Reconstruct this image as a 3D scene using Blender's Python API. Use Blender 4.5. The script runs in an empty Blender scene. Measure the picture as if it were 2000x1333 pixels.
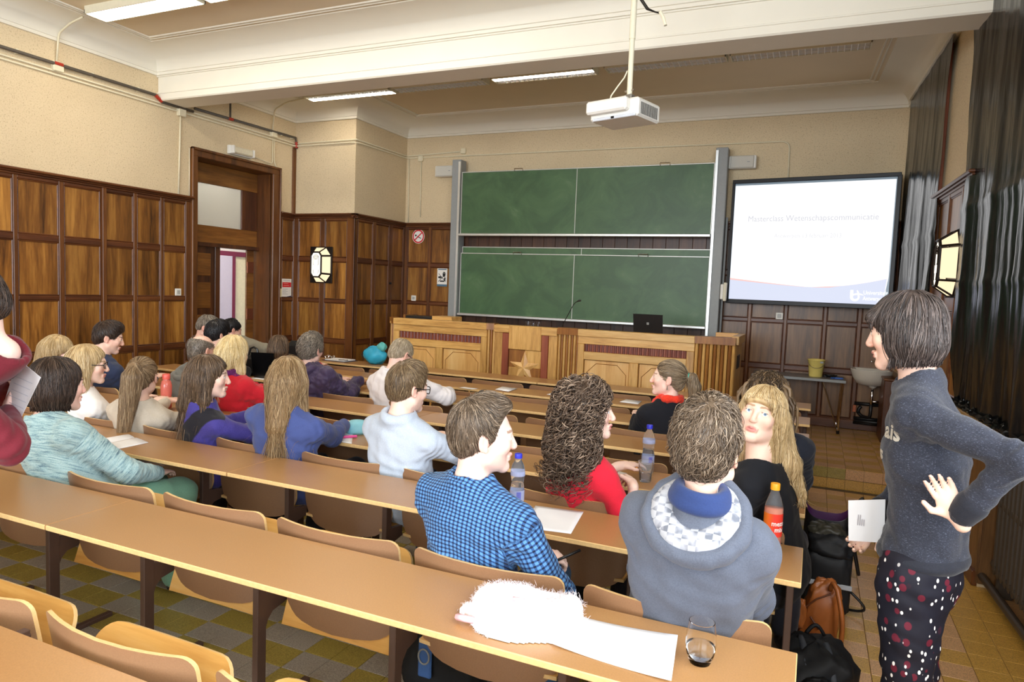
import bpy, math, random
import numpy as np
from mathutils import Matrix, Vector

# ------------------------------------------------------------------ camera, sky, light, exposure
C = bpy.context.scene.collection
S = bpy.context.scene
cam_d = bpy.data.cameras.new('camera')
cam = bpy.data.objects.new('camera', cam_d)
C.objects.link(cam)
YAW, PITCH, ROLL = -0.415517606, -0.0751634694, 0.0390465258
CAM = np.array([0.0, 0.0, 1.64])
_cy, _sy, _cp, _sp, _cr, _sr = (math.cos(YAW), math.sin(YAW), math.cos(PITCH), math.sin(PITCH), math.cos(ROLL), math.sin(ROLL))
_F = np.array([_sy * _cp, _cy * _cp, _sp])
_r = np.array([_cy, -_sy, 0.0])
_u = np.cross(_r, _F)
_R = _cr * _r + _sr * _u
_U = -_sr * _r + _cr * _u
cam.matrix_world = Matrix(((_R[0], _U[0], -_F[0], CAM[0]), (_R[1], _U[1], -_F[1], CAM[1]), (_R[2], _U[2], -_F[2], CAM[2]), (0, 0, 0, 1)))
cam_d.sensor_width = 36.0
cam_d.lens = 1336.84414 / 2000 * 36.0
cam_d.clip_start = 0.05
S.camera = cam

w = bpy.data.worlds.new('world')
S.world = w
w.use_nodes = True
w.node_tree.nodes['Background'].inputs[0].default_value = (0.62, 0.78, 1.0, 1)
w.node_tree.nodes['Background'].inputs[1].default_value = 1.0

S.view_settings.view_transform = 'Standard'
S.view_settings.look = 'None'
S.view_settings.gamma = 1.0
S.view_settings.use_curve_mapping = False
EXPO = 0.80
S.view_settings.exposure = EXPO
K_ = 2 ** -EXPO

TUBE_E = 15.0        # fluorescent tubes that are switched on
LAMP_E = 1.25 * K_        # octagonal wall lamps
SCREEN_E = 1.12 * K_     # projected slide
def area(name, loc, target, sx, sy, power, col):
    l = bpy.data.lights.new(name, 'AREA')
    l.shape = 'RECTANGLE'; l.size = sx; l.size_y = sy; l.energy = power; l.color = col
    o = bpy.data.objects.new(name, l); C.objects.link(o)
    o.location = loc
    d = Vector(target) - Vector(loc)
    o.rotation_euler = d.to_track_quat('-Z', 'Z').to_euler()
    return o
# daylight through the uncovered windows beside and behind the camera (they stand just inside the panes)
DAY = (0.88, 0.94, 1.0)
area('daylight_window_front', (1.06, 1.05, 2.35), (-5, 1.3, 1.6), 2.3, 2.5, 68, DAY)
area('daylight_window_mid', (1.20, -2.25, 2.35), (-5, -1.5, 1.6), 2.3, 2.5, 110, DAY)
area('daylight_window_rear', (-2.6, -4.88, 2.35), (-2.6, 5, 1.6), 5.0, 2.4, 290, DAY)

# ------------------------------------------------------------------ helpers
random.seed(7)
RNG = np.random.default_rng(11)
ORIG = {}

def lin(c):
    return tuple((x / 255 / 12.92) if x / 255 <= 0.04045 else ((x / 255 + 0.055) / 1.055) ** 2.4 for x in c)

class MB:
    """collects vertices and faces for ONE mesh object"""
    def __init__(s): s.v = []; s.f = []; s.mi = []; s.cm = 0
    def add(s, V, Fc):
        n = len(s.v)
        s.v += [tuple(map(float, p)) for p in V]
        s.f += [tuple(i + n for i in f) for f in Fc]
        s.mi += [s.cm] * len(Fc)
        return s
    def hex(s, P):          # 8 corners: bottom 4 (ccw from above), top 4
        return s.add(P, [(3, 2, 1, 0), (4, 5, 6, 7), (0, 1, 5, 4), (1, 2, 6, 5), (2, 3, 7, 6), (3, 0, 4, 7)])
    def box(s, x0, x1, y0, y1, z0, z1):
        return s.hex([(x0, y0, z0), (x1, y0, z0), (x1, y1, z0), (x0, y1, z0), (x0, y0, z1), (x1, y0, z1), (x1, y1, z1), (x0, y1, z1)])
    def cbox(s, x0, x1, y0, y1, z0, z1, c=0.004):   # box with chamfered edges
        import itertools
        lo = (x0, y0, z0); hi = (x1, y1, z1)
        c = min(c, (x1 - x0) * .45, (y1 - y0) * .45, (z1 - z0) * .45)
        V = []; idx = {}
        for sg in itertools.product((0, 1), repeat=3):
            for ax in range(3):
                p = [0, 0, 0]
                for k in range(3):
                    e = hi[k] if sg[k] else lo[k]
                    if k != ax: e += -c if sg[k] else c
                    p[k] = e
                idx[(sg, ax)] = len(V); V.append(p)
        Fc = []
        for ax in range(3):
            a, b = [(1, 2), (2, 0), (0, 1)][ax]
            for d in (0, 1):
                q = []
                for (i, j) in ((0, 0), (1, 0), (1, 1), (0, 1)):
                    sg = [0, 0, 0]; sg[ax] = d; sg[a] = i; sg[b] = j
                    q.append(idx[(tuple(sg), ax)])
                Fc.append(tuple(q) if d else tuple(q[::-1]))
        for ax in range(3):     # edges along ax
            a, b = [(1, 2), (2, 0), (0, 1)][ax]
            for i in (0, 1):
                for j in (0, 1):
                    s0 = [0, 0, 0]; s0[a] = i; s0[b] = j; s1 = list(s0); s1[ax] = 1
                    s0 = tuple(s0); s1 = tuple(s1)
                    q = (idx[(s0, a)], idx[(s1, a)], idx[(s1, b)], idx[(s0, b)])
                    Fc.append(q if (i + j) % 2 else q[::-1])
        for sg in itertools.product((0, 1), repeat=3):
            t = (idx[(sg, 0)], idx[(sg, 1)], idx[(sg, 2)])
            Fc.append(t if sum(sg) % 2 else t[::-1])
        return s.add(V, Fc)
    def prism(s, poly, axis, a, b):     # polygon in the two other axes, extruded from a to b
        n = len(poly)
        def pt(p, t):
            return {'x': (t, p[0], p[1]), 'y': (p[0], t, p[1]), 'z': (p[0], p[1], t)}[axis]
        V = [pt(p, a) for p in poly] + [pt(p, b) for p in poly]
        Fc = [tuple(range(n))[::-1], tuple(range(n, 2 * n))] + [(i, (i + 1) % n, n + (i + 1) % n, n + i) for i in range(n)]
        return s.add(V, Fc)
    def tube(s, path, r, n=8, cap=True):
        P = np.array(path, float); m = len(P)
        rr = np.full(m, r) if np.isscalar(r) else np.array(r, float)
        T = np.gradient(P, axis=0); T /= np.linalg.norm(T, axis=1)[:, None] + 1e-12
        up = np.array([0, 0, 1.0]) if abs(T[0][2]) < .9 else np.array([1.0, 0, 0])
        N = np.cross(T[0], up); N /= np.linalg.norm(N)
        V = []
        for i in range(m):
            N = N - T[i] * (N @ T[i]); N /= np.linalg.norm(N) + 1e-12
            B = np.cross(T[i], N)
            for k in range(n):
                a = 2 * math.pi * k / n
                V.append(P[i] + rr[i] * (math.cos(a) * N + math.sin(a) * B))
        Fc = [(i * n + k, i * n + (k + 1) % n, (i + 1) * n + (k + 1) % n, (i + 1) * n + k) for i in range(m - 1) for k in range(n)]
        if cap: Fc += [tuple(range(n))[::-1], tuple(range((m - 1) * n, m * n))]
        return s.add(V, Fc)
    def lathe(s, prof, cx=0, cy=0, cz=0, n=24, cap=True):   # (r, z) profile round a vertical axis
        V = []; Fc = []
        for r, z in prof:
            for k in range(n):
                a = 2 * math.pi * k / n
                V.append((cx + r * math.cos(a), cy + r * math.sin(a), cz + z))
        m = len(prof)
        Fc = [(i * n + k, i * n + (k + 1) % n, (i + 1) * n + (k + 1) % n, (i + 1) * n + k) for i in range(m - 1) for k in range(n)]
        if cap: Fc += [tuple(range(n))[::-1], tuple(range((m - 1) * n, m * n))]
        return s.add(V, Fc)
    def surf(s, P, close_u=False):      # grid of points (nu, nv, 3)
        P = np.asarray(P, float); nu, nv = P.shape[:2]
        V = P.reshape(-1, 3)
        Fc = []
        for i in range(nu - (0 if close_u else 1)):
            for j in range(nv - 1):
                i2 = (i + 1) % nu
                Fc.append((i * nv + j, i2 * nv + j, i2 * nv + j + 1, i * nv + j + 1))
        return s.add(V, Fc)
    def slab(s, P, off):    # grid surface thickened by the vector (or per-point) offset
        P = np.asarray(P, float); nu, nv = P.shape[:2]
        Q = P + np.asarray(off, float)
        n = nu * nv
        V = np.concatenate([P.reshape(-1, 3), Q.reshape(-1, 3)])
        Fc = []
        for i in range(nu - 1):
            for j in range(nv - 1):
                a, b, c, d = i * nv + j, (i + 1) * nv + j, (i + 1) * nv + j + 1, i * nv + j + 1
                Fc += [(a, b, c, d), (n + d, n + c, n + b, n + a)]
        rim = [i * nv for i in range(nu)] + [(nu - 1) * nv + j for j in range(1, nv)] + [i * nv + nv - 1 for i in range(nu - 2, -1, -1)] + [j for j in range(nv - 2, 0, -1)]
        for k in range(len(rim)):
            a, b = rim[k], rim[(k + 1) % len(rim)]
            Fc.append((b, a, n + a, n + b))
        return s.add(V, Fc)

def mesh_from(name, mb, mats, smooth=False, origin=(0, 0, 0)):
    me = bpy.data.meshes.new(name)
    V = np.array(mb.v, float) - np.array(origin, float)
    me.from_pydata(V.tolist(), [], mb.f)
    mats = mats if isinstance(mats, (list, tuple)) else [mats]
    for m in mats: me.materials.append(m)
    if len(mats) > 1: me.polygons.foreach_set('material_index', mb.mi)
    me.update()
    if smooth:
        me.polygons.foreach_set('use_smooth', [True] * len(me.polygons))
        if smooth == 'auto':
            try: me.set_sharp_from_angle(angle=math.radians(38))
            except Exception: pass
    return me

def wpos(o): return ORIG.get(o.name, (0, 0, 0))

def obj(name, mb, mats, parent=None, smooth=False, local=False, at=None):
    """one mesh object. Geometry is given in world coordinates unless local; at = its own origin"""
    if isinstance(mb, MB):
        o0 = (0, 0, 0)
        if parent is not None and not local: o0 = wpos(parent)
        elif at is not None: o0 = at
        me = mesh_from(name, mb, mats, smooth, o0)
    else:
        me = mb
    o = bpy.data.objects.new(name, me)
    C.objects.link(o)
    if parent is not None:
        o.parent = parent
        ORIG[o.name] = wpos(parent)
    elif at is not None:
        o.location = at; ORIG[o.name] = tuple(at)
    return o

def tag(o, label=None, cat=None, group=None, kind=None):
    if label: o['label'] = label
    if cat: o['category'] = cat
    if group: o['group'] = group
    if kind: o['kind'] = kind
    return o

def thing(name, label, cat, loc=(0, 0, 0), rotz=0.0, group=None):
    o = bpy.data.objects.new(name, None)
    o.empty_display_size = 0.1
    C.objects.link(o)
    o.location = loc; o.rotation_euler = (0, 0, rotz)
    ORIG[o.name] = tuple(loc)
    return tag(o, label, cat, group)

def struct(name, mb, mats, smooth=False, at=None):
    o = obj(name, mb, mats, None, smooth, at=at)
    return tag(o, kind='structure')

def copy_tree(o, parent=None):
    c = o.copy(); C.objects.link(c)
    if parent is not None: c.parent = parent
    for ch in list(o.children): copy_tree(ch, c)
    return c

# ------------------------------------------------------------------ materials
MATS = {}
class NT:
    def __init__(s, name):
        s.m = bpy.data.materials.new(name); s.m.use_nodes = True
        s.t = s.m.node_tree; s.n = s.t.nodes; s.l = s.t.links
        s.b = s.n['Principled BSDF']; s.out = s.n['Material Output']
    def node(s, typ, **kw):
        n = s.n.new(typ)
        for k, v in kw.items():
            if k in n.inputs: 
                if hasattr(v, 'default_value') or hasattr(v, 'is_output'): s.l.new(v, n.inputs[k])
                else: n.inputs[k].default_value = v
            else: setattr(n, k, v)
        return n
    def link(s, a, b): s.l.new(a, b)
    def ramp(s, fac, stops, interp='LINEAR'):
        r = s.n.new('ShaderNodeValToRGB'); r.color_ramp.interpolation = interp
        e = r.color_ramp.elements
        while len(e) < len(stops): e.new(0.5)
        for i, (p, c) in enumerate(stops):
            e[i].position = p; e[i].color = (*c, 1) if len(c) == 3 else c
        s.link(fac, r.inputs[0]); return r.outputs[0]
    def bump(s, h, strength=.2, dist=.01):
        b = s.node('ShaderNodeBump'); b.inputs['Strength'].default_value = strength; b.inputs['Distance'].default_value = dist
        s.link(h, b.inputs['Height']); s.link(b.outputs[0], s.b.inputs['Normal'])
    def coords(s, scale=(1, 1, 1), rand=True, kind='Object'):
        tc = s.node('ShaderNodeTexCoord'); mp = s.node('ShaderNodeMapping')
        mp.inputs['Scale'].default_value = scale
        s.link(tc.outputs[kind], mp.inputs[0])
        if rand:
            oi = s.node('ShaderNodeObjectInfo')
            mu = s.node('ShaderNodeMath', operation='MULTIPLY'); s.link(oi.outputs['Random'], mu.inputs[0]); mu.inputs[1].default_value = 37.0
            cx = s.node('ShaderNodeCombineXYZ')
            for i in range(3): s.link(mu.outputs[0], cx.inputs[i])
            s.link(cx.outputs[0], mp.inputs['Location'])
        return mp.outputs[0]
    def noise(s, vec, scale, detail=4, rough=.55, dist=0.0):
        n = s.node('ShaderNodeTexNoise'); n.inputs['Scale'].default_value = scale; n.inputs['Detail'].default_value = detail
        n.inputs['Roughness'].default_value = rough; n.inputs['Distortion'].default_value = dist
        s.link(vec, n.inputs['Vector']); return n.outputs[0]
    def mix(s, fac, a, b, mode='MIX'):
        m = s.node('ShaderNodeMix', data_type='RGBA', blend_type=mode)
        for i, v in ((0, fac), (6, a), (7, b)):
            if hasattr(v, 'is_output'): s.link(v, m.inputs[i])
            elif i == 0: m.inputs[0].default_value = v
            else: m.inputs[i].default_value = (*v, 1)
        return m.outputs[2]
    def col(s, v):
        if hasattr(v, 'is_output'): s.link(v, s.b.inputs['Base Color'])
        else: s.b.inputs['Base Color'].default_value = (*v, 1)
    def set(s, rough=.5, spec=.5, metal=0.0, coat=0.0, coatr=.1, sheen=0.0):
        s.b.inputs['Roughness'].default_value = rough; s.b.inputs['Metallic'].default_value = metal
        s.b.inputs['Specular IOR Level'].default_value = spec
        s.b.inputs['Coat Weight'].default_value = coat; s.b.inputs['Coat Roughness'].default_value = coatr
        s.b.inputs['Sheen Weight'].default_value = sheen
        return s

def plain(name, rgb, rough=.5, spec=.5, metal=0.0, var=0.06, bump=0.0, scale=30, coat=0.0, sheen=0.0):
    """single colour with a little procedural unevenness"""
    if name in MATS: return MATS[name]
    t = NT(name); c = np.array(lin(rgb))
    v = t.coords()
    n = t.noise(v, scale, 3)
    t.col(t.ramp(n, [(.3, tuple(c * (1 - var))), (.7, tuple(np.minimum(c * (1 + var), 1)))]))
    t.set(rough, spec, metal, coat, sheen=sheen)
    if bump: t.bump(n, bump, .004)
    MATS[name] = t.m; return t.m

def wood(name, dark, mid, light, axis='z', scale=1.0, rough=.38, spec=.5, knots=0.35, coat=0.0, objvar=.35):
    if name in MATS: return MATS[name]
    t = NT(name)
    st = {'x': (.09, 1, 1), 'y': (1, .09, 1), 'z': (1, 1, .09)}[axis]
    v = t.coords(tuple(k * scale for k in st))
    n1 = t.noise(v, 9, 5, .6, .6)
    n2 = t.noise(v, 55, 4, .6, .2)
    n3 = t.noise(v, 2.6, 3, .5, 1.2)
    mx = t.node('ShaderNodeMath', operation='ADD'); t.link(n1, mx.inputs[0])
    m2 = t.node('ShaderNodeMath', operation='MULTIPLY'); t.link(n2, m2.inputs[0]); m2.inputs[1].default_value = .45
    t.link(m2.outputs[0], mx.inputs[1])
    m3 = t.node('ShaderNodeMath', operation='MULTIPLY_ADD'); t.link(n3, m3.inputs[0]); m3.inputs[1].default_value = knots; t.link(mx.outputs[0], m3.inputs[2])
    base = .725 + knots * .5
    c = t.ramp(m3.outputs[0], [(0, lin(dark)), (.01, lin(dark)), (.5, lin(mid)), (1, lin(light))])
    rp = c.node.color_ramp.elements
    mr = t.node('ShaderNodeMapRange'); mr.inputs[1].default_value = base - .30; mr.inputs[2].default_value = base + .28
    t.link(m3.outputs[0], mr.inputs[0]); t.link(mr.outputs[0], c.node.inputs[0])
    oi = t.node('ShaderNodeObjectInfo')
    hv = t.node('ShaderNodeHueSaturation'); t.link(c, hv.inputs['Color'])
    mrv = t.node('ShaderNodeMapRange'); t.link(oi.outputs['Random'], mrv.inputs[0]); mrv.inputs[3].default_value = 1 - objvar; mrv.inputs[4].default_value = 1 + objvar * .75
    t.link(mrv.outputs[0], hv.inputs['Value'])
    t.col(hv.outputs[0]); t.set(rough, spec, 0, coat)
    t.bump(n2, .06, .002)
    MATS[name] = t.m; return t.m

def emit(name, rgb, strength, tex=None):
    if name in MATS: return MATS[name]
    t = NT(name)
    t.col((0.02, .02, .02))
    t.b.inputs['Emission Color'].default_value = (*lin(rgb), 1)
    t.b.inputs['Emission Strength'].default_value = strength
    MATS[name] = t.m; return t.m

def plaster(name, rgb, dark, amt=.6):
    t = NT(name)
    v = t.coords(rand=False)
    n = t.noise(v, 85, 5, .7, .5); n2 = t.noise(v, 1.3, 3, .5)
    c = t.ramp(n, [(.30, lin(dark)), (.47, lin(rgb)), (1, lin(rgb))])
    c2 = t.mix(t.ramp(n2, [(.35, (0, 0, 0)), (.75, (.22, .22, .22))]), c, lin(dark))
    t.col(c2); t.set(.75, .25)
    t.bump(n, .35, .006)
    MATS[name] = t.m; return t.m

M_PLASTER = plaster('textured_plaster', (224, 205, 170), (170, 148, 114))
M_CEIL = plain('ceiling_paint', (228, 213, 186), .7, .2, var=.02, scale=2)
M_COVE = plain('cove_paint', (236, 231, 216), .7, .2, var=.02, scale=2)
M_PANEL = wood('walnut_panel', (58, 30, 10), (134, 86, 34), (182, 130, 60), 'z', rough=.34, knots=.6, objvar=.25)
M_STILE = wood('walnut_stile', (62, 32, 14), (100, 58, 24), (128, 80, 36), 'z', rough=.36, objvar=.12)
M_RAIL = wood('walnut_rail', (56, 28, 14), (92, 50, 24), (118, 72, 36), 'x', rough=.36, objvar=.12)
M_RAILY = wood('walnut_rail_side', (56, 28, 14), (92, 50, 24), (118, 72, 36), 'y', rough=.36, objvar=.12)
M_PANELF = wood('walnut_panel_front', (60, 38, 20), (116, 82, 48), (150, 110, 68), 'z', rough=.36, knots=.4, objvar=.18)
M_OAK = wood('oak', (150, 102, 48), (208, 160, 88), (234, 192, 120), 'z', scale=1.4, rough=.4, objvar=.10)
M_OAKX = wood('oak_rail', (150, 102, 48), (212, 164, 92), (234, 196, 126), 'x', scale=1.4, rough=.4, objvar=.08)
M_OAKD = wood('oak_dark', (96, 54, 18), (146, 92, 36), (180, 122, 54), 'z', scale=1.4, rough=.4, objvar=.10)
M_OAKP = wood('oak_panel', (194, 140, 74), (226, 176, 106), (240, 200, 134), 'z', scale=.8, rough=.36, objvar=.06)
M_PADAUK = wood('red_wood', (108, 46, 28), (142, 70, 44), (164, 92, 60), 'z', rough=.42, objvar=.12)
M_FLUTE = wood('purple_wood', (84, 40, 32), (124, 70, 60), (150, 98, 88), 'z', rough=.42, objvar=.10)
def laminate(name, rgb, rough):
    t = NT(name); v = t.coords()
    n = t.noise(v, 260, 2, .6); n2 = t.noise(v, 1.5, 2)
    c = np.array(lin(rgb))
    c1 = t.ramp(n, [(.35, tuple(c * .93)), (.65, tuple(c * 1.06))])
    t.col(t.mix(t.ramp(n2, [(.3, (0, 0, 0)), (.7, (.12,) * 3)]), c1, tuple(c * .8)))
    t.set(rough, .5); t.bump(n, .04, .001)
    MATS[name] = t.m; return t.m
M_TOP = laminate('table_laminate', (176, 132, 84), .30)
M_BACK = laminate('backrest_laminate', (152, 114, 84), .32)
M_PLY = wood('plywood', (212, 150, 70), (236, 184, 102), (246, 204, 132), 'x', rough=.4, objvar=.05, knots=.1)
M_PLYE = plain('plywood_edge', (226, 188, 128), .45, var=.08, scale=80)
M_LEG = plain('brown_enamel', (92, 70, 60), .45, .4, var=.04)
M_BLACKP = plain('black_plastic', (22, 22, 24), .4, .5)
M_STEEL = plain('steel', (205, 205, 205), .25, .5, metal=1.0, var=.02)
M_CHROME = plain('chrome', (235, 235, 240), .08, .5, metal=1.0, var=.01)
M_ALU = plain('aluminium_tray', (214, 216, 214), .38, .5, metal=.85, var=.03)
M_GREYP = plain('grey_paint', (150, 154, 154), .45, .4, var=.03)
M_WHITE = plain('white_plastic', (236, 234, 226), .4, .4, var=.02)
M_CREAM = plain('cream_plastic', (226, 220, 196), .45, .4, var=.03)
M_PIPE = plain('dark_pipe', (84, 76, 66), .5, .4, var=.12)
M_REDC = plain('red_clip', (170, 50, 30), .5)
M_COND = plain('white_conduit', (226, 216, 186), .5, .3, var=.04)
M_PAPER = plain('paper', (244, 244, 246), .7, .2, var=.015, scale=8)
# ------------------------------------------------------------------ room shell
XL, YF, XC, YC, ZC, ZCEIL = -6.67, 8.73, -5.66, 7.504, 3.82, 4.0
YREAR = -5.0
YB1, YB2, ZB = 5.348, 5.67, 3.53      # ceiling beam
YDAIS, ZD = 6.585, 0.19
SK = 0.043
def XR(y): return 0.80 + (YF - y) * SK
_n = math.hypot(1, SK)
RT = np.array([SK / _n, -1 / _n]); RN = np.array([-1 / _n, -SK / _n])
def RWf(p):         # (t along the right wall from the front corner, n into the room, z)
    q = np.array([0.80, YF]) + p[0] * RT + p[1] * RN
    return (q[0], q[1], p[2])
def Ty(y): return (YF - y) * _n
def xform(mb, fn, flip=False):
    mb.v = [tuple(map(float, fn(p))) for p in mb.v]
    if flip: mb.f = [tuple(f[::-1]) for f in mb.f]
    return mb

# ---- floor: grout bed, tiles as parts where they show, the rest one stuff part
M_GROUT = plain('tile_grout', (112, 96, 74), .8, .2)
def tilemat(name, rgb):
    t = NT(name); v = t.coords()
    n = t.noise(v, 190, 3, .7); n2 = t.noise(v, 3, 2)
    c = np.array(lin(rgb))
    c1 = t.ramp(n, [(.36, tuple(c * .62)), (.5, tuple(c)), (.66, tuple(np.minimum(c * 1.3, 1)))])
    t.col(t.mix(t.ramp(n2, [(.3, (0, 0, 0)), (.8, (.16,) * 3)]), c1, tuple(c * .7)))
    t.set(.30, .5); MATS[name] = t.m; return t.m
M_T1 = tilemat('terrazzo_tan', (206, 160, 112)); M_T2 = tilemat('terrazzo_mustard', (196, 152, 72))
M_T3 = tilemat('terrazzo_grey', (164, 154, 138)); M_T4 = tilemat('terrazzo_olive', (164, 144, 70))
fl = struct('floor', MB().box(-9.6, 1.6, YREAR, 9.6, -.12, -.004), M_GROUT)
PT = 0.1443
def tile_kind(i, j, x):
    if x > .03:
        k = int(round((x - .33) / PT - .5))
        if k in (3,): return 1
        if k >= 4: return 0
        return 1 if ((i // 2 + j) % 2 == 0 and (i * 7 + j * 3) % 5 != 0) else 0
    return 3 if (i // 2 + j) % 2 == 0 else 2
tile_me = {}
def tmesh(k):
    if k not in tile_me:
        tile_me[k] = mesh_from('tile', MB().cbox(.0012, PT - .0012, .0012, PT - .0012, -.01, 0, .0015), [M_T1, M_T2, M_T3, M_T4][k])
    return tile_me[k]
rest = [MB() for _ in range(4)]
ntile = 0
cand = []
for i in range(-50, 9):
    for j in range(-6, 46):
        x = .33 + i * PT; y = .02 + j * PT
        if x < XL - .1 or x > 1.1 or y > YDAIS - .1 or y < -.8: continue
        if x + PT > XR(y): pass
        vis = (x > .0 and 2.2 < y < 6.5) or (-3.5 < x < -1.2 and 1.95 < y < 2.55)
        d = math.hypot(x, y)
        cand.append((not vis, d, i, j, x, y))
cand.sort()
for q, (nv, d, i, j, x, y) in enumerate(cand):
    k = tile_kind(i, j, x)
    if q < 300:
        o = obj('tile', tmesh(k), None, fl, local=True); o.location = (x, y, 0)
    else:
        rest[k].cbox(x + .0012, x + PT - .0012, y + .0012, y + PT - .0012, -.01, 0, .0015)
allr = MB()
for k in range(4):
    allr.cm = k; allr.add(rest[k].v, rest[k].f)
tag(obj('tile_field', allr, [M_T1, M_T2, M_T3, M_T4], fl), kind='stuff')
# dais along the front wall
ds = struct('floor_dais', MB().cbox(XL, 1.05, YDAIS, 8.9, -.01, ZD - .004, .006), M_GROUT)
dm = [MB(), MB()]
for i in range(-47, 6):
    for j in range(0, 15):
        x = .33 + i * PT; y = YDAIS + .002 + j * PT
        if x < XL - .05 or y > 8.72: continue
        k = 1 if (i // 2 + j) % 2 == 0 else 0
        if -.15 < x and q > 0 and y < 8.6:
            o = obj('tile', tmesh(k), None, ds, local=True); o.location = (x, y, ZD)
        else:
            dm[k].cbox(x + .0012, x + PT - .0012, y + .0012, y + PT - .0012, ZD - .01, ZD, .0015)
# riser tiles
for i in range(-47, 6):
    x = .33 + i * PT
    for r in range(2):
        if x > -.15:
            o = obj('riser_tile', MB().cbox(x + .001, x + PT - .001, YDAIS - .006, YDAIS + .004, .002 + r * .094, .092 + r * .094, .001), (M_T4 if (r and x < .3) else M_T1 if r else M_T2), ds)
a2 = MB()
for k in range(2): a2.cm = k; a2.add(dm[k].v, dm[k].f)
tag(obj('tile_field', a2, [M_T1, M_T2], ds), kind='stuff')

# ---- walls
wl = MB()
wl.box(XL - .30, XL, YREAR, 5.80, 0, ZCEIL + .1); wl.box(XL - .30, XL, 7.11, YF, 0, ZCEIL + .1); wl.box(XL - .30, XL, 5.80, 7.11, 3.06, ZCEIL + .1)
wall_left = struct('wall_left', wl, M_PLASTER)
wall_front = struct('wall_front', MB().box(XC, 1.0, YF, YF + .2, 0, ZCEIL + .1), M_PLASTER)
wall_column = struct('wall_column', MB().box(XL, XC, YC, YF + .2, 0, ZCEIL + .1), M_PLASTER)
wall_rear = MB()
wall_rear.box(XL, 1.6, YREAR - .2, YREAR, 0, 1.05); wall_rear.box(XL, 1.6, YREAR - .2, YREAR, 3.65, ZCEIL + .1)
wall_rear.box(XL, -5.2, YREAR - .2, YREAR, 1.05, 3.65); wall_rear.box(0.0, 1.6, YREAR - .2, YREAR, 1.05, 3.65)
wall_rear = struct('wall_rear', wall_rear, M_PLASTER)
WIN = [(6.75, 8.45, 1), (3.0, 5.45, 2), (-.15, 2.3, 3), (-3.5, -1.05, 4)]      # windows in the right wall
rw = MB()
edges = [YF] 
tt = 0.0
for (y0, y1, n) in WIN:
    rw.box(tt, Ty(y1), -.3, 0, .97, ZC + .2); tt = Ty(y0)
rw.box(tt, Ty(YREAR), -.3, 0, .97, ZC + .2)
rw.box(0, Ty(YREAR), -.3, 0, 3.86, ZCEIL + .1)
rw.box(0, Ty(4.72), -.3, 0, 0, .97); rw.box(Ty(4.72), Ty(2.9), -.3, -.19, 0, .97); rw.box(Ty(2.9), Ty(YREAR), -.3, 0, 0, .97)
wall_right = struct('wall_right', xform(rw, RWf), M_PLASTER)
M_FRAMEW = wood('window_frame_wood', (70, 36, 18), (110, 62, 30), (140, 86, 44), 'z', rough=.4)
M_GLASS = NT('window_glass'); M_GLASS.b.inputs['Transmission Weight'].default_value = 1.0; M_GLASS.set(.02, .5); M_GLASS.col((.95, 1, 1)); M_GLASS = M_GLASS.m
for (y0, y1, n) in WIN:
    t0, t1 = Ty(y1), Ty(y0)
    fm = MB()
    fm.box(t0, t0 + .07, -.2, -.12, .97, 3.86); fm.box(t1 - .07, t1, -.2, -.12, .97, 3.86)
    fm.box(t0, t1, -.2, -.12, .97, 1.05); fm.box(t0, t1, -.2, -.12, 3.79, 3.86); fm.box(t0, t1, -.2, -.12, 2.75, 2.83)
    fm.box((t0 + t1) / 2 - .04, (t0 + t1) / 2 + .04, -.2, -.12, .97, 3.86)
    wf = struct('window_%d' % n, xform(fm, RWf), M_FRAMEW)
    obj('pane', xform(MB().box(t0 + .06, t1 - .06, -.165, -.16, 1.04, 3.8), RWf), M_GLASS, wf)
fm = MB()
for xx in (-5.2, -3.5, -1.75, -.07): fm.box(xx, xx + .07, YREAR - .1, YREAR - .04, 1.05, 3.65)
for zz in (1.05, 2.6, 3.58): fm.box(-5.2, 0, YREAR - .1, YREAR - .04, zz, zz + .07)
wf = struct('window_5', fm, M_FRAMEW)
obj('pane', MB().box(-5.15, -.05, YREAR - .075, YREAR - .07, 1.1, 3.6), M_GLASS, wf)

# ---- ceiling, coves, beam
struct('ceiling', MB().box(XL - .3, 1.6, YREAR - .2, 9, ZCEIL, ZCEIL + .12), M_CEIL)
def inset(poly, d):
    n = len(poly); out = []
    for i in range(n):
        p0, p1, p2 = (np.array(poly[(i + k) % n], float) for k in (-1, 0, 1))
        e1 = (p1 - p0) / np.linalg.norm(p1 - p0); e2 = (p2 - p1) / np.linalg.norm(p2 - p1)
        n1 = np.array([-e1[1], e1[0]]); n2 = np.array([-e2[1], e2[0]])
        b = n1 + n2; b = b / (b @ n1)
        out.append(p1 + b * d)
    return out
front_bay = [(XL, YB2), (XR(YB2), YB2), (XR(YF), YF), (XC, YF), (XC, YC), (XL, YC)]
rear_bay = [(XL, YREAR), (XR(YREAR), YREAR), (XR(YB1), YB1), (XL, YB1)]
def ring(mb, poly, prof):       # prof: (inset, z)
    n = len(poly)
    rows = [[(p[0], p[1], z) for p in inset(poly, d)] for d, z in prof]
    V = [p for r in rows for p in r]
    Fc = [(k * n + i, (k + 1) * n + i, (k + 1) * n + (i + 1) % n, k * n + (i + 1) % n) for k in range(len(prof) - 1) for i in range(n)]
    mb.add(V, Fc); return mb
cprof = [(.001, ZC - .03), (.022, ZC - .028), (.022, ZC), (.03, ZC + .004)] + [(.03 + .32 * (1 - math.cos(a)), ZC + .004 + .165 * math.sin(a)) for a in np.linspace(0, math.pi / 2, 10)][1:] + [(.37, ZC + .1695), (.37, ZCEIL)]
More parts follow.
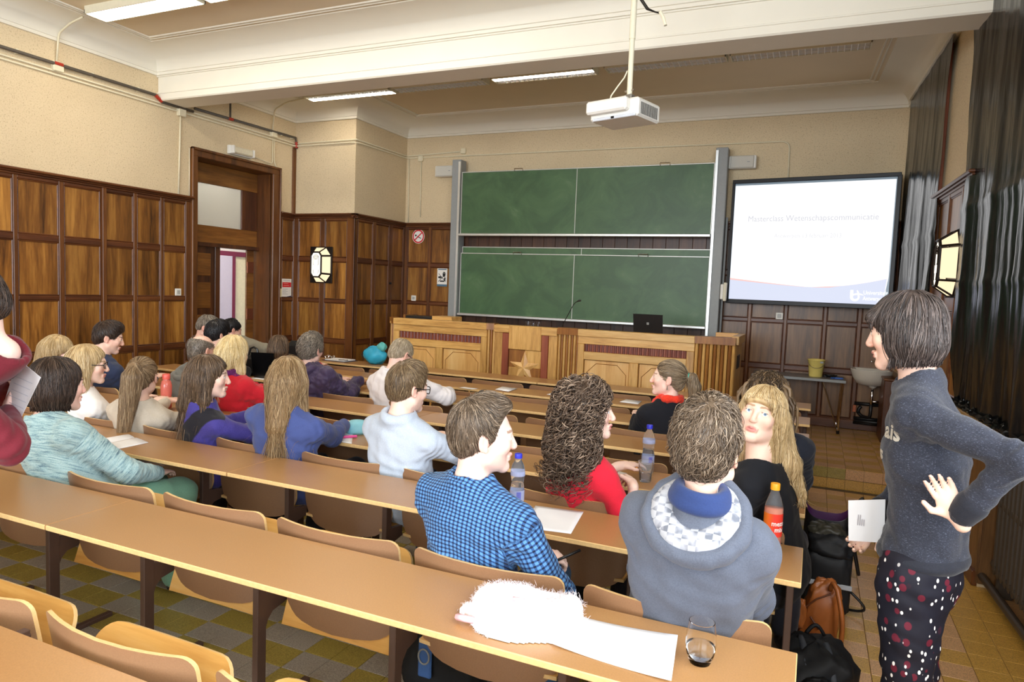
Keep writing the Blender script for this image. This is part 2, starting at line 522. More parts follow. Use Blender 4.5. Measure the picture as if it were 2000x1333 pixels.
for i, b in enumerate((front_bay, rear_bay)):
    struct('trim_%d' % (i + 1), ring(MB(), b, cprof), M_COVE, smooth='auto')
    mm = MB()
    for off in (.415, .455):
        ring(mm, b, [(off - .008, ZCEIL), (off - .006, ZCEIL - .012), (off + .006, ZCEIL - .012), (off + .008, ZCEIL)])
    struct('trim_%d' % (i + 3), mm, M_COVE)
bm_ = MB(); bm_.cbox(XL, XR(5.5) + .02, YB1, YB2, ZB, ZCEIL + .02, .012)
bm_.cbox(XL, XR(5.4), YB1 - .008, YB1 + .02, ZB + .07, ZB + .085, .003); bm_.cbox(XL, XR(5.4), YB1 - .014, YB1 + .02, ZC - .045, ZC - .03, .003)
struct('trim_5', bm_, M_COVE)

# ---- wainscot: every panel, stile and rail is a piece of its own
def wains(wall, fn, flip, cols, rows, a0, a1, z0, z1, mp=M_PANEL, ms=M_STILE, mr=M_RAIL, posts=()):
    def piece(name, A0, A1, N0, N1, Z0, Z1, m, c=.004):
        obj(name, xform(MB().cbox(A0, A1, N0, N1, Z0, Z1, c), fn, flip), m, wall)
    for (b0, b1) in cols:
        for (r0, r1) in rows:
            piece('panel', b0 - .006, b1 + .006, .0, .013, r0 - .006, r1 + .006, mp, .002)
            # moulding round each panel
            k = MB()
            for (u0, u1, v0, v1) in ((b0, b1, r0, r0 + .014), (b0, b1, r1 - .014, r1), (b0, b0 + .014, r0, r1), (b1 - .014, b1, r0, r1)):
                k.cbox(u0, u1, .008, .022, v0, v1, .006)
            obj('panel_moulding', xform(k, fn, flip), mr, wall)
    cuts = [a0] + [v for c in cols for v in c] + [a1]
    for k in range(0, len(cuts), 2):
        if cuts[k + 1] - cuts[k] > .004:
            pr = .055 if k // 2 in posts else .026
            piece('stile', cuts[k], cuts[k + 1], 0, pr, z0, z1, ms)
    zc = [z0] + [v for r in rows for v in r] + [z1]
    for (b0, b1) in cols:
        for k in range(0, len(zc), 2):
            if zc[k + 1] - zc[k] > .004: piece('rail', b0 - .001, b1 + .001, 0, .024, zc[k], zc[k + 1], mr)
ROWS = [(.14, .82), (.875, 1.37), (1.41, 1.92), (1.975, 2.47)]
ROWSD = [(ZD + .12, .82), (.875, 1.37), (1.41, 1.92), (1.975, 2.47)]
colsL = [(2.27, 2.64), (2.68, 3.03), (3.08, 3.44), (3.485, 3.853), (3.89, 4.262), (4.311, 4.679), (4.722, 5.043), (5.085, 5.369), (5.409, 5.697)]
fL = lambda p: (XL + p[1], p[0], p[2])
wains(wall_left, fL, True, colsL, ROWS, 2.2, 5.77, .02, 2.50, mr=M_RAILY, posts=(3, 6))
wains(wall_left, fL, True, [(7.25, 7.47)], ROWS, 7.2, YC, .02, 2.50, mr=M_RAILY)
obj('wall_lining', MB().box(XL, XL + .02, YREAR, 2.2, 0, 2.5), M_PANEL, wall_left)
fC = lambda p: (p[0], YC - p[1], p[2])
wains(wall_column, fC, True, [(-6.57, -6.195), (-6.12, -5.755)], ROWSD, XL, XC + .026, .02, 2.50)
fCs = lambda p: (XC + p[1], p[0], p[2])
wains(wall_column, fCs, True, [(7.56, 7.895), (7.965, 8.285), (8.37, 8.66)], ROWSD, YC - .02, YF, .02, 2.50, mr=M_RAILY)
obj('door_knob', MB().tube([(XC + .02, 8.33, 1.66), (XC + .05, 8.33, 1.66)], .016, 10), M_BLACKP, wall_column)
fF = lambda p: (p[0], YF - p[1], p[2])
wains(wall_front, fF, True, [(-5.59, -5.235), (-5.195, -4.83)], ROWSD, XC, -4.75, .02, 2.50)
wains(wall_front, fF, True, [(-1.05, -.745), (-.71, -.34), (-.305, .085), (.12, .44), (.48, .76)], ROWSD, -1.10, .80, .02, 2.50, mp=M_PANELF)
M_DARKPL = wood('dark_plank', (42, 26, 18), (78, 48, 32), (104, 68, 46), 'z', rough=.42, objvar=.3)
x = -4.75
while x < -1.1:
    x2 = min(x + .165, -1.1)
    obj('plank', MB().cbox(x + .001, x2 - .001, YF - .02, YF, ZD, 2.5, .003), M_DARKPL, wall_front); x = x2
# skirting of the dais wall + caps
def cap(wall, fn, flip, a0, a1, m):
    k = MB(); k.cbox(a0, a1, 0, .035, 2.50, 2.52, .004); k.cbox(a0, a1, 0, .055, 2.52, 2.535, .005); k.cbox(a0, a1, 0, .075, 2.535, 2.56, .008)
    obj('cap_moulding', xform(k, fn, flip), m, wall)
cap(wall_left, fL, True, YREAR, 5.79, M_RAILY); cap(wall_left, fL, True, 7.19, YC, M_RAILY)
cap(wall_column, fC, True, XL, XC + .075, M_RAIL); cap(wall_column, fCs, True, YC - .075, YF, M_RAILY)
cap(wall_front, fF, True, XC, -4.7, M_RAIL); cap(wall_front, fF, True, -1.15, .8, M_RAIL)
bb = MB(); bb.cbox(-1.1, .8, YF - .035, YF, ZD, ZD + .11, .006); struct('baseboard_front', bb, M_RAIL)
bb = MB(); bb.cbox(XL, XL + .035, YREAR, 5.77, 0, .12, .006); struct('baseboard_left', bb, M_RAILY)
obj('corner_strip', MB().cbox(XL + .0, XL + .022, YC - .06, YC - .001, 2.56, 3.46, .003), M_STILE, wall_left)
# pier between the two blacked-out windows, panelled
fR = RWf
wains(wall_right, fR, False, [(Ty(6.66), Ty(6.28)), (Ty(6.22), Ty(5.84)), (Ty(5.80), Ty(5.54))], [(.14, .95), (1.0, 1.55), (1.6, 2.47)], Ty(6.70), Ty(5.47), .02, 2.55, mr=M_RAILY)
cap(wall_right, fR, False, Ty(6.74), Ty(5.45), M_RAILY)
obj('pier_edge', xform(MB().cbox(Ty(6.75), Ty(6.70), 0, .03, 2.6, 3.8, .004), fR), wood('red_edge', (110, 50, 26), (140, 70, 38), (160, 90, 50), 'z'), wall_right)
wains(wall_right, fR, False, [(Ty(8.62), Ty(8.5))], [(ZD + .12, 2.47)], Ty(8.72), Ty(8.46), .02, 2.55, mr=M_RAILY)
obj('wall_lining', xform(MB().box(Ty(5.47), Ty(4.72), 0, .012, 0.02, .95), fR), M_PANELF, wall_right)
obj('wall_lining', xform(MB().box(Ty(4.72), Ty(2.9), -.19, -.178, 0.02, .945), fR), M_PANELF, wall_right); obj('wall_lining', xform(MB().box(Ty(4.72), Ty(4.71), -.19, .0, 0.02, .945), fR), M_PANELF, wall_right)
obj('wall_lining', xform(MB().box(Ty(2.9), Ty(YREAR), 0, .012, 0.02, .95), fR), M_PANELF, wall_right); obj('wall_lining', xform(MB().box(Ty(8.46), Ty(6.70), 0, .012, 0.02, .95), fR), M_PANELF, wall_right)
obj('skirting', xform(MB().cbox(Ty(6.58), Ty(4.72), 0, .03, 0.0, .09, .005), fR), M_RAILY, wall_right)
# window sills
M_SILL = wood('sill_wood', (150, 110, 62), (190, 150, 92), (214, 178, 120), 'y', rough=.4)
k = MB(); k.cbox(Ty(5.47), Ty(2.9), -.2, .055, .945, .975, .006)
struct('trim_6', xform(k, fR), M_SILL)
k = MB(); k.cbox(Ty(8.5), Ty(6.72), -.2, .05, .945, .975, .006)
struct('trim_7', xform(k, fR), M_SILL)
# ---- door in the left wall
M_DOORW = wood('door_oak', (84, 48, 16), (132, 84, 34), (164, 112, 50), 'y', rough=.36, objvar=.15)
M_DOORV = wood('door_dark', (46, 24, 12), (84, 46, 22), (112, 66, 32), 'z', rough=.36, objvar=.15)
d = MB()
d.cbox(XL - .02, XL + .035, 5.77, 5.86, 0, 3.04, .008); d.cbox(XL - .02, XL + .035, 7.06, 7.19, 0, 3.04, .008); d.cbox(XL - .02, XL + .035, 5.77, 7.19, 3.03, 3.125, .008)
d.cbox(XL + .02, XL + .055, 5.765, 5.79, 0, 3.13, .006); d.cbox(XL + .02, XL + .055, 7.17, 7.195, 0, 3.13, .006); d.cbox(XL + .02, XL + .055, 5.765, 7.195, 3.10, 3.13, .006)
d.box(XL - .3, XL, 5.80, 5.86, 0, 3.04); d.box(XL - .3, XL, 7.06, 7.11, 0, 3.04); d.box(XL - .3, XL, 5.8, 7.11, 3.03, 3.06)
door = struct('door_1', d, M_STILE)
XD = XL - .26
def dpiece(name, y0, y1, z0, z1, m, x0=XD - .02, x1=XD + .02, c=.004): return obj(name, MB().cbox(x0, x1, y0, y1, z0, z1, c), m, door)
dpiece('transom_rail', 5.86, 7.06, 2.06, 2.28, M_DOORW); dpiece('transom_rail', 5.86, 7.06, 2.79, 3.03, M_DOORW)
dpiece('transom_stile', 5.86, 6.10, 2.28, 2.79, M_DOORV); dpiece('transom_stile', 6.79, 7.06, 2.28, 2.79, M_DOORV)
dpiece('transom_sill', 5.86, 7.06, 2.02, 2.07, M_DOORV, XD - .03, XD + .06)
tg = NT('frosted_glass'); tg.b.inputs['Transmission Weight'].default_value = .35; tg.col(lin((226, 224, 214))); tg.set(.5, .4); tg.bump(tg.noise(tg.coords(), 120, 3), .4, .004)
tp = dpiece('transom_pane', 6.09, 6.80, 2.27, 2.80, tg.m, XD - .004, XD + .004, .001)
# closed left leaf
lf = dpiece('door_leaf', 5.86, 6.44, .02, 2.03, M_DOORV, XD - .022, XD + .012)
for (z0, z1) in ((.25, .8), (.9, 1.18), (1.26, 1.58), (1.66, 1.94)):
    obj('leaf_panel', MB().cbox(XD + .006, XD + .02, 5.95, 6.3, z0, z1, .006), M_DOORW, lf)
obj('leaf_moulding', MB().cbox(XD + .008, XD + .026, 6.36, 6.44, .02, 2.03, .005), M_DOORV, lf)
# right leaf, swung open into the corridor, its hinges towards the room
lf = obj('door_leaf', MB().cbox(XD - .085, XD - .045, 7.06, 7.66, .02, 2.03, .004), M_DOORV, door)
obj('leaf_edge', MB().cbox(XD - .02, XD + .0, 6.90, 7.03, .02, 2.03, .004), M_DOORW, lf)
M_COPPER = plain('copper_hinge', (150, 92, 66), .35, .5, metal=.8, var=.15, scale=90)
for z in (1.72, 1.10, .4): obj('hinge', MB().cbox(XD + .0, XD + .008, 6.905, 7.02, z, z + .15, .003), M_COPPER, lf)
# corridor behind the door
M_WHITEW = plain('corridor_paint', (236, 234, 228), .6, .3, var=.02)
M_BEIGE = plain('corridor_dado', (222, 206, 172), .5, .3, var=.02)
M_LILAC = plain('lilac_door', (206, 196, 214), .45, .4, var=.02)
M_PURP = plain('crimson_frame', (120, 34, 66), .45, .4, var=.03)
c = MB(); c.box(-9.4, -9.2, 4.6, 10.2, 0, 3.4); c.box(-9.4, XL - .3, 10.0, 10.2, 0, 3.4); c.box(-9.4, XL - .3, 4.4, 4.6, 0, 3.4)
cw = struct('wall_corridor', c, M_WHITEW)
obj('dado', MB().box(-9.2, -9.19, 4.6, 10, 0, 1.0), M_BEIGE, cw)
struct('ceiling_corridor', MB().box(-9.4, XL - .28, 4.4, 10.2, 3.3, 3.4), M_WHITEW)
k = MB(); k.cbox(-9.2, -9.14, 7.85, 7.93, 0, 2.1, .004); k.cbox(-9.2, -9.14, 9.15, 9.23, 0, 2.1, .004); k.cbox(-9.2, -9.14, 7.85, 9.23, 2.02, 2.1, .004)
dd = struct('door_2', k, M_PURP)
lf = obj('door_leaf', MB().cbox(-9.17, -9.13, 7.93, 8.78, .02, 2.02, .004), M_LILAC, dd)
obj('leaf_edge', MB().cbox(-9.135, -9.11, 8.78, 8.83, .02, 2.02, .003), M_PURP, lf)
obj('door_opening', MB().box(-9.19, -9.18, 8.83, 9.15, .02, 2.02), plain('far_room_paint', (232, 220, 186), .6), dd)
k = MB(); k.cbox(-8.3, -8.0, 6.6, 7.8, 3.25, 3.3, .004)
cl = thing('corridor_light', 'bright ceiling light in the corridor beyond the open door', 'light', (-8.15, 7.2, 3.25))
obj('housing', k, M_WHITE, cl); obj('diffuser', MB().cbox(-8.28, -8.02, 6.62, 7.78, 3.235, 3.252, .003), emit('corridor_tube', (255, 250, 240), 45), cl)
# ------------------------------------------------------------------ flip-seat lecture benches
def text_verts(s, size, bold=0.0):
    cu = bpy.data.curves.new('t', 'FONT'); cu.body = s; cu.size = size; cu.resolution_u = 2; cu.offset = bold
    o = bpy.data.objects.new('t', cu); C.objects.link(o)
    me = bpy.data.meshes.new_from_object(o.evaluated_get(bpy.context.evaluated_depsgraph_get()))
    V = [tuple(v.co) for v in me.vertices]; Fc = [tuple(p.vertices) for p in me.polygons]
    bpy.data.objects.remove(o); bpy.data.curves.remove(cu); bpy.data.meshes.remove(me)
    return V, Fc

SP, NS, XE = 0.597, 10, 0.015
ROWY = dict(A=1.855, B=2.675, C=3.448, D=4.238, E=5.022, F=5.745, G=6.545, Z=1.02)
def seat_x(k): return -.02 - SP * (k + .5)
def backrest_bm():
    W = .267; nv = 6
    e_ = [0, .002, .007, .014, .024, .036, .055, .08, .115]; us_ = [-W + q for q in e_] + [-.09, 0, .09] + [W - q for q in e_[::-1]]; nu = len(us_)
    P = np.zeros((nu, nv, 3))
    for i in range(nu):
        u = us_[i]
        e = W - abs(u)
        rt, rb = .035, .11
        zt = .770 - (rt - math.sqrt(max(rt * rt - (rt - e) ** 2, 0)) if e < rt else 0)
        zb = .375 + (rb - math.sqrt(max(rb * rb - (rb - e) ** 2, 0)) * 1.0 if e < rb else 0) + .03 * (u / W) ** 2
        for j in range(nv):
            z = zb + (zt - zb) * j / (nv - 1)
            P[i, j] = (u, .042 + .05 * (u / W) ** 2 - .05 * ((z - .375) / .395) ** 1.6 + .03, z)
    m = MB(); m.slab(P, (0, .011, 0))
    m.mi = [0] * len(m.f); nr = 2 * (nu + nv) - 4
    m.mi[-nr:] = [1] * nr
    return m
def seat_bm(tilt):
    W = .25; L = .36; nv = 7
    e_ = [0, .003, .009, .018, .032, .05, .075]; us_ = [-W + q for q in e_] + [-.12, -.04, .04, .12] + [W - q for q in e_[::-1]]; nu = len(us_)
    P = np.zeros((nu, nv, 3)); a = math.radians(tilt)
    for i in range(nu):
        u = us_[i]; e = W - abs(u)
        for j in range(nv):
            s = L * j / (nv - 1)
            smax = L - (.07 - math.sqrt(max(.0049 - (.07 - min(e, .07)) ** 2, 0)))
            s = smax * j / (nv - 1)
            h = -.012 * math.cos(u / W * 1.4) - .02 * max(0, (s - .24) / .12) ** 2
            P[i, j] = (u, .10 + s * math.cos(a) - h * math.sin(a), (.425 if tilt < 10 else .345) + s * math.sin(a) + h * math.cos(a))
    m = MB(); m.slab(P, (0, -.012 * math.sin(a), .012 * math.cos(a) + .001))
    nr = 2 * (nu + nv) - 4; m.mi = [0] * len(m.f); m.mi[-nr:] = [1] * nr
    return m
def leg_bm():
    m = MB()
    m.cbox(-.013, .013, .005, .052, 0.0, .705, .003)             # post
    m.cbox(-.016, .016, -.12, .30, 0.0, .022, .004)              # floor runner
    m.cbox(-.012, .012, -.22, .05, .685, .716, .003)             # bracket under the top
    m.prism([(.04, .47), (.15, .455), (.15, .405), (.085, .395), (.06, .37), (.045, .33)], 'x', -.011, .011)    # arm that carries seat and back
    return m
def bolt_bm():
    m = MB()
    m.lathe([(0.001, -.017), (.009, -.017), (.009, .017), (.001, .017)], n=8)
    m.v = [(p[2], p[0], p[1]) for p in m.v]; return m
ME_BACK = mesh_from('backrest', backrest_bm(), [M_BACK, M_PLYE], 'auto')
ME_SEATF = mesh_from('seat', seat_bm(0), [M_PLY, M_PLYE], 'auto')
ME_SEATU = mesh_from('seat', seat_bm(71), [M_PLY, M_PLYE], 'auto')
ME_LEG = mesh_from('leg', leg_bm(), [M_LEG])
ME_BOLT = mesh_from('bolt', bolt_bm(), [M_STEEL])
ME_HOOK = mesh_from('bag_hook', MB().cbox(-.02, .02, -.015, .015, .69, .716, .004), [M_BLACKP])
ORD = dict(Z='the row nearest the camera', A='the second row, with the fluffy white scarf on its top', B='the third row, holding the orange-capped bottle', C='the fourth row, with a phone on a white sheet', D='the fifth row from the camera', E='the sixth row from the camera', F='the seventh row, with spare white sheets on it', G='the front row facing the oak lectern desk')
OCC = {}
def bench(row, occ):
    yf = ROWY[row]
    b = thing('lecture_bench', 'brown lecture bench, ' + ORD[row], 'bench', (0, yf, 0), 0, 'fixed lecture benches')
    def part(name, me, x=0, y=0, z=0, par=b):
        o = bpy.data.objects.new(name, me); C.objects.link(o); o.parent = par; o.location = (x, y, z); return o
    xl = -.02 - SP * NS - .015
    seam = -2.45
    for (a, c) in ((xl, seam - .001), (seam + .001, XE)):
        m = MB(); m.cbox(a, c, -.345, 0, .721, .740, .0025)
        mi = []
        V = np.array(m.v)
        for f in m.f:
            q = V[list(f)]; nz = abs(np.cross(q[1] - q[0], q[2] - q[0])); mi.append(0 if nz[2] > .95 * np.linalg.norm(nz) or (nz[0] > .5 * np.linalg.norm(nz) and abs(q[:, 0].mean() - seam) < .02) else 1)
        m.mi = mi
        part('tabletop', mesh_from('tabletop', m, [M_TOP, M_PLYE]))
    for k in range(NS + 1):
        lg = part('leg', ME_LEG, -.02 - SP * k)
        if row in 'ZABC' and k < 9: [part('bolt', ME_BOLT, 0, y_, z_, lg) for y_, z_ in ((.028, .665), (.028, .60))]
    if row != 'G':
        for k in range(NS):
            part('backrest', ME_BACK, seat_x(k)); part('seat', ME_SEATF if k in occ else ME_SEATU, seat_x(k))
    else:
        part('front_panel', mesh_from('front_panel', MB().cbox(xl + .02, XE - .02, -.02, -.005, .25, .715, .004), [M_LEG]))
    if row in 'ABCD':
        for k in range(NS): part('bag_hook', ME_HOOK, seat_x(k), -.25)
    return b
# ------------------------------------------------------------------ blackboard
def build_board():
    t = thing('sliding_blackboard', 'wide green sliding blackboard between grey posts on the front wall', 'blackboard', (-2.9, 8.6, ZD))
    g = NT('green_board'); v = g.coords(); n = g.noise(v, 2.2, 5, .65, .8); n2 = g.noise(g.coords((1, 1, 5)), 6, 4)
    c = g.ramp(n, [(.4, lin((62, 94, 62))), (.62, lin((76, 110, 72))), (.78, lin((102, 130, 94)))])
    g.col(c); g.set(.42, .5); GB = g.m
    M_BFR = plain('board_frame', (206, 208, 202), .4, .4, metal=.5, var=.03)
    for x0, x1 in ((-4.765, -4.625), (-1.205, -1.065)):
        p = obj('post', MB().cbox(x0, x1, 8.50, 8.66, ZD, 3.41, .006), M_GREYP, t)
        obj('rail_slot', MB().cbox((x1 - .035 if x0 < -3 else x0 + .0), (x1 if x0 < -3 else x0 + .035), 8.485, 8.505, ZD, 3.38, .003), M_ALU, p)
    obj('end_switch', MB().cbox(-1.055, -1.02, 8.46, 8.53, 1.62, 1.80, .006), M_WHITE, t); obj('end_switch', MB().cbox(-1.02, -.985, 8.46, 8.53, 1.60, 1.82, .006), M_CREAM, t)
    obj('cable_pipe', MB().tube([(-1.045, 8.6, ZD + .02), (-1.045, 8.6, 2.60)], .014, 8), M_GREYP, t)
    def board(x0, x1, y, z0, z1, tray, seam, hz=None):
        for a, b in ((x0, seam), (seam, x1)):
            q = obj('writing_panel', MB().cbox(a + .002, b - .002, y - .008, y + .015, z0, z1, .001), GB, t)
        k = MB(); f = .013
        k.cbox(x0 - f, x1 + f, y - .014, y + .018, z1, z1 + f, .003); k.cbox(x0 - f, x0, y - .014, y + .018, z0, z1, .003); k.cbox(x1, x1 + f, y - .014, y + .018, z0, z1, .003)
        k.cbox(seam - .005, seam + .005, y - .011, y + .018, z0, z1, .002)
        obj('board_frame', k, M_BFR, t)
        if tray: obj('chalk_tray', MB().cbox(x0 - f, x1 + f, y - .07, y + .018, z0 - .035, z0, .006), M_ALU, t)
        if hz:
            for hx in hz:
                obj('pull_handle', MB().tube([(hx - .06, y - .012, z1), (hx - .06, y - .03, z1 + .028), (hx + .06, y - .03, z1 + .028), (hx + .06, y - .012, z1)], .006, 6), M_STEEL, t)
    board(-4.60, -1.22, 8.60, 1.35, 2.205, False, -2.85)
    board(-4.60, -1.22, 8.56, 1.285, 2.115, True, -2.93, (-3.74, -2.02))
    board(-4.60, -1.22, 8.52, 2.39, 3.225, True, -2.93, (-3.75, -1.8))
build_board()
# ------------------------------------------------------------------ lectern desk
def build_podium():
    t = thing('lectern_desk', 'long carved oak lectern desk with star panel on the dais', 'desk', (-2.7, 7.0, ZD))
    Y0 = 7.0
    def b(name, x0, x1, z0, z1, m, y0=Y0, y1=Y0 + .04, c=.004, par=t): return obj(name, MB().cbox(x0, x1, y0, y1, z0, z1, c), m, par)
    b('carcass', -4.66, -1.09, ZD, 1.17, M_OAKD, Y0 + .035, Y0 + .60); b('carcass', -1.09, -.74, ZD, 1.17, M_OAKD, Y0 + .10, Y0 + .60)
    b('desk_top', -4.74, -.70, 1.17, 1.20, M_OAKX, Y0 + .03, Y0 + .75)
    b('plinth', -4.70, -.73, ZD, ZD + .12, M_OAKD, Y0 - .02, Y0 + .04)
    def section(x0, x1, st):
        b('cap_rail', x0, x1, 1.172, 1.245, M_OAKX, Y0 - .035, Y0 + .10)
        b('top_rail', x0, x1, 1.09, 1.172, M_OAKX, Y0 - .012)
        b('outer_stile', x0, x0 + .07, ZD + .12, 1.09, M_OAK, Y0 - .01); b('outer_stile', x1 - .075, x1, ZD + .12, 1.09, M_OAK, Y0 - .01)
        b('middle_rail', x0 + .07, x1 - .075, .925, 1.01, M_OAKX, Y0 - .012)
        b('middle_stile', st, st + .095, ZD + .12, .925, M_OAK, Y0 - .01)
        b('low_rail', x0 + .07, x1 - .075, ZD + .12, ZD + .2, M_OAKX, Y0 - .008)
        n = 24; wd = (x1 - x0 - .145) / n
        b('flute_backing', x0 + .07, x1 - .075, 1.01, 1.09, M_PADAUK, Y0 + .012)
        for i in range(n):
            xx = x0 + .07 + (i + .5) * wd
            obj('flute', MB().tube([(xx, Y0 + .012, 1.012), (xx, Y0 + .012, 1.088)], wd * .34, 8), M_FLUTE, t)
        for (p0, p1) in ((x0 + .07, st), (st + .095, x1 - .075)):
            pn = b('field_panel', p0 + .006, p1 - .006, ZD + .2, .918, M_OAKP, Y0 + .012)
            z0, z1 = ZD + .24, .885; u0, u1 = p0 + .035, p1 - .035; c = .10
            pts = [(u0 + c, z1), (u1 - c, z1), (u1, z1 - c), (u1, z0 + c), (u1 - c, z0), (u0 + c, z0), (u0, z0 + c), (u0, z1 - c), (u0 + c, z1)]
            obj('inlay_line', MB().tube([(x, Y0 + .0115, z) for x, z in pts], .0035, 4, False), M_OAKD, pn)
    section(-4.65, -3.40, -4.07); section(-2.31, -1.085, -1.74)
    def pier(x0, x1, n, y0, y1):     # fluted pier between two plan points
        for i in range(n):
            f0, f1 = i / n, (i + 1) / n
            xm = x0 + (x1 - x0) * (f0 + f1) / 2; ym = y0 + (y1 - y0) * (f0 + f1) / 2
            obj('flute', MB().tube([(xm, ym + .012, ZD + .12), (xm, ym + .012, 1.175)], abs(x1 - x0) / n * .47, 8), M_OAKD if i % 2 else M_OAK, t)
        m = MB(); m.hex([(x0, y0 - .03, 1.175), (x1, y1 - .03, 1.175), (x1, y1 + .1, 1.175), (x0, y0 + .1, 1.175), (x0, y0 - .03, 1.248), (x1, y1 - .03, 1.248), (x1, y1 + .1, 1.248), (x0, y0 + .1, 1.248)])
        obj('pier_cap', m, M_OAKD, t)
    pier(-4.765, -4.65, 3, Y0 + .09, Y0 + .01); pier(-3.40, -3.31, 3, Y0, Y0 + .02); pier(-2.55, -2.31, 8, Y0 + .02, Y0); pier(-1.085, -.70, 11, Y0, Y0 + .05)
    # centre: red strips, plain board and the star
    b('centre_board', -3.31, -3.205, ZD + .12, 1.155, M_OAK); b('centre_board', -2.65, -2.55, ZD + .12, 1.155, M_OAK)
    b('red_strip', -3.205, -3.125, ZD + .12, 1.15, M_PADAUK, Y0 - .012); b('red_strip', -2.73, -2.65, ZD + .12, 1.15, M_PADAUK, Y0 - .012)
    b('centre_cap', -3.31, -3.12, 1.155, 1.235, M_OAKX, Y0 - .02); b('centre_cap', -2.735, -2.55, 1.15, 1.232, M_OAKX, Y0 - .02)
    b('centre_board', -3.122, -2.732, .975, 1.232, M_OAK, Y0 - .02); b('centre_cap', -3.31, -2.55, 1.205, 1.238, M_OAKX, Y0 + .02, Y0 + .12)
    sx, sz, R1, R2 = -2.926, .775, .185, .072
    # square behind the star in four bookmatched pieces
    for (x0, x1) in ((-3.12, sx), (sx, -2.734)):
        b('star_ground', x0, x1, sz, .972, M_OAKD if x0 < -3 else M_OAK, Y0 - .002); b('star_ground', x0, x1, .55, sz, M_OAK if x0 < -3 else M_OAKD, Y0 - .002)
    b('centre_board', -3.122, -2.732, ZD + .12, .55, M_OAK, Y0 - .008)
    for k in range(5):
        a = math.pi / 2 + k * 2 * math.pi / 5
        p = (sx + R1 * math.cos(a), sz + R1 * math.sin(a))
        for sgn in (-1, 1):
            q = (sx + R2 * math.cos(a + sgn * math.pi / 5), sz + R2 * math.sin(a + sgn * math.pi / 5))
            m = MB(); V = [(sx, Y0 - .034, sz), (p[0], Y0 - .006, p[1]), (q[0], Y0 - .006, q[1]), (sx, Y0, sz), (p[0], Y0, p[1]), (q[0], Y0, q[1])]
            m.add(V, [(0, 1, 2), (3, 5, 4), (0, 3, 4, 1), (1, 4, 5, 2), (2, 5, 3, 0)])
            obj('star_facet', m, M_OAKP, t)
    # right return with its slot
    b('end_panel', -.735, -.70, ZD, 1.175, M_OAK, Y0 + .10, Y0 + .70); b('end_cap', -.745, -.675, 1.175, 1.262, M_OAKX, Y0 + .08, Y0 + .74); b('end_slot', -.702, -.694, .92, 1.06, M_BLACKP, Y0 + .25, Y0 + .5)
    b('back_ledge', -.98, -.70, 1.20, 1.262, M_OAKX, Y0 + .70, Y0 + .76)
    b('end_panel', -4.75, -4.71, ZD, 1.175, M_OAK, Y0 + .10, Y0 + .70)
build_podium()
t = thing('laptop', 'open black laptop standing on the lectern desk, lid to the room', 'laptop', (-1.63, 7.3, 1.20))
lp = MB(); lp.cbox(-1.79, -1.47, 7.32, 7.55, 1.20, 1.222, .004); obj('base', lp, M_BLACKP, t)
lid = MB(); lid.hex([(-1.79, 7.31, 1.215), (-1.475, 7.31, 1.215), (-1.475, 7.325, 1.215), (-1.79, 7.325, 1.215), (-1.79, 7.25, 1.43), (-1.475, 7.25, 1.43), (-1.475, 7.262, 1.432), (-1.79, 7.262, 1.432)])
ld = obj('lid', lid, M_BLACKP, t)
obj('lid_badge', MB().hex([(-1.645, 7.276, 1.32), (-1.62, 7.276, 1.32), (-1.62, 7.284, 1.32), (-1.645, 7.284, 1.32), (-1.645, 7.269, 1.345), (-1.62, 7.269, 1.345), (-1.62, 7.277, 1.345), (-1.645, 7.277, 1.345)]), M_GREYP, ld)
t = thing('gooseneck_microphone', 'thin black gooseneck microphone on the lectern desk', 'microphone', (-2.62, 7.3, 1.20))
obj('base', MB().lathe([(.001, 0), (.035, 0), (.03, .015), (.012, .02), (.001, .02)], -2.62, 7.3, 1.20, 14), M_BLACKP, t)
obj('stem', MB().tube([(-2.62, 7.3, 1.21), (-2.60, 7.3, 1.27), (-2.54, 7.3, 1.39), (-2.49, 7.3, 1.49), (-2.465, 7.3, 1.522), (-2.44, 7.3, 1.535)], .0045, 6), M_BLACKP, t)
obj('capsule', MB().tube([(-2.445, 7.3, 1.533), (-2.42, 7.3, 1.545), (-2.40, 7.3, 1.548)], [.006, .011, .009], 8), M_BLACKP, t)
def glassmat(name, tint=(1, 1, 1), rough=.02):
    g = NT(name); g.b.inputs['Transmission Weight'].default_value = 1.0; g.col(tint); g.set(rough, .5); g.b.inputs['IOR'].default_value = 1.45
    return g.m
M_CLEAR = glassmat('clear_glass', (.985, .99, .995)); M_CLEAR.node_tree.nodes['Principled BSDF'].inputs['IOR'].default_value = 1.22
M_WATER = glassmat('water', (.95, .98, 1)); M_WATER.node_tree.nodes['Principled BSDF'].inputs['IOR'].default_value = 1.12
for i, x in enumerate((-2.995, -2.932, -2.868)):
    k = MB().lathe([(.02, 0), (.024, .003), (.028, .085), (.0265, .085), (.0225, .006), (.001, .006)], x, 7.22, 1.20, 16)
    tag(obj('drinking_glass', k, M_CLEAR, None, 'auto', at=(x, 7.22, 1.20)), ['left', 'middle', 'right'][i] + ' one of three upturned drinking glasses on the lectern desk', 'glass', 'glasses on the lectern desk')
t = thing('wooden_tray', 'low open wooden tray with a dark lining at the left end of the lectern desk', 'tray', (-4.5, 7.45, 1.20))
obj('tray_body', MB().cbox(-4.72, -4.33, 7.32, 7.6, 1.20, 1.262, .006), M_BLACKP, t); obj('tray_rim', MB().cbox(-4.73, -4.70, 7.3, 7.62, 1.2, 1.275, .005), M_OAKD, t); obj('tray_lid', MB().cbox(-4.33, -4.05, 7.33, 7.6, 1.20, 1.275, .006), M_OAKX, t)
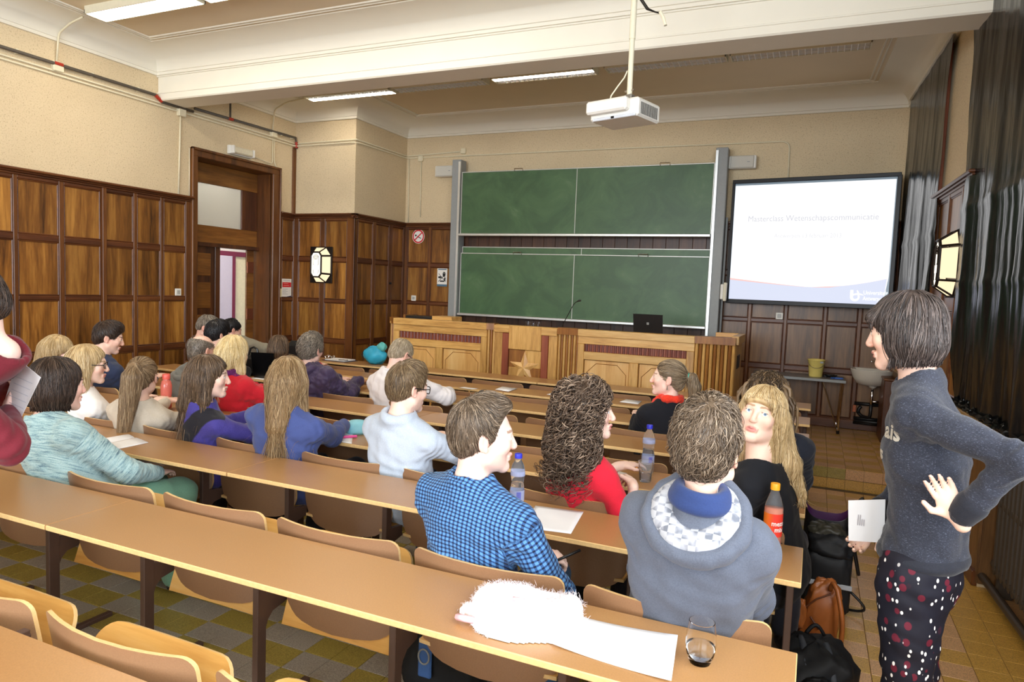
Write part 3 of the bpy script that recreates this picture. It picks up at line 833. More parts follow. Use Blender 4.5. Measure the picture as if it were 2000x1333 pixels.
# ------------------------------------------------------------------ projection screen with the slide
def build_screen():
    A = np.array([-1.0, 8.60, 0]); Bp = np.array([.735, 8.37, 0]); W = np.linalg.norm(Bp - A); ux = (Bp - A) / W; nn = np.array([ux[1], -ux[0], 0])
    z0, z1 = 1.600, 3.012
    t = thing('interactive_whiteboard', 'black-framed whiteboard showing a bright projected slide', 'screen', tuple((A + Bp) / 2 + np.array([0, 0, z0])))
    fn = lambda p: tuple(A + ux * p[0] + nn * p[1] + np.array([0, 0, p[2]]))
    def P(name, mb, m, par=t): return obj(name, xform(mb, fn), m, par)
    P('back_board', MB().cbox(0, W, -.04, .0, z0, z1, .004), M_GREYP)
    M_FRAME = plain('screen_frame', (16, 18, 22), .4, .35)
    for (a, b, c, d) in ((0, W, z0 - .02, z0 + .03), (0, W, z1 - .02, z1 + .025), (0, .03, z0, z1), (W - .035, W + .008, z0, z1)): P('frame', MB().cbox(a, b, -.02, .022, c, d, .005), M_FRAME)
    P('unlit_surface', MB().box(.03, W - .035, 0, .002, z0 + .03, z1 - .02), plain('whiteboard_surface', (150, 176, 196), .3, .5, var=.01))
    quad = [(.034, 1.628), (W - .10, 1.635), (W - .045, 2.968), (.034, 2.968)]
    def flat(pts, n, m, name):
        k = MB(); k.add([(u, n, v) for u, v in pts] , [tuple(range(len(pts)))]); return P(name, k, m)
    flat([(.034, 1.63), (W - .085, 1.63), (W - .048, 1.925), (W - .045, 2.968), (.034, 2.968)], .004, emit('slide_white', (255, 255, 255), SCREEN_E), 'slide')
    us = np.linspace(.034, W - .062, 40)
    f = (us - us[0]) / (us[-1] - us[0])
    top = 1.862 - .075 * np.sin(np.clip(f / 1.0, 0, 1) * math.pi * .62) / 1.0 + .118 * np.clip((f - .5) / .5, 0, 1) ** 1.7
    lo = [(us[0], 1.63), (W - .085, 1.63)]
    flat(lo + [(u, z) for u, z in zip(us[::-1], top[::-1])], .0048, emit('slide_blue', (218, 224, 245), K_), 'slide_wave')
    th = .030 * np.clip(1 - f / .72, 0, 1) ** .7
    flat([(u, z) for u, z in zip(us, top - .001)] + [(u, z) for u, z in zip(us[::-1], (top + th - .012 * (th > 0.004))[::-1])], .0056, emit('slide_coral', (255, 202, 196), K_), 'slide_line')
    def txt(s, u, v, size, m, name, n=.0064, width=None, bold=0.0):
        V, Fc = text_verts(s, size, bold); V = np.array(V)
        if width: V[:, 0] *= width / (V[:, 0].max() - V[:, 0].min())
        k = MB(); k.add([(u + p[0], n, v + p[1]) for p in V], Fc); return tag(P(name, k, m), kind='stuff')
    txt('Masterclass Wetenschapscommunicatie', .20, 2.545, .095, emit('slide_faint', (206, 206, 216), K_), 'slide_title', width=1.36)
    txt('Antwerpen 13 februari 2013', .505, 2.355, .068, emit('slide_faint2', (224, 224, 230), K_), 'slide_date', width=.71)
    wt = emit('slide_logo', (255, 255, 255), 1.15 * K_)
    txt('Universiteit', 1.472, 1.735, .062, wt, 'logo_text', width=.235, bold=.0008); txt('Antwerpen', 1.472, 1.672, .062, wt, 'logo_text', width=.20, bold=.0008)
    # u-shaped swoosh emblem: thick bowl with a crossing stroke and an arrow-like tip
    def ribbon(pts, wd, name):
        p = np.array(pts); T = np.gradient(p, axis=0); T /= np.linalg.norm(T, axis=1)[:, None]; N = np.stack([-T[:, 1], T[:, 0]], 1); wd = np.array(wd)[:, None]
        a = p + N * wd / 2; b = p - N * wd / 2; n = len(p)
        k = MB(); k.add([(u, .0064, v) for u, v in np.concatenate([a, b])], [(i, i + 1, n + i + 1, n + i) for i in range(n - 1)]); return P(name, k, wt)
    cx, cz, r = 1.395, 1.705, .036
    an = np.linspace(math.radians(180), math.radians(395), 22)
    ribbon([(cx - r, cz + .075), (cx - r, cz + .03)] + [(cx + r * math.cos(a), cz + r * math.sin(a)) for a in an], [.030] * 2 + [.030 - .014 * i / 21 for i in range(22)], 'logo_bowl')
    ribbon([(cx - .045, cz + .0), (cx - .01, cz + .028), (cx + .03, cz + .034), (cx + .062, cz + .028), (cx + .085, cz + .02)], [.008, .016, .02, .014, .002], 'logo_stroke')
    ribbon([(cx + .016, cz + .072), (cx + .026, cz + .05), (cx + .034, cz + .02)], [.010, .018, .012], 'logo_stroke')
build_screen()
# ------------------------------------------------------------------ projector on its ceiling pole
def build_projector():
    t = thing('ceiling_projector', 'white projector hanging on a pole in front of the ceiling beam', 'projector', (-1.2, 4.3, 2.75), math.radians(-17))
    def P(name, mb, m, par=t, sm=False): return obj(name, mb, m, par, sm, local=True)
    m = MB(); m.hex([(-.17, -.10, -.028), (.14, -.10, -.028), (.15, .16, -.028), (-.17, .16, -.028), (-.17, -.10, .085), (.15, -.10, .085), (.15, .16, .085), (-.17, .16, .085)])
    body = P('body', MB().cbox(-.175, .175, -.10, .17, -.028, .085, .012), M_WHITE)
    P('front_lip', MB().cbox(-.175, .12, -.155, -.10, .005, .085, .012), M_WHITE)
    P('bottom_edge', MB().cbox(-.15, .16, -.108, -.095, -.03, -.012, .004), plain('projector_strip', (210, 216, 224), .4), body)
    P('sensor', MB().cbox(-.012, .012, -.112, -.10, -.028, -.014, .003), M_BLACKP, body)
    for i in range(14):
        P('vent_slot', MB().cbox(.1735, .177, -.065 + i * .0145, -.058 + i * .0145, -.012, .06, .001), M_BLACKP, body)
    P('name_strip', MB().cbox(-.06, .0, -.1562, -.154, .03, .05, .0005), plain('projector_mark', (226, 226, 226), .5), body)
    for y in (-.03, .1): P('top_foot', MB().cbox(.10, .14, y, y + .03, .085, .093, .003), M_BLACKP, body)
    P('mount_plate', MB().cbox(-.02, .11, -.03, .08, .085, .094, .003), M_CREAM)
    P('tilt_bracket', MB().cbox(.01, .06, .0, .05, .09, .14, .005), plain('bracket_grey', (130, 126, 118), .4, metal=.5))
    pole = MB(); pole.tube([(.035, .02, .13), (.035, .02, .50)], .0165, 14); pole.tube([(.035, .02, .48), (.035, .02, 1.25)], .0195, 14)
    pl = P('pole', pole, M_CREAM, sm='auto')
    for sx in (-1, 1): P('clamp_screw', MB().tube([(.035 + sx * .016, .02, .165), (.035 + sx * .032, .02, .165)], .007, 8), M_STEEL, pl)
    P('ceiling_plate', MB().cbox(-.05, .12, -.06, .10, 1.235, 1.25, .004), M_CREAM, pl)
    P('cable', MB().tube([(-.085, -.02, .088), (-.075, -.02, .14), (-.04, 0, .20), (-.01, .02, .25), (.012, .02, .29)], .0045, 6), M_CREAM)
    cab = MB()
    for dx in (0, .012): cab.tube([(.06 + dx, .0, 1.23), (.062 + dx, .0, .95), (.066 + dx, 0, .80), (.09 + dx, 0, .70), (.14 + dx, 0, .63), (.20, .0, .60), (.235, 0, .585)], .005, 6)
    P('black_cable', cab, M_BLACKP); P('cable_plug', MB().tube([(.235, 0, .592), (.26, .0, .55), (.275, 0, .505)], .011, 8), M_CREAM)
build_projector()
# ------------------------------------------------------------------ ceiling light strips
def louvre(x0, x1, y0, y1, z, lit, label, group):
    t = thing('ceiling_light', label, 'light', ((x0 + x1) / 2, (y0 + y1) / 2, z), 0, group)
    h = MB(); h.cbox(x0, x1, y0, y1, z + .035, ZCEIL, .003); h.cbox(x0, x1, y0, y0 + .012, z, z + .04, .002); h.cbox(x0, x1, y1 - .012, y1, z, z + .04, .002); h.cbox(x0, x0 + .012, y0, y1, z, z + .04, .002); h.cbox(x1 - .012, x1, y0, y1, z, z + .04, .002)
    hs = obj('housing', h, M_CREAM, t)
    M_REFL = plain('reflector', (240, 242, 244), .4, .6, var=.02)
    ym = (y0 + y1) / 2
    for k, (a, b) in enumerate(((y0 + .012, ym - .004), (ym + .004, y1 - .012))):
        c = (a + b) / 2; hw = (b - a) / 2
        P = [[(x, c + hw * math.cos(u), z + .034 * math.sin(u) + .002) for u in np.linspace(.15, math.pi - .15, 7)] for x in (x0 + .014, x1 - .014)]
        obj('reflector', MB().surf(P), M_REFL, t, True)
        if lit[k]: obj('lit_tube', MB().cbox(x0 + .015, x1 - .015, a, b, z + .001, z + .008, .002), emit('fluorescent_tube', (255, 244, 226), TUBE_E), t)
        else:
            obj('tube', MB().tube([(x0 + .02, c, z + .02), (x1 - .02, c, z + .02)], .008, 8), M_WHITE, t)
            m = MB(); n = int((x1 - x0) / .055)
            for i in range(1, n): xx = x0 + (x1 - x0) * i / n; m.box(xx - .004, xx + .004, a, b, z + .001, z + .024)
            tag(obj('louvre', m, M_REFL, t), kind='stuff')
for i, (x0, x1, lit) in enumerate(((-6.05, -4.775, (0, 1)), (-4.755, -3.54, (0, 0)), (-3.44, -2.265, (1, 0)), (-2.15, -.945, (0, 0)), (-.91, .30, (0, 0)))):
    louvre(x0, x1, 6.925, 7.12, 3.935, lit, ['lit louvred strip light nearest the left wall, beyond the ceiling beam', 'unlit louvred strip light between the two lit ones', 'lit louvred strip light left of the projector pole', 'unlit louvred strip light behind the projector pole', 'unlit louvred strip light at the right end, near the black foil'][i], 'strip lights beyond the beam')
for i, (x0, x1) in enumerate(((-6.10, -4.86), (-4.80, -3.56), (-3.5, -2.26), (-2.2, -.96), (-.9, .3))):
    louvre(x0, x1, 4.15, 4.36, 3.93, (1, 1) if i < 3 else (0, 0), 'strip light on the near side of the beam, ' + ['nearest the left wall', 'second from the left wall', 'third from the left wall', 'fourth from the left wall', 'above the aisle'][i], 'strip lights this side of the beam')
# ------------------------------------------------------------------ wall lamps: faceted octagons
def build_lamp(fn, flip, label, loc):
    t = thing('wall_lamp', label, 'lamp', loc)
    def P(name, mb, m, par=t): return obj(name, xform(mb, fn, flip), m, par)
    M_IRON = plain('lamp_iron', (32, 24, 20), .5, .4, metal=.4)
    M_GL = emit('lamp_glass', (255, 228, 186), LAMP_E)
    P('back_plate', MB().cbox(-.185, .185, 0, .012, -.245, .245, .003), M_IRON)
    def octo(w, h, c): return [(-w + c, h), (w - c, h), (w, h - c * 1.25), (w, -h + c * 1.25), (w - c, -h), (-w + c, -h), (-w, -h + c * 1.25), (-w, h - c * 1.25)]
    O, I = octo(.17, .235, .085), octo(.085, .165, .035)
    D = .115
    for k in range(8):
        a, b = O[k], O[(k + 1) % 8]; c, d = I[(k + 1) % 8], I[k]
        q = np.array([(a[0], .012, a[1]), (b[0], .012, b[1]), (c[0], D, c[1]), (d[0], D, d[1])]); ctr = q.mean(0)
        g = ctr + (q - ctr) * .86
        P('glass_pane', MB().add([tuple(p) for p in g] , [(0, 1, 2, 3)]), M_GL)
        P('iron_rib', MB().tube([(a[0], .012, a[1]), (d[0], D, d[1])], .009, 6), M_IRON)
        P('iron_rib', MB().tube([(d[0], D, d[1]), (c[0], D, c[1])], .012, 6), M_IRON); P('iron_rib', MB().tube([(a[0], .012, a[1]), (b[0], .012, b[1])], .007, 6), M_IRON)
    fp = P('front_pane', MB().add([(p[0] * .88, D - .002, p[1] * .94) for p in I], [tuple(range(8))]), emit('lamp_glass_front', (255, 246, 226), LAMP_E * 1.3))
    an = np.linspace(0, 4.2 * math.pi, 40)
    sc = MB(); sc.tube([(.0 + (.008 + .030 * (1 - a / an[-1])) * math.cos(a), D + .004, .095 + (.008 + .030 * (1 - a / an[-1])) * math.sin(a)) for a in an], .003, 4)
    for s in (-1, 1): sc.tube([(s * .04, D + .004, .12), (s * .042, D + .004, .0), (s * .03, D + .004, -.01)], .003, 4); sc.tube([(s * .045, D + .004, -.07), (s * .04, D + .004, -.11), (s * .03, D + .004, -.12)], .003, 4)
    P('iron_scroll', sc, M_IRON, fp)
build_lamp(lambda p: (-6.165 + p[0], YC - .026 - p[1], 1.872 + p[2]), True, 'lit octagonal iron wall lamp on the panelled corner column', (-6.165, YC, 1.872))
lt = Ty(5.86)
build_lamp(lambda p: RWf((lt - p[0], p[1] + .026, 1.95 + p[2])), True, 'lit octagonal iron wall lamp between the two black foil sheets', tuple(RWf((lt, 0, 1.95))))
# ------------------------------------------------------------------ cable runs and fittings on the walls
def run(name, label, cat, path, r, m, n=8, clips=None, base=None, group=None):
    base = base or path[0]
    t = thing(name, label, cat, base, 0, group)
    obj('pipe', MB().tube(path, r, n), m, t, True)
    if clips:
        for c in clips: obj('clip', MB().cbox(c[0] - .012, c[0] + .02, c[1] - .012, c[1] + .012, c[2] - r - .006, c[2] + r + .006, .003), M_COND, t)
    return t
def bend(pts, r=.06, n=5):
    P = [np.array(p, float) for p in pts]; out = [P[0]]
    for a, b, c in zip(P, P[1:], P[2:]):
        d1 = (a - b) / np.linalg.norm(a - b); d2 = (c - b) / np.linalg.norm(c - b)
        s, e = b + d1 * r, b + d2 * r
        for k in range(n + 1):
            f = k / n; out.append((1 - f) ** 2 * s + 2 * f * (1 - f) * b + f * f * e)
    out.append(P[-1]); return out
xw = XL + .04
t = run('dark_pipe', 'dark metal pipe along the left wall above the panelling', 'pipe', [(xw, YREAR + .1, 3.58), (xw, 5.30, 3.575), (xw + .0, 5.37, 3.52), (xw, 5.78, 3.52)], .016, M_PIPE, clips=[(XL + .02, y, 3.58) for y in (3.9, 4.6, 5.1)])
obj('red_joint', MB().tube([(xw, 4.22, 3.58), (xw, 4.30, 3.58)], .019, 8), M_REDC, t); obj('red_joint', MB().tube([(xw, 5.29, 3.574), (xw, 5.37, 3.524)], .0185, 8), M_REDC, t)
t = run('dark_pipe', 'dark metal pipe on the left wall past the ceiling beam', 'pipe', [(xw, 5.80, 3.56), (xw, 7.46, 3.585), (xw, 7.475, 3.50), (xw, 7.478, 3.44)], .016, M_PIPE, clips=[(XL + .02, y, 3.58) for y in (7.2, 7.40)])
obj('drop_pipe', MB().tube([(xw, 6.32, 3.57), (xw, 6.32, 3.86)], .012, 8), M_PIPE, t); obj('red_joint', MB().tube([(xw, 6.29, 3.565), (xw, 6.36, 3.568)], .019, 8), M_REDC, t); obj('red_joint', MB().tube([(xw, 7.475, 3.53), (xw, 7.478, 3.45)], .019, 8), M_REDC, t)
xc = XL + .016
run('white_conduit', 'upper white conduit along the left wall, over the corner column to the front wall', 'conduit', bend([(xc, YREAR + .1, 3.525), (xc, YC - .016, 3.512), (XC + .016, YC - .016, 3.52), (XC + .016, YF - .016, 3.535), (-4.72, YF - .016, 3.565)], .02, 3), .009, M_COND)
run('white_conduit', 'lower white conduit running round the room and bending down behind the screen', 'conduit', bend([(xc, YREAR + .1, 3.49), (xc, YC - .016, 3.478), (XC + .016, YC - .016, 3.486), (XC + .016, YF - .016, 3.505), (-2.5, YF - .016, 3.50), (-.41, YF - .016, 3.488), (-.395, YF - .016, 2.9)], .09, 5), .009, M_COND)
run('white_conduit', 'short white conduit from junction box down to the left wainscot, before the door', 'conduit', [(xc, 5.63, 3.46), (xc, 5.62, 3.1), (xc, 5.605, 2.565)], .010, M_COND)
run('white_conduit', 'white conduit down the left edge of the door frame', 'conduit', [(xc, 5.752, 3.11), (xc, 5.752, 2.57)], .007, M_COND)
run('white_conduit', 'white conduit falling from the first ceiling light to the left wall', 'conduit', bend([(-6.28, 4.26, 3.965), (-6.45, 4.26, 3.93), (-6.62, 4.26, 3.86), (xc, 4.26, 3.60)], .05, 4), .009, M_COND)
run('white_conduit', 'white conduit falling from the far strip light to the left wall', 'conduit', bend([(-6.05, 7.05, 3.975), (-6.42, 7.05, 3.94), (-6.62, 7.05, 3.86), (xc, 7.05, 3.58)], .05, 4), .009, M_COND)
run('white_conduit', 'thin cable from junction box to the emergency light above the door', 'conduit', bend([(xc, 7.06, 3.56), (xc, 7.06, 3.16), (xc, 6.68, 3.20)], .05, 4), .006, M_COND)
run('white_conduit', 'thin cable falling beside the right door post', 'conduit', bend([(xc, 7.09, 3.5), (xc, 7.09, 3.18), (xc, 7.23, 3.02), (xc, 7.23, 2.64)], .05, 4), .006, M_COND)
run('white_conduit', 'white conduit dropping in the front left corner', 'conduit', [(-5.615, YF - .014, 3.5), (-5.60, YF - .014, 2.57)], .009, M_COND)
run('white_conduit', 'white conduit dropping left of the small wall speaker', 'conduit', [(-5.405, YF - .014, 3.49), (-5.395, YF - .014, 2.65)], .009, M_COND)
for i, (p, lab) in enumerate((((XL + .03, 4.262, 3.555), 'white junction box under the dark pipe at the far left'), ((XL + .03, 5.635, 3.475), 'white junction box under the ceiling beam'), ((XL + .03, 7.06, 3.55), 'white junction box near the corner column'))):
    o = obj('junction_box', MB().cbox(p[0] - .03, p[0] + .02, p[1] - .05, p[1] + .05, p[2] - .045, p[2] + .045, .008), M_COND, None, at=p); tag(o, lab, 'box', 'junction boxes on the left wall')
for p, lab in (((-5.41, YF - .02, 3.49), 'white junction box left of the blackboard post'), ((-4.71, YF - .02, 3.57), 'white junction box above the left blackboard post')):
    tag(obj('junction_box', MB().cbox(p[0] - .04, p[0] + .04, YF - .04, YF, p[2] - .04, p[2] + .04, .008), M_COND, None, at=p), lab, 'box')
t = thing('emergency_light', 'boxy white emergency light fixed above the door', 'light', (XL, 6.49, 3.16))
obj('housing', MB().cbox(XL, XL + .05, 6.31, 6.67, 3.155, 3.26, .006), M_WHITE, t)
obj('diffuser', MB().cbox(XL + .05, XL + .10, 6.335, 6.645, 3.165, 3.25, .015), plain('diffuser_cream', (226, 218, 192), .35, .5), t)
for y in (6.315, 6.64): obj('end_cap', MB().cbox(XL + .05, XL + .105, y, y + .025, 3.16, 3.255, .004), M_WHITE, t)
def socket(pt, axis, label):
    t = thing('wall_socket', label, 'socket', pt); x, y, z = pt
    if axis == 'x':
        obj('plate', MB().cbox(x, x + .012, y - .04, y + .04, z - .04, z + .04, .004), M_WHITE, t); obj('insert', MB().cbox(x + .010, x + .016, y - .022, y + .022, z - .022, z + .022, .003), plain('socket_grey', (176, 176, 172), .4), t)
    else:
        obj('plate', MB().cbox(x - .04, x + .04, y - .012, y, z - .04, z + .04, .004), M_WHITE, t); obj('insert', MB().cbox(x - .022, x + .022, y - .016, y - .010, z - .022, z + .022, .003), plain('socket_grey', (176, 176, 172), .4), t)
socket((XL + .014, 5.60, 1.462), 'x', 'white wall socket on the left panelling beside the door'); socket((-5.465, YF - .014, 1.455), 'y', 'white wall socket under the no smoking sign'); socket((-.391, YF - .026, 1.45), 'y', 'grey wall socket below the projected slide')
# signs
M_RED = plain('sign_red', (214, 40, 48), .4); M_BLK = plain('sign_black', (26, 26, 28), .5); M_SW = plain('sign_white', (240, 238, 232), .5, var=.01)
t = thing('no_smoking_sign', 'round red and white no smoking sign on the front panelling', 'sign', (-5.42, YF - .014, 2.37))
yy = YF - .0142
def disc(r0, r1, n=32, y=yy, cx=-5.415, cz=2.365):
    V = []; 
    for k in range(n):
        a = 2 * math.pi * k / n; V += [(cx + r0 * math.cos(a), y, cz + r0 * math.sin(a)), (cx + r1 * math.cos(a), y, cz + r1 * math.sin(a))]
    return MB().add(V, [(2 * k, 2 * k + 1, (2 * k + 3) % (2 * n), (2 * k + 2) % (2 * n)) for k in range(n)])
pl = MB(); pl.tube([(-5.415, yy, 2.365), (-5.415, yy - .004, 2.365)], .104, 32); obj('plate', pl, M_SW, t)
obj('ring', disc(.078, .098, 32, yy - .0048), M_RED, t)
k = MB(); c45 = math.cos(math.radians(42)); s45 = math.sin(math.radians(42))
k.add([(-5.415 + a * c45 - b * s45, yy - .0052, 2.365 + a * s45 + b * c45) for a, b in ((-.085, -.009), (.085, -.009), (.085, .009), (-.085, .009))], [(0, 1, 2, 3)]); obj('slash', k, M_RED, t)
k = MB(); k.add([(-5.475, yy - .005, 2.372), (-5.452, yy - .005, 2.362), (-5.442, yy - .005, 2.385), (-5.463, yy - .005, 2.395)], [(0, 1, 2, 3)]); k.add([(-5.436, yy - .005, 2.36), (-5.37, yy - .005, 2.33), (-5.366, yy - .005, 2.34), (-5.432, yy - .005, 2.372)], [(0, 1, 2, 3)]); obj('cigarette', k, M_BLK, t)
t = thing('food_ban_poster', 'white poster with crossed-out drink and snack beside the blackboard post', 'poster', (-4.98, YF - .026, 1.78))
px, pz, py = -4.985, 1.775, YF - .03
def pq(name, pts, m, dy=0): obj(name, MB().add([(px + a, py - .0012 - dy, pz + b) for a, b in pts], [tuple(range(len(pts)))]), m, t)
obj('sheet', MB().cbox(px - .083, px + .083, py - .001, py + .003, pz - .13, pz + .13, .0005), M_SW, t)
M_BLU = plain('poster_blue', (84, 118, 142), .5)
pq('header', [(-.07, .108), (.07, .108), (.07, .122), (-.07, .122)], M_BLU); pq('footer', [(-.083, -.13), (.083, -.13), (.083, -.10), (-.083, -.10)], M_BLU)
pq('cup', [(.012, .01), (.05, .01), (.056, .062), (.006, .062)], M_BLK); pq('cup_lid', [(.012, .066), (.052, .066), (.046, .08), (.018, .08)], M_BLK); pq('bottle', [(.03, -.05), (.055, -.05), (.058, .0), (.034, .0)], M_BLK)
pq('snack', [(-.058 + .03 * math.cos(a) + .02, -.005 + .016 * math.sin(a) + .006) for a in np.linspace(0, 2 * math.pi, 14)[:-1]], M_BLK); pq('burger', [(-.04, -.065), (.04, -.065), (.034, -.045), (-.03, -.045)], M_BLK)
pq('cross', [(-.062, .052), (-.056, .056), (.064, -.058), (.058, -.064)], M_BLK, .0004); pq('cross', [(-.066, -.06), (-.06, -.066), (.056, .044), (.05, .05)], M_BLK, .0004)
t = thing('notice', 'white notice with a red block pinned beside the door', 'poster', (XL + .03, 7.335, 1.42)); xx = XL + .030
obj('sheet', MB().cbox(xx - .002, xx, 7.245, 7.43, 1.42, 1.665, .0004), M_SW, t); obj('red_block', MB().add([(xx + .0004, 7.255, 1.55), (xx + .0004, 7.425, 1.552), (xx + .0004, 7.425, 1.618), (xx + .0004, 7.255, 1.618)], [(0, 1, 2, 3)]), M_RED, t)
obj('blue_corner', MB().add([(xx + .0004, 7.34, 1.421), (xx + .0004, 7.428, 1.421), (xx + .0004, 7.428, 1.436)], [(0, 1, 2)]), plain('notice_navy', (40, 44, 90), .5), t)
g_ = plain('print_grey', (150, 146, 156), .6)
for i in range(5): obj('print_line', MB().add([(xx + .0004, 7.26, 1.455 + i * .017), (xx + .0004, 7.36 - (i % 2) * .03, 1.455 + i * .017), (xx + .0004, 7.36 - (i % 2) * .03, 1.459 + i * .017), (xx + .0004, 7.26, 1.459 + i * .017)], [(0, 1, 2, 3)]), g_, t)
for i in range(2): obj('print_line', MB().add([(xx + .0008, 7.275, 1.57 + i * .026), (xx + .0008, 7.385 - i * .02, 1.57 + i * .026), (xx + .0008, 7.385 - i * .02, 1.578 + i * .026), (xx + .0008, 7.275, 1.578 + i * .026)], [(0, 1, 2, 3)]), plain('notice_pale', (240, 150, 140), .5), t)
obj('print_line', MB().add([(xx + .0004, 7.27, 1.64), (xx + .0004, 7.40, 1.64), (xx + .0004, 7.40, 1.646), (xx + .0004, 7.27, 1.646)], [(0, 1, 2, 3)]), g_, t)
tag(obj('notice', MB().cbox(xx - .003, xx, 7.165, 7.245, 1.415, 1.53, .0004), plain('cream_card', (236, 226, 184), .6), None, at=(xx, 7.2, 1.41)), 'small cream card left of the red and white notice', 'poster')
# loudspeakers beside the board
M_SPK = plain('speaker_grille', (206, 204, 194), .6, .3, var=.05, scale=260)
for x0, x1, z0, lab in ((-5.10, -4.775, 3.205, 'pale flat loudspeaker left of the blackboard'), (-1.065, -.755, 3.175, 'pale flat loudspeaker above the projected slide')):
    t = thing('wall_speaker', lab, 'speaker', ((x0 + x1) / 2, 8.66, z0), 0, 'wall loudspeakers')
    obj('cabinet', MB().cbox(x0, x1, 8.60, 8.70, z0, z0 + .15, .008), M_WHITE, t)
    obj('grille', MB().cbox(x0 + .02, x1 - .025, 8.585, 8.605, z0 + .004, z0 + .146, .008), M_SPK, t)
    obj('bracket', MB().cbox((x0 + x1) / 2 - .03, (x0 + x1) / 2 + .03, 8.70, YF, z0 + .05, z0 + .10, .004), M_GREYP, t)
    obj('badge', MB().cbox(x1 - .10, x1 - .07, 8.584, 8.586, z0 + .07, z0 + .078, .0005), M_GREYP, t)
# ------------------------------------------------------------------ black foil over the windows
def foilmat():
    t = NT('black_foil'); v = t.coords((1, 1, 1), rand=False)
    v2 = t.coords((1, 4, .8), rand=False); v3 = t.coords((1, 11, 2.6), rand=False)
    n1 = t.noise(v2, 2.2, 2, .5, .3); n2 = t.noise(v3, 2.2, 2, .5, .5)
    a = t.node('ShaderNodeMath', operation='MULTIPLY_ADD'); t.link(n2, a.inputs[0]); a.inputs[1].default_value = .3; t.link(n1, a.inputs[2])
    t.col((.006, .0065, .007)); t.set(.22, .38); t.bump(a.outputs[0], .25, .03)
    return t.m
M_FOIL = foilmat()
def foil(y0t, y0b, y1, z0, z1, seed, label):
    rr = np.random.default_rng(seed)
    nu, nv = 130, 90
    ph = rr.uniform(0, 6.28, 12); P = np.zeros((nu, nv, 3))
    for j in range(nv):
        g = j / (nv - 1); z = z0 + (z1 - z0) * g
        for i in range(nu):
            f = i / (nu - 1)
            y0 = y0b + (y0t - y0b) * (g ** .8) + .035 * math.sin(g * 9 + ph[0]) * (1 - abs(2 * g - 1)) + .02 * math.sin(g * 23 + ph[1])
            y = y0 + (y1 - y0) * f
            u = y * 7
            amp = .003 + .026 * (1 - g) ** 1.3
            n = .040 + amp * (math.sin(u * 1.3 + 1.2 * math.sin(g * 3 + ph[2]) + ph[3]) + .5 * math.sin(u * 3.1 + 1.6 * math.sin(g * 4 + ph[4])) + .16 * math.sin(u * 8.7 + 3 * math.sin(g * 5 + ph[5]) + ph[6]) + .05 * math.sin(u * 19 + 4 * g + ph[7]))
            n += .008 * math.exp(-((g - .44) / .012) ** 2) + .006 * math.exp(-((g - .27) / .01) ** 2)
            P[i, j] = RWf((Ty(y), max(n, .006), z))
    t = thing('blackout_foil', label, 'foil', tuple(RWf((Ty((y0b + y1) / 2), .03, z0))), 0, 'black plastic sheets over the windows')
    obj('sheet', MB().surf(P), M_FOIL, t, True)
    # crumpled hem along the bottom
    nh = 160; Q = np.zeros((nh, 12, 3))
    for i in range(nh):
        y = y0b + (y1 - y0b) * i / (nh - 1)
        for k in range(12):
            a = k / 11 * 2 * math.pi
            rad = .025 + .012 * math.sin(i * 1.7 + k * 1.3) + .010 * math.sin(i * .63 + k * 2.2)
            Q[i, k] = RWf((Ty(y), .045 + rad * 1.1 * math.cos(a), z0 + .016 + abs(rad) * .8 * (math.sin(a) + .35)))
    obj('crumpled_hem', MB().surf(Q), M_FOIL, t, 'auto')
foil(6.52, 6.72, 8.46, 1.0, 3.82, 3, 'far sheet of glossy black foil hung over a window, behind the lamp')
foil(5.90, 5.42, 2.95, .985, 3.99, 5, 'near sheet of glossy black foil hung over a window, beside the standing woman')
k = MB(); k.cbox(Ty(8.47), Ty(6.5), .0, .06, 3.80, 3.84, .004); tag(obj('foil_batten', xform(k, RWf), M_COVE, None), 'pale batten along the top of the far black foil', 'batten')
# crumpled clear tape and film lying on the near sill
rr = np.random.default_rng(9)
k = MB()
for i in range(16):
    y = 4.95 - i * .095 + rr.uniform(-.02, .02); n = .0 + rr.uniform(-.01, .02)
    P = [[RWf((Ty(y + (a - 2) * .022), n + (b - 1) * .016 + rr.uniform(-.006, .006), .978 + abs(rr.normal(0, .010)))) for b in range(3)] for a in range(5)]
    k.surf(P)
tag(obj('crumpled_film', k, plain('pale_film', (206, 218, 214), .25, .6, var=.2, scale=60), None), 'crumpled pale plastic film lying along the window sill', 'film')
# ------------------------------------------------------------------ radiator and pipes
M_RAD = plain('radiator_paint', (74, 64, 54), .45, .4, var=.05)
t = thing('cast_iron_radiator', 'dark brown cast iron column radiator under the near window sill', 'radiator', tuple(RWf((Ty(4.15), -.08, 0))))
for i in range(20):
    tt_ = Ty(4.64) + .05 + i * .068
    k = MB()
    for n in (-.16, -.105, -.05):
        k.tube([(tt_, n, .16), (tt_, n, .84)], .017, 8)
    k.tube([(tt_, -.17, .84), (tt_, -.04, .84)], .028, 8); k.tube([(tt_, -.17, .16), (tt_, -.04, .16)], .03, 8); k.cbox(tt_ - .03, tt_ + .03, -.06, -.04, .52, .56, .004)
    obj('section', xform(k, RWf), M_RAD, t, 'auto')
for tt_ in (Ty(4.64) + .05, Ty(4.64) + .05 + 19 * .068): obj('foot', xform(MB().cbox(tt_ - .02, tt_ + .02, -.14, -.06, 0, .15, .006), RWf), M_RAD, t)
obj('valve', xform(MB().tube([(Ty(4.7) + .0, -.08, .16), (Ty(4.7) + .08, -.08, .16)], .03, 10), RWf), M_RAD, t)
t = thing('heating_pipe', 'brown heating pipe along the floor at the right wall', 'pipe', tuple(RWf((Ty(4.0), -.03, 0))))
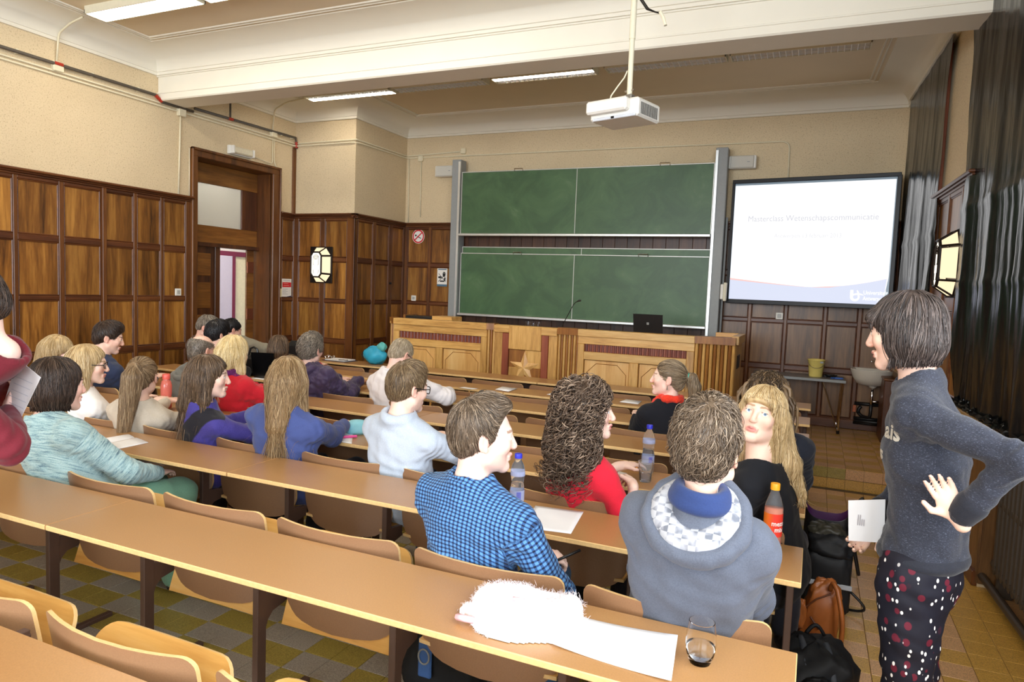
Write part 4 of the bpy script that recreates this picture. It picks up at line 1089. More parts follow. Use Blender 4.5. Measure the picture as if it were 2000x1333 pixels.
obj('pipe', xform(MB().tube([(Ty(4.8), -.02, .07), (Ty(2.0), -.02, .07)], .022, 10), RWf), M_RAD, t, True); obj('elbow', xform(MB().tube([(Ty(3.9), -.06, .07), (Ty(3.9), -.06, .14), (Ty(3.93), -.10, .2), (Ty(3.98), -.12, .2)], .03, 10), RWf), M_RAD, t, True)
# ------------------------------------------------------------------ folding table, bucket, sink at the front right
t = thing('folding_table', 'narrow grey-topped table with thin chrome legs against the front wall', 'table', (0, 8.45, ZD))
def tq(x0, x1, y0, y1, z0, z1): return MB().cbox(x0, x1, y0, y1, z0, z1, .004)
M_TTOP = plain('table_grey', (120, 116, 114), .4, .5, var=.06, scale=14)
obj('tabletop', tq(-.62, .345, 8.22, 8.70, .765, .79), M_TTOP, t); obj('top_edge', tq(-.625, .35, 8.212, 8.222, .762, .792), M_GREYP, t)
for (xa, xb) in ((.335, .285), (-.60, -.55)):
    for (ya, yb) in ((8.28, 8.30), (8.66, 8.64)):
        q = 1 if xa > 0 else -1
        obj('leg', MB().tube([(xa - q * .01, ya, .765), (xb + q * .02, yb, ZD + .03)], .011, 8), M_CHROME, t); obj('leg_foot', MB().tube([(xb + q * .021, yb, ZD + .035), (xb + q * .023, yb, ZD)], .015, 8), M_BLACKP, t)
        obj('leg_brace', MB().tube([(xa - q * .22, ya, .765), (xb + q * .01, yb, ZD + .05)], .005, 6), M_CHROME, t)
t = thing('yellow_bucket', 'yellow plastic bucket with wire handle on the narrow table', 'bucket', (.043, 8.45, .79))
M_YEL = plain('yellow_plastic', (238, 216, 122), .35, .5, var=.03)
obj('body', MB().lathe([(.001, 0), (.066, 0), (.07, .006), (.088, .185), (.094, .188), (.094, .196), (.086, .196), (.068, .01), (.001, .008)], .043, 8.45, .79, 28, False), M_YEL, t, True)
obj('handle', MB().tube([(.043 + .092 * math.cos(a), 8.45 - .03 - .075 * math.sin(a) * .9, .978 - .085 * math.sin(a)) for a in np.linspace(0, math.pi, 14)], .003, 6), M_STEEL, t)
obj('sticker', MB().cbox(.08, .115, 8.372, 8.376, .95, .97, .001), M_GREYP, t)
tag(obj('black_cable_heap', MB().tube([(.17 + .05 * math.cos(a * 3.1) + .04 * a / 6, 8.45 + .04 * math.sin(a * 3.7), .80 + .02 * abs(math.sin(a * 2.3))) for a in np.linspace(0, 6.2, 60)], .008, 6), M_BLACKP, None, True, at=(.19, 8.45, .79)), 'heap of black cable beside the yellow bucket', 'cable')
t = thing('blue_brush', 'small blue hand brush lying on the narrow table', 'brush', (.27, 8.40, .79)); M_BLUE = plain('blue_plastic', (42, 92, 176), .4)
obj('handle', MB().tube([(.20, 8.36, .797), (.245, 8.38, .798)], .007, 8), M_BLUE, t); obj('head', MB().cbox(.24, .325, 8.365, 8.405, .79, .806, .004), M_BLUE, t)
t = thing('wash_basin', 'white ceramic wash basin on the front wall with chrome tap', 'sink', (.62, YF, .72)); M_CER = plain('ceramic', (206, 200, 188), .12, .6, var=.01)
nu = 28; rings = []
for (s, z, dy) in ((.55, .735, .05), (.72, .755, .03), (.88, .81, 0), (1.0, .88, 0), (1.03, .905, 0), (1.0, .912, 0), (.9, .905, 0), (.84, .86, .01), (.6, .80, .03), (.02, .78, .05)):
    rings.append([(.615 + .215 * s * math.cos(a) * (1 if abs(math.cos(a)) < .8 else 1.0), min(8.52 + dy * .6 + .20 * s * math.sin(a), YF - .002), z) for a in np.linspace(0, 2 * math.pi, nu, endpoint=False)])
obj('bowl', MB().surf(np.array(rings).transpose(1, 0, 2), True), M_CER, t, 'auto')
obj('back_shelf', MB().cbox(.41, .79, 8.62, YF, .86, .912, .012), M_CER, t); obj('waste_cover', MB().lathe([(.03, 0), (.05, .03), (.05, .05)], .63, 8.54, .70, 14), M_CER, t, True)
obj('trap', MB().tube([(.63, 8.54, .72), (.63, 8.54, .60), (.63, 8.54, .52)], [.014, .014, .02], 10), M_CHROME, t, True); obj('waste_pipe', MB().tube([(.63, 8.54, .55), (.72, 8.56, .55), (.72, YF, .55)], .012, 8), M_CHROME, t, True)
obj('tap', MB().tube([(.70, 8.66, .91), (.70, 8.66, .97), (.69, 8.62, .985), (.66, 8.56, .975), (.655, 8.55, .955)], .011, 8), M_CHROME, t, True); obj('tap_lever', MB().tube([(.70, 8.66, .97), (.62, 8.63, .995), (.60, 8.62, .99)], .007, 8), M_CHROME, t, True)
t = thing('black_pipework', 'black drain pipes bending along the wall under the wash basin', 'pipe', (.6, YF - .03, ZD))
for k_, z in enumerate((.50, .33, .28)): obj('pipe', MB().tube(bend([(.47, YF - .06, z), (.80, YF - .06, z)], .02, 2), .02, 8), M_BLACKP, t, True)
obj('drain', MB().tube(bend([(.63, 8.54, .53), (.63, 8.56, .36), (.54, YF - .06, .36), (.50, YF - .06, .42), (.54, YF - .06, .47)], .05, 4), .018, 8), M_BLACKP, t, True); obj('drain', MB().tube(bend([(.78, YF - .07, .60), (.78, YF - .07, .30), (.48, YF - .07, .30)], .08, 4), .022, 8), M_BLACKP, t, True)
obj('orange_tag', MB().cbox(.455, .49, YF - .075, YF - .06, .40, .48, .003), plain('orange_tag', (176, 92, 48), .5), t)
t = thing('basin_cupboard', 'low brown cupboard beside the wash basin', 'cupboard', (.76, 8.3, ZD))
obj('body', MB().cbox(.70, .80, 8.05, 8.52, ZD, .845, .006), M_DOORV, t); obj('top', MB().cbox(.69, .80, 8.04, 8.53, .845, .868, .005), M_STILE, t)
# ------------------------------------------------------------------ things on the benches
ZT = .740
def sheet(label, pts, z=ZT, curl=0.0, n=10, group='paper sheets on the bench tops', m=None, cat='paper'):
    p = [np.array(q, float) for q in pts]   # corners: near-left, near-right, far-right, far-left
    P = np.zeros((n, n, 3))
    for i in range(n):
        for j in range(n):
            u, v = i / (n - 1), j / (n - 1)
            q = p[0] * (1 - u) * (1 - v) + p[1] * u * (1 - v) + p[2] * u * v + p[3] * (1 - u) * v
            P[i, j] = (q[0], q[1], z + .0012 + curl * ((u - .5) ** 2 * 4) * .5 + curl * .3 * (v ** 2))
    c = P.reshape(-1, 3).mean(0)
    return tag(obj('paper_sheet', MB().slab(P, (0, 0, .0006)), m or M_PAPER, None, True, at=(c[0], c[1], z)), label, cat, group)
sheet('large curled white sheet beside the tumbler on the second bench', [(-.556, 1.586), (-.25, 1.56), (-.275, 1.778), (-.585, 1.755)], curl=.012)
sheet('white sheet beside the blue-capped bottle on the third bench', [(-.976, 2.343), (-.778, 2.376), (-.816, 2.646), (-1.018, 2.618)])
sheet('white sheet under the phone on the fourth bench', [(-.99, 3.16), (-.852, 3.15), (-.809, 3.327), (-.955, 3.397)], curl=.004)
sheet('white papers between the woman in blue and the man in pale grey', [(-2.548, 3.105), (-2.33, 3.11), (-2.504, 3.354), (-2.743, 3.316)])
sheet('white sheet left of the woman in blue, on the fourth bench', [(-3.34, 3.12), (-3.124, 3.12), (-3.15, 3.23), (-3.30, 3.25)])
sheet('white sheet on the sixth bench beside the dark purple jacket', [(-3.719, 4.735), (-3.557, 4.70), (-3.596, 4.86), (-3.795, 4.957)])
for i, (a, lab) in enumerate(((((-2.564, 5.48), (-2.418, 5.445), (-2.427, 5.669), (-2.592, 5.70)), 'thick white paper pad near the star panel'), (((-2.08, 5.50), (-1.94, 5.49), (-1.95, 5.69), (-2.08, 5.70)), 'white paper pad behind the curly head'), (((-1.44, 5.52), (-1.28, 5.50), (-1.29, 5.69), (-1.43, 5.70)), 'white paper pad left of the ponytail'), (((-.88, 5.50), (-.74, 5.50), (-.76, 5.69), (-.88, 5.70)), 'white paper pad right of the ponytail'))):
    sheet(lab + ' on the seventh bench', a, z=ZT + (.004 if i < 2 else .002), n=3)
sheet('white sheet overhanging the near edge of the seventh bench', [(-2.886, 5.395), (-2.74, 5.385), (-2.72, 5.46), (-2.87, 5.47)], n=4)
sheet('white sheet beside the black laptop on the sixth bench', [(-4.66, 4.70), (-4.42, 4.70), (-4.45, 4.84), (-4.68, 4.84)], n=4)
t = thing('open_booklet', 'open white booklet beside the striped cardigan on the third bench', 'booklet', (-3.37, 2.48, ZT))
for s in (0, 1):
    P = np.zeros((8, 4, 3))
    a, b, c, d = [(-3.503, 2.445), (-3.36, 2.40), (-3.36, 2.56), (-3.491, 2.579)] if s == 0 else [(-3.36, 2.40), (-3.235, 2.356), (-3.234, 2.538), (-3.36, 2.56)]
    for i in range(8):
        for j in range(4):
            u, v = i / 7, j / 3; q = (np.array(a) * (1 - u) + np.array(b) * u) * (1 - v) + (np.array(d) * (1 - u) + np.array(c) * u) * v
            P[i, j] = (q[0], q[1], ZT + .001 + .014 * math.sin(math.pi * (u if s == 0 else .5 + u * .5)) * (1 if s == 0 else .5))
    obj('page', MB().slab(P, (0, 0, .002)), M_PAPER, t, True)
t = thing('clipboard', 'dark clipboard with white papers at the left end of the front bench', 'clipboard', (-5.0, 6.42, ZT))
obj('board', MB().cbox(-5.17, -4.82, 6.30, 6.52, ZT, ZT + .006, .002), plain('navy_board', (44, 46, 66), .4), t); obj('sheets', MB().cbox(-5.14, -4.86, 6.32, 6.52, ZT + .006, ZT + .016, .001), M_PAPER, t); obj('pen', MB().tube([(-4.95, 6.33, ZT + .02), (-4.85, 6.37, ZT + .02)], .005, 6), M_BLACKP, t)
P = [(-5.18 + .05 * math.cos(a) * (1 + .3 * math.sin(3 * a)), 6.45 + .05 * math.sin(a), ZT + .01 + .03 * abs(math.sin(2 * a))) for a in np.linspace(0, 6.2, 30)]
tag(obj('keys', MB().tube(P, .006, 5), M_STEEL, None, at=(-5.18, 6.45, ZT)), 'small bunch of keys beside the clipboard on the front bench', 'keys')
def bottle(loc, prof, label, mg, cap_m, capz, liquid=None, lab=None, scale=1.0, cat='bottle'):
    t = thing('plastic_bottle', label, cat, loc)
    x, y, z = loc
    obj('body', MB().lathe(prof, x, y, z, 28, False), mg, t, True)
    if liquid: obj('drink', MB().lathe(liquid[0], x, y, z, 28, True), liquid[1], t, True)
    r, z0, z1 = capz
    pts = [(.001, z1), (r * .95, z1), (r, z1 - .002), (r, z0), (.001, z0)]
    obj('cap', MB().lathe(pts, x, y, z, 20, False), cap_m, t, 'auto')
    return t
def watermat():
    t = NT('pet_plastic'); t.b.inputs['Transmission Weight'].default_value = .93; t.col((.93, .96, 1)); t.set(.06, .5); t.b.inputs['IOR'].default_value = 1.12
    return t.m
M_PET = watermat(); M_CAPB = plain('blue_cap', (50, 56, 206), .35)
M_LBL = NT('clear_label'); M_LBL.b.inputs['Transmission Weight'].default_value = .45; M_LBL.col(lin((196, 206, 246))); M_LBL.set(.2, .5); M_LBL = M_LBL.m
M_LBLB = plain('label_blue', (70, 76, 190), .4)
def wbottle(loc, label, h=.235, r=.030):
    s = h / .235
    prof = [(.001, .004), (r * .8, .0), (r, .008), (r, .03), (r * .94, .036), (r, .042), (r, .085), (r * .86, .11), (r * .86, .125), (r, .15), (r * .97, .165), (r * .8, .19), (.013, .210), (.0125, .222), (.014, .224), (.0125, .226), (.0125, .233)]
    prof = [(a, b * s) for a, b in prof]
    for k_ in range(1): pass
    t = bottle(loc, prof, label, M_PET, M_CAPB, (.0155, (.218) * s, (.236) * s), ([(.001, .006), (r * .76, .004), (r * .94, .012), (r * .94, .03), (r * .9, .036), (r * .94, .044), (r * .94, .085 * s), (r * .82, .108 * s), (r * .82, .118 * s), (.001, .118 * s)], M_WATER))
    x, y, z = loc
    obj('label', MB().lathe([(r * 1.012, .046 * s), (r * 1.012, .088 * s)], x, y, z, 28, False), M_LBL, t, True)
    obj('label', MB().lathe([(r * 1.0, .147 * s), (r * 1.004, .152 * s), (r * .985, .166 * s)], x, y, z, 28, False), M_LBL, t, True)
    k = MB(); 
    for i in range(6):
        a = math.radians(-70 + i * 6); a2 = math.radians(-70 + i * 6 + 4)
        k.add([(x + r * 1.02 * math.cos(b), y + r * 1.02 * math.sin(b), z + zz) for b, zz in ((a, .05 * s), (a2, .05 * s), (a2, .084 * s), (a, .084 * s))], [(0, 1, 2, 3)])
    obj('label_print', k, M_LBLB, t)
    return t
wbottle((-1.065, 2.525, ZT), 'clear water bottle with blue cap beside the checked shirt')
wbottle((-.727, 3.41, ZT), 'clear water bottle with blue cap behind the plastic cup', .245, .032)
t = thing('plastic_cup', 'clear plastic cup of water in front of the water bottle on the fourth bench', 'cup', (-.70, 3.245, ZT))
obj('cup', MB().lathe([(.001, .002), (.026, 0), (.028, .004), (.036, .095), (.039, .097), (.0375, .099), (.0345, .097), (.0268, .006), (.001, .005)], -.70, 3.245, ZT, 24, False), M_PET, t, True); obj('water', MB().lathe([(.001, .006), (.0262, .0065), (.0285, .032), (.001, .032)], -.70, 3.245, ZT, 24, False), M_WATER, t, True)
t = thing('glass_tumbler', 'rounded glass tumbler of water at the right end of the second bench', 'glass', (-.205, 1.69, ZT))
gp = [(.001, .0), (.025, .0), (.027, .004), (.034, .025), (.0375, .048), (.036, .072), (.0315, .104), (.030, .1045), (.0345, .072), (.036, .048), (.0325, .027), (.025, .013), (.001, .012)]
obj('tumbler', MB().lathe(gp, -.205, 1.69, ZT, 36, False), M_CLEAR, t, 'auto'); obj('water', MB().lathe([(.001, .0125), (.0248, .0135), (.0322, .027), (.0356, .044), (.001, .044)], -.205, 1.69, ZT, 36, False), M_WATER, t, True)
# orange drink bottle
def mezlab():
    t = NT('red_label'); v = t.coords(rand=False)
    g = t.node('ShaderNodeSeparateXYZ'); t.link(v, g.inputs[0])
    c = t.node('ShaderNodeMath', operation='MULTIPLY_ADD'); t.link(g.outputs[0], c.inputs[0]); c.inputs[1].default_value = 12.0; c.inputs[2].default_value = .55
    t.col(t.ramp(c.outputs[0], [(.2, lin((250, 140, 40))), (.6, lin((238, 66, 52)))])); t.set(.35, .5); return t.m
M_OR = plain('orange_drink', (236, 140, 108), .2, .5)
t = bottle((-.091, 2.60, ZT), [(.001, .004), (.026, 0), (.032, .008), (.032, .15), (.030, .165), (.024, .185), (.0145, .212), (.0135, .226), (.0135, .236)], 'soda bottle with orange cap and red label beside the grey hoodie', M_PET, plain('orange_cap', (250, 176, 40), .35), (.0165, .220, .243), ([(.001, .006), (.030, .008), (.030, .152), (.001, .152)], M_OR))
lbm = mezlab()
obj('label', MB().lathe([(.0326, .055), (.0326, .138)], -.091, 2.60, ZT, 36, False), lbm, t, True)
def wrap_text(s, size, cx, cy, r, a_mid, z, m, par, name, bold=0.0, sx=1.0):
    V, Fc = text_verts(s, size, bold); V = np.array(V); w_ = (V[:, 0].max() + V[:, 0].min()) / 2
    k = MB(); k.add([(cx + r * math.cos(a_mid + (p[0] - w_) * sx / r), cy + r * math.sin(a_mid + (p[0] - w_) * sx / r), z + p[1]) for p in V], Fc)
    return obj(name, k, m, par)
wrap_text('mezzo', .024, -.091, 2.60, .0331, math.radians(-42), ZT + .096, M_SW, t, 'label_text', .0006); wrap_text('mix', .024, -.091, 2.60, .0331, math.radians(-44), ZT + .074, M_SW, t, 'label_text', .0006)
# pink sports bottle
M_PINK = NT('pink_plastic'); M_PINK.b.inputs['Transmission Weight'].default_value = .35; M_PINK.col(lin((246, 134, 118))); M_PINK.set(.2, .5); M_PINK = M_PINK.m
t = thing('sports_bottle', 'salmon pink sports bottle standing behind the beige ponytailed woman', 'bottle', (-4.03, 3.30, ZT))
obj('body', MB().lathe([(.001, .0), (.032, 0), (.036, .006), (.036, .05), (.032, .075), (.036, .10), (.0365, .15), (.03, .18), (.022, .19), (.022, .2)], -4.03, 3.30, ZT, 24, False), M_PINK, t, True); obj('cap', MB().lathe([(.024, .196), (.025, .2), (.025, .228), (.022, .232), (.001, .232)], -4.03, 3.30, ZT, 20, False), plain('coral_cap', (236, 104, 92), .35), t, 'auto')
# phone, wrapper, hat, marker
t = thing('phone', 'black phone lying on a white sheet before the curly-haired woman', 'phone', (-.875, 3.25, ZT))
ph = MB(); q = [(-.915, 3.285), (-.90, 3.18), (-.838, 3.195), (-.855, 3.315)]
ph.hex([(a, b, ZT + .003) for a, b in q[:1] + q[1:]] + [(a, b, ZT + .011) for a, b in q]); obj('body', ph, M_BLACKP, t); obj('screen_glass', MB().hex([(a * .9 + -.877 * .1, b * .9 + 3.244 * .1, ZT + .0112) for a, b in q] + [(a * .9 + -.877 * .1, b * .9 + 3.244 * .1, ZT + .0118) for a, b in q]), plain('phone_glass', (12, 14, 16), .08, .6), t)
rr = np.random.default_rng(4)
P = np.zeros((12, 5, 3))
for i in range(12):
    for j in range(5): P[i, j] = (-.865 + i * .008, 3.44 + (j - 2) * .012 + .006 * math.sin(i), ZT + .004 + .016 * abs(math.sin(i * .9 + j)) + rr.uniform(0, .004))
wm = NT('wrapper_foil'); wn = wm.noise(wm.coords(), 40, 2); wm.col(wm.ramp(wn, [(.42, lin((242, 160, 40))), (.5, lin((250, 210, 90))), (.56, lin((220, 220, 224)))], 'CONSTANT')); wm.set(.25, .6)
tag(obj('sweet_wrapper', MB().slab(P, (0, 0, .001)), wm.m, None, at=(-.82, 3.44, ZT)), 'crumpled orange and silver sweet wrapper on the fourth bench', 'wrapper')
t = thing('turquoise_pouch', 'pale turquoise rounded pouch on the fourth bench beside the pale grey jumper', 'pouch', (-2.46, 3.36, ZT))
obj('shell', MB().lathe([(.001, 0), (.06, .0), (.075, .02), (.07, .05), (.045, .075), (.001, .082)], -2.48, 3.36, ZT, 20, False), plain('turquoise_cloth', (140, 208, 226), .6), t, True)
tag(obj('pink_marker', MB().tube([(-2.47, 3.17, ZT + .010), (-2.40, 3.25, ZT + .010)], .008, 8), plain('marker_pink', (238, 80, 160), .4), None, at=(-2.44, 3.2, ZT)), 'pink marker lying on the white papers', 'pen')
# black laptop and bag on the sixth bench
t = thing('laptop', 'black laptop opened on the sixth bench beside the red fleece', 'laptop', (-4.55, 4.86, ZT))
obj('base', MB().cbox(-4.68, -4.42, 4.76, 4.96, ZT, ZT + .02, .004), M_BLACKP, t); obj('lid', MB().hex([(-4.68, 4.755, ZT + .01), (-4.42, 4.755, ZT + .01), (-4.42, 4.77, ZT + .01), (-4.68, 4.77, ZT + .01), (-4.69, 4.73, .975), (-4.42, 4.73, .985), (-4.42, 4.742, .985), (-4.69, 4.742, .975)]), plain('laptop_black', (10, 10, 12), .25, .5), t)
t = thing('black_bag', 'small black bag with handle left of the opened black laptop', 'bag', (-4.80, 4.88, ZT))
obj('body', MB().cbox(-4.90, -4.71, 4.80, 4.98, ZT, .93, .03), plain('black_nylon', (22, 22, 24), .6, .3), t); obj('handle', MB().tube([(-4.86, 4.88, .925), (-4.84, 4.88, .99), (-4.80, 4.88, 1.005), (-4.76, 4.88, .99), (-4.74, 4.88, .925)], .010, 6), M_BLACKP, t)
# turquoise bag on the front bench
rr = np.random.default_rng(21)
def lumpy(cx, cy, cz, rx, ry, rz, amp, seed, nu=28, nv=16, flat=True):
    r2 = np.random.default_rng(seed); ph = r2.uniform(0, 6.28, 8); P = np.zeros((nu, nv, 3))
    for i in range(nu):
        for j in range(nv):
            a = 2 * math.pi * i / nu; b = math.pi * j / (nv - 1) - math.pi / 2
            k = 1 + amp * (math.sin(3 * a + 2 * b + ph[0]) + .7 * math.sin(5 * a - 3 * b + ph[1]) + .5 * math.sin(8 * a + 7 * b + ph[2]))
            z = rz * math.sin(b) * k
            P[i, j] = (cx + rx * math.cos(b) * math.cos(a) * k, cy + ry * math.cos(b) * math.sin(a) * k, max(cz + z, cz - rz * .97))
    return MB().surf(P, True)
t = thing('turquoise_bag', 'turquoise cloth bag on the front bench beyond the man in white', 'bag', (-4.50, 6.40, ZT))
obj('body', lumpy(-4.50, 6.40, ZT + .10, .14, .10, .10, .07, 2), plain('turquoise_bag', (46, 164, 198), .5, var=.15, scale=8), t, True); obj('handle', MB().tube([(-4.65, 6.4, ZT + .03), (-4.67, 6.38, ZT + .10), (-4.63, 6.38, ZT + .16), (-4.57, 6.39, ZT + .18)], .006, 6), M_BLACKP, t)
obj('ribbon', lumpy(-4.40, 6.38, ZT + .20, .06, .04, .05, .09, 5), plain('teal_ribbon', (90, 180, 176), .5), t, True)
tag(obj('black_bag', MB().cbox(-5.02, -4.80, 5.52, 5.66, ZT, 1.02, .05), plain('black_nylon', (22, 22, 24), .6, .3), None, at=(-4.9, 5.6, ZT)), 'upright black bag on the seventh bench behind the grey curly head', 'bag')
# ------------------------------------------------------------------ people: smooth-union bodies meshed as one continuous surface
f32 = np.float32
def unit(v):
    v = np.asarray(v, float); return v / (np.linalg.norm(v) + 1e-12)
def rotm(right, fwd, up): return np.stack([right, fwd, up], 1)
def head_rot(yaw, pitch, roll=0):
    y, p, r = map(math.radians, (yaw, pitch, roll))
    fwd = np.array([math.sin(y) * math.cos(p), math.cos(y) * math.cos(p), math.sin(p)])
    rt = np.array([math.cos(y), -math.sin(y), 0]); up = np.cross(rt, fwd)
    return rotm(math.cos(r) * rt - math.sin(r) * up, fwd, math.sin(r) * rt + math.cos(r) * up)
class Vol:
    def __init__(s): s.p = []
    def rc(s, a, b, ra, rb=None, k=.02, op='u', tagv=0): s.p.append(('rc', np.asarray(a, float), np.asarray(b, float), ra, ra if rb is None else rb, k, op, tagv)); return s
    def el(s, c, r, R=None, k=.02, op='u', tagv=0): s.p.append(('el', np.asarray(c, float), np.asarray(r, float), np.eye(3) if R is None else R, 0, k, op, tagv)); return s
    def tor(s, c, ax, R_, r, k=.01, op='u', tagv=0): s.p.append(('tor', np.asarray(c, float), unit(ax), R_, r, k, op, tagv)); return s
    def bounds(s):
        lo = np.full(3, 1e9); hi = -lo
        for q in s.p:
            if q[6] != 'u': continue
            l, h = s.bb(q); lo = np.minimum(lo, l); hi = np.maximum(hi, h)
        return lo, hi
    def bb(s, q):
        if q[0] == 'rc': return np.minimum(q[1] - q[3], q[2] - q[4]), np.maximum(q[1] + q[3], q[2] + q[4])
        if q[0] == 'el':
            e = np.sqrt(((q[3] * q[2][None, :]) ** 2).sum(1)); return q[1] - e, q[1] + e
        return q[1] - q[3] - q[4], q[1] + q[3] + q[4]
    def dist(s, q, X, Y, Z):
        x, y, z = X - f32(q[1][0]), Y - f32(q[1][1]), Z - f32(q[1][2])
        if q[0] == 'rc':
            d = (q[2] - q[1]).astype(f32); L = f32(d @ d + 1e-12)
            t = np.clip((x * d[0] + y * d[1] + z * d[2]) / L, 0, 1)
            return np.sqrt((x - t * d[0]) ** 2 + (y - t * d[1]) ** 2 + (z - t * d[2]) ** 2) - (f32(q[3]) + f32(q[4] - q[3]) * t)
        if q[0] == 'el':
            R = q[3].astype(f32); r = q[2].astype(f32)
            u = (x * R[0, 0] + y * R[1, 0] + z * R[2, 0]) / r[0]; v = (x * R[0, 1] + y * R[1, 1] + z * R[2, 1]) / r[1]; w_ = (x * R[0, 2] + y * R[1, 2] + z * R[2, 2]) / r[2]
            k0 = np.sqrt(u * u + v * v + w_ * w_); k1 = np.sqrt((u / r[0]) ** 2 + (v / r[1]) ** 2 + (w_ / r[2]) ** 2) + f32(1e-9)
            return k0 * (k0 - 1) / k1
        a = q[2].astype(f32); h = x * a[0] + y * a[1] + z * a[2]
        rad = np.sqrt(np.maximum(x * x + y * y + z * z - h * h, 0)) - f32(q[3])
        return np.sqrt(rad * rad + h * h) - f32(q[4])
    def grid(s, axes):
        xs, ys, zs = axes
        d = np.full((len(xs), len(ys), len(zs)), .05, f32)
        for q in s.p:
            m = q[5] + .022; l, h = s.bb(q)
            sl = []
            for a, lo, hi in zip(axes, l - m, h + m): sl.append(slice(max(np.searchsorted(a, lo) - 1, 0), np.searchsorted(a, hi) + 1))
            if any(t.start >= t.stop for t in sl): continue
            e = s.dist(q, xs[sl[0], None, None], ys[None, sl[1], None], zs[None, None, sl[2]])
            b = d[sl[0], sl[1], sl[2]]; k = f32(max(q[5], 1e-4))
            if q[6] == 'u':
                g = np.maximum(k - np.abs(b - e), 0) / k; d[sl[0], sl[1], sl[2]] = np.minimum(b, e) - g * g * k * f32(.25)
            else:
                e = -e; g = np.maximum(k - np.abs(b - e), 0) / k; d[sl[0], sl[1], sl[2]] = np.maximum(b, e) + g * g * k * f32(.25)
        return d
def axes_for(lo, hi, h, zones=()):
    out = []
    for a in range(3):
        iv = sorted([(max(z[0][a], lo[a]), min(z[1][a], hi[a]), z[2]) for z in zones if z[1][a] > lo[a] and z[0][a] < hi[a]])
        pts = [lo[a]]
        cuts = sorted({lo[a], hi[a], *[v for i in iv for v in i[:2]]})
        for c0, c1 in zip(cuts, cuts[1:]):
            m = (c0 + c1) / 2; hh = min([h] + [i[2] for i in iv if i[0] <= m <= i[1]])
            n = max(1, int(math.ceil((c1 - c0) / hh))); pts += list(c0 + (c1 - c0) * np.arange(1, n + 1) / n)
        out.append(np.array(pts, f32))
    return out
def nets(d, axes):
    xs, ys, zs = axes; S_ = d < 0
    c = np.zeros(tuple(n - 1 for n in d.shape), np.int8)
    for i in (0, 1):
        for j in (0, 1):
            for k in (0, 1): c += S_[i:d.shape[0] - 1 + i, j:d.shape[1] - 1 + j, k:d.shape[2] - 1 + k]
    idx = np.argwhere((c > 0) & (c < 8)); I, J, K = idx.T
    acc = np.zeros((len(I), 3)); cnt = np.zeros(len(I))
    for ax in range(3):
        for u in (0, 1):
            for v in (0, 1):
                o = [0, 0, 0]; o[(ax + 1) % 3] = u; o[(ax + 2) % 3] = v; e = list(o); e[ax] = 1
                a = d[I + o[0], J + o[1], K + o[2]]; b = d[I + e[0], J + e[1], K + e[2]]
                m = (a < 0) != (b < 0); t = np.where(m, a / np.where(m, a - b, 1), 0)
                P = np.stack([xs[I + o[0]], ys[J + o[1]], zs[K + o[2]]], 1).astype(float)
                A = (xs, ys, zs)[ax]; n = (I, J, K)[ax]
                P[:, ax] += t * (A[n + 1] - A[n])
                acc += P * m[:, None]; cnt += m
    V = acc / cnt[:, None]
    vid = np.full(c.shape, -1, np.int32); vid[I, J, K] = np.arange(len(I))
    F_ = []
    for ax in range(3):
        b1, b2 = (ax + 1) % 3, (ax + 2) % 3
        s0 = [slice(None)] * 3; s1 = [slice(None)] * 3; s0[ax] = slice(0, -1); s1[ax] = slice(1, None)
        df = S_[tuple(s0)] != S_[tuple(s1)]
        e = np.argwhere(df); e = e[(e[:, b1] > 0) & (e[:, b2] > 0) & (e[:, b1] < d.shape[b1] - 1) & (e[:, b2] < d.shape[b2] - 1)]
        if not len(e): continue
        q = []
        for u, v in ((1, 1), (0, 1), (0, 0), (1, 0)):
            g = e.copy(); g[:, b1] -= u; g[:, b2] -= v; q.append(vid[g[:, 0], g[:, 1], g[:, 2]])
        q = np.stack(q, 1); ins = S_[e[:, 0], e[:, 1], e[:, 2]]
        q = np.where(ins[:, None], q, q[:, ::-1]); F_.append(q)
    return V, np.concatenate(F_)
def normals(V, F_):
    n = np.cross(V[F_[:, 2]] - V[F_[:, 0]], V[F_[:, 3 if F_.shape[1] == 4 else 1]] - V[F_[:, 1 if F_.shape[1] == 4 else 0]])
    N = np.zeros_like(V)
    for k in range(F_.shape[1]): np.add.at(N, F_[:, k], n)
    return N / (np.linalg.norm(N, axis=1)[:, None] + 1e-12)
def smooth_v(V, F_, it=1, lam=.5):
    for _ in range(it):
        A = np.zeros_like(V); c = np.zeros(len(V))
        for a, b in ((0, 1), (1, 2), (2, 3), (3, 0)):
            np.add.at(A, F_[:, a], V[F_[:, b]]); np.add.at(A, F_[:, b], V[F_[:, a]]); np.add.at(c, F_[:, a], 1); np.add.at(c, F_[:, b], 1)
        V = V + lam * (A / np.maximum(c, 1)[:, None] - V)
    return V
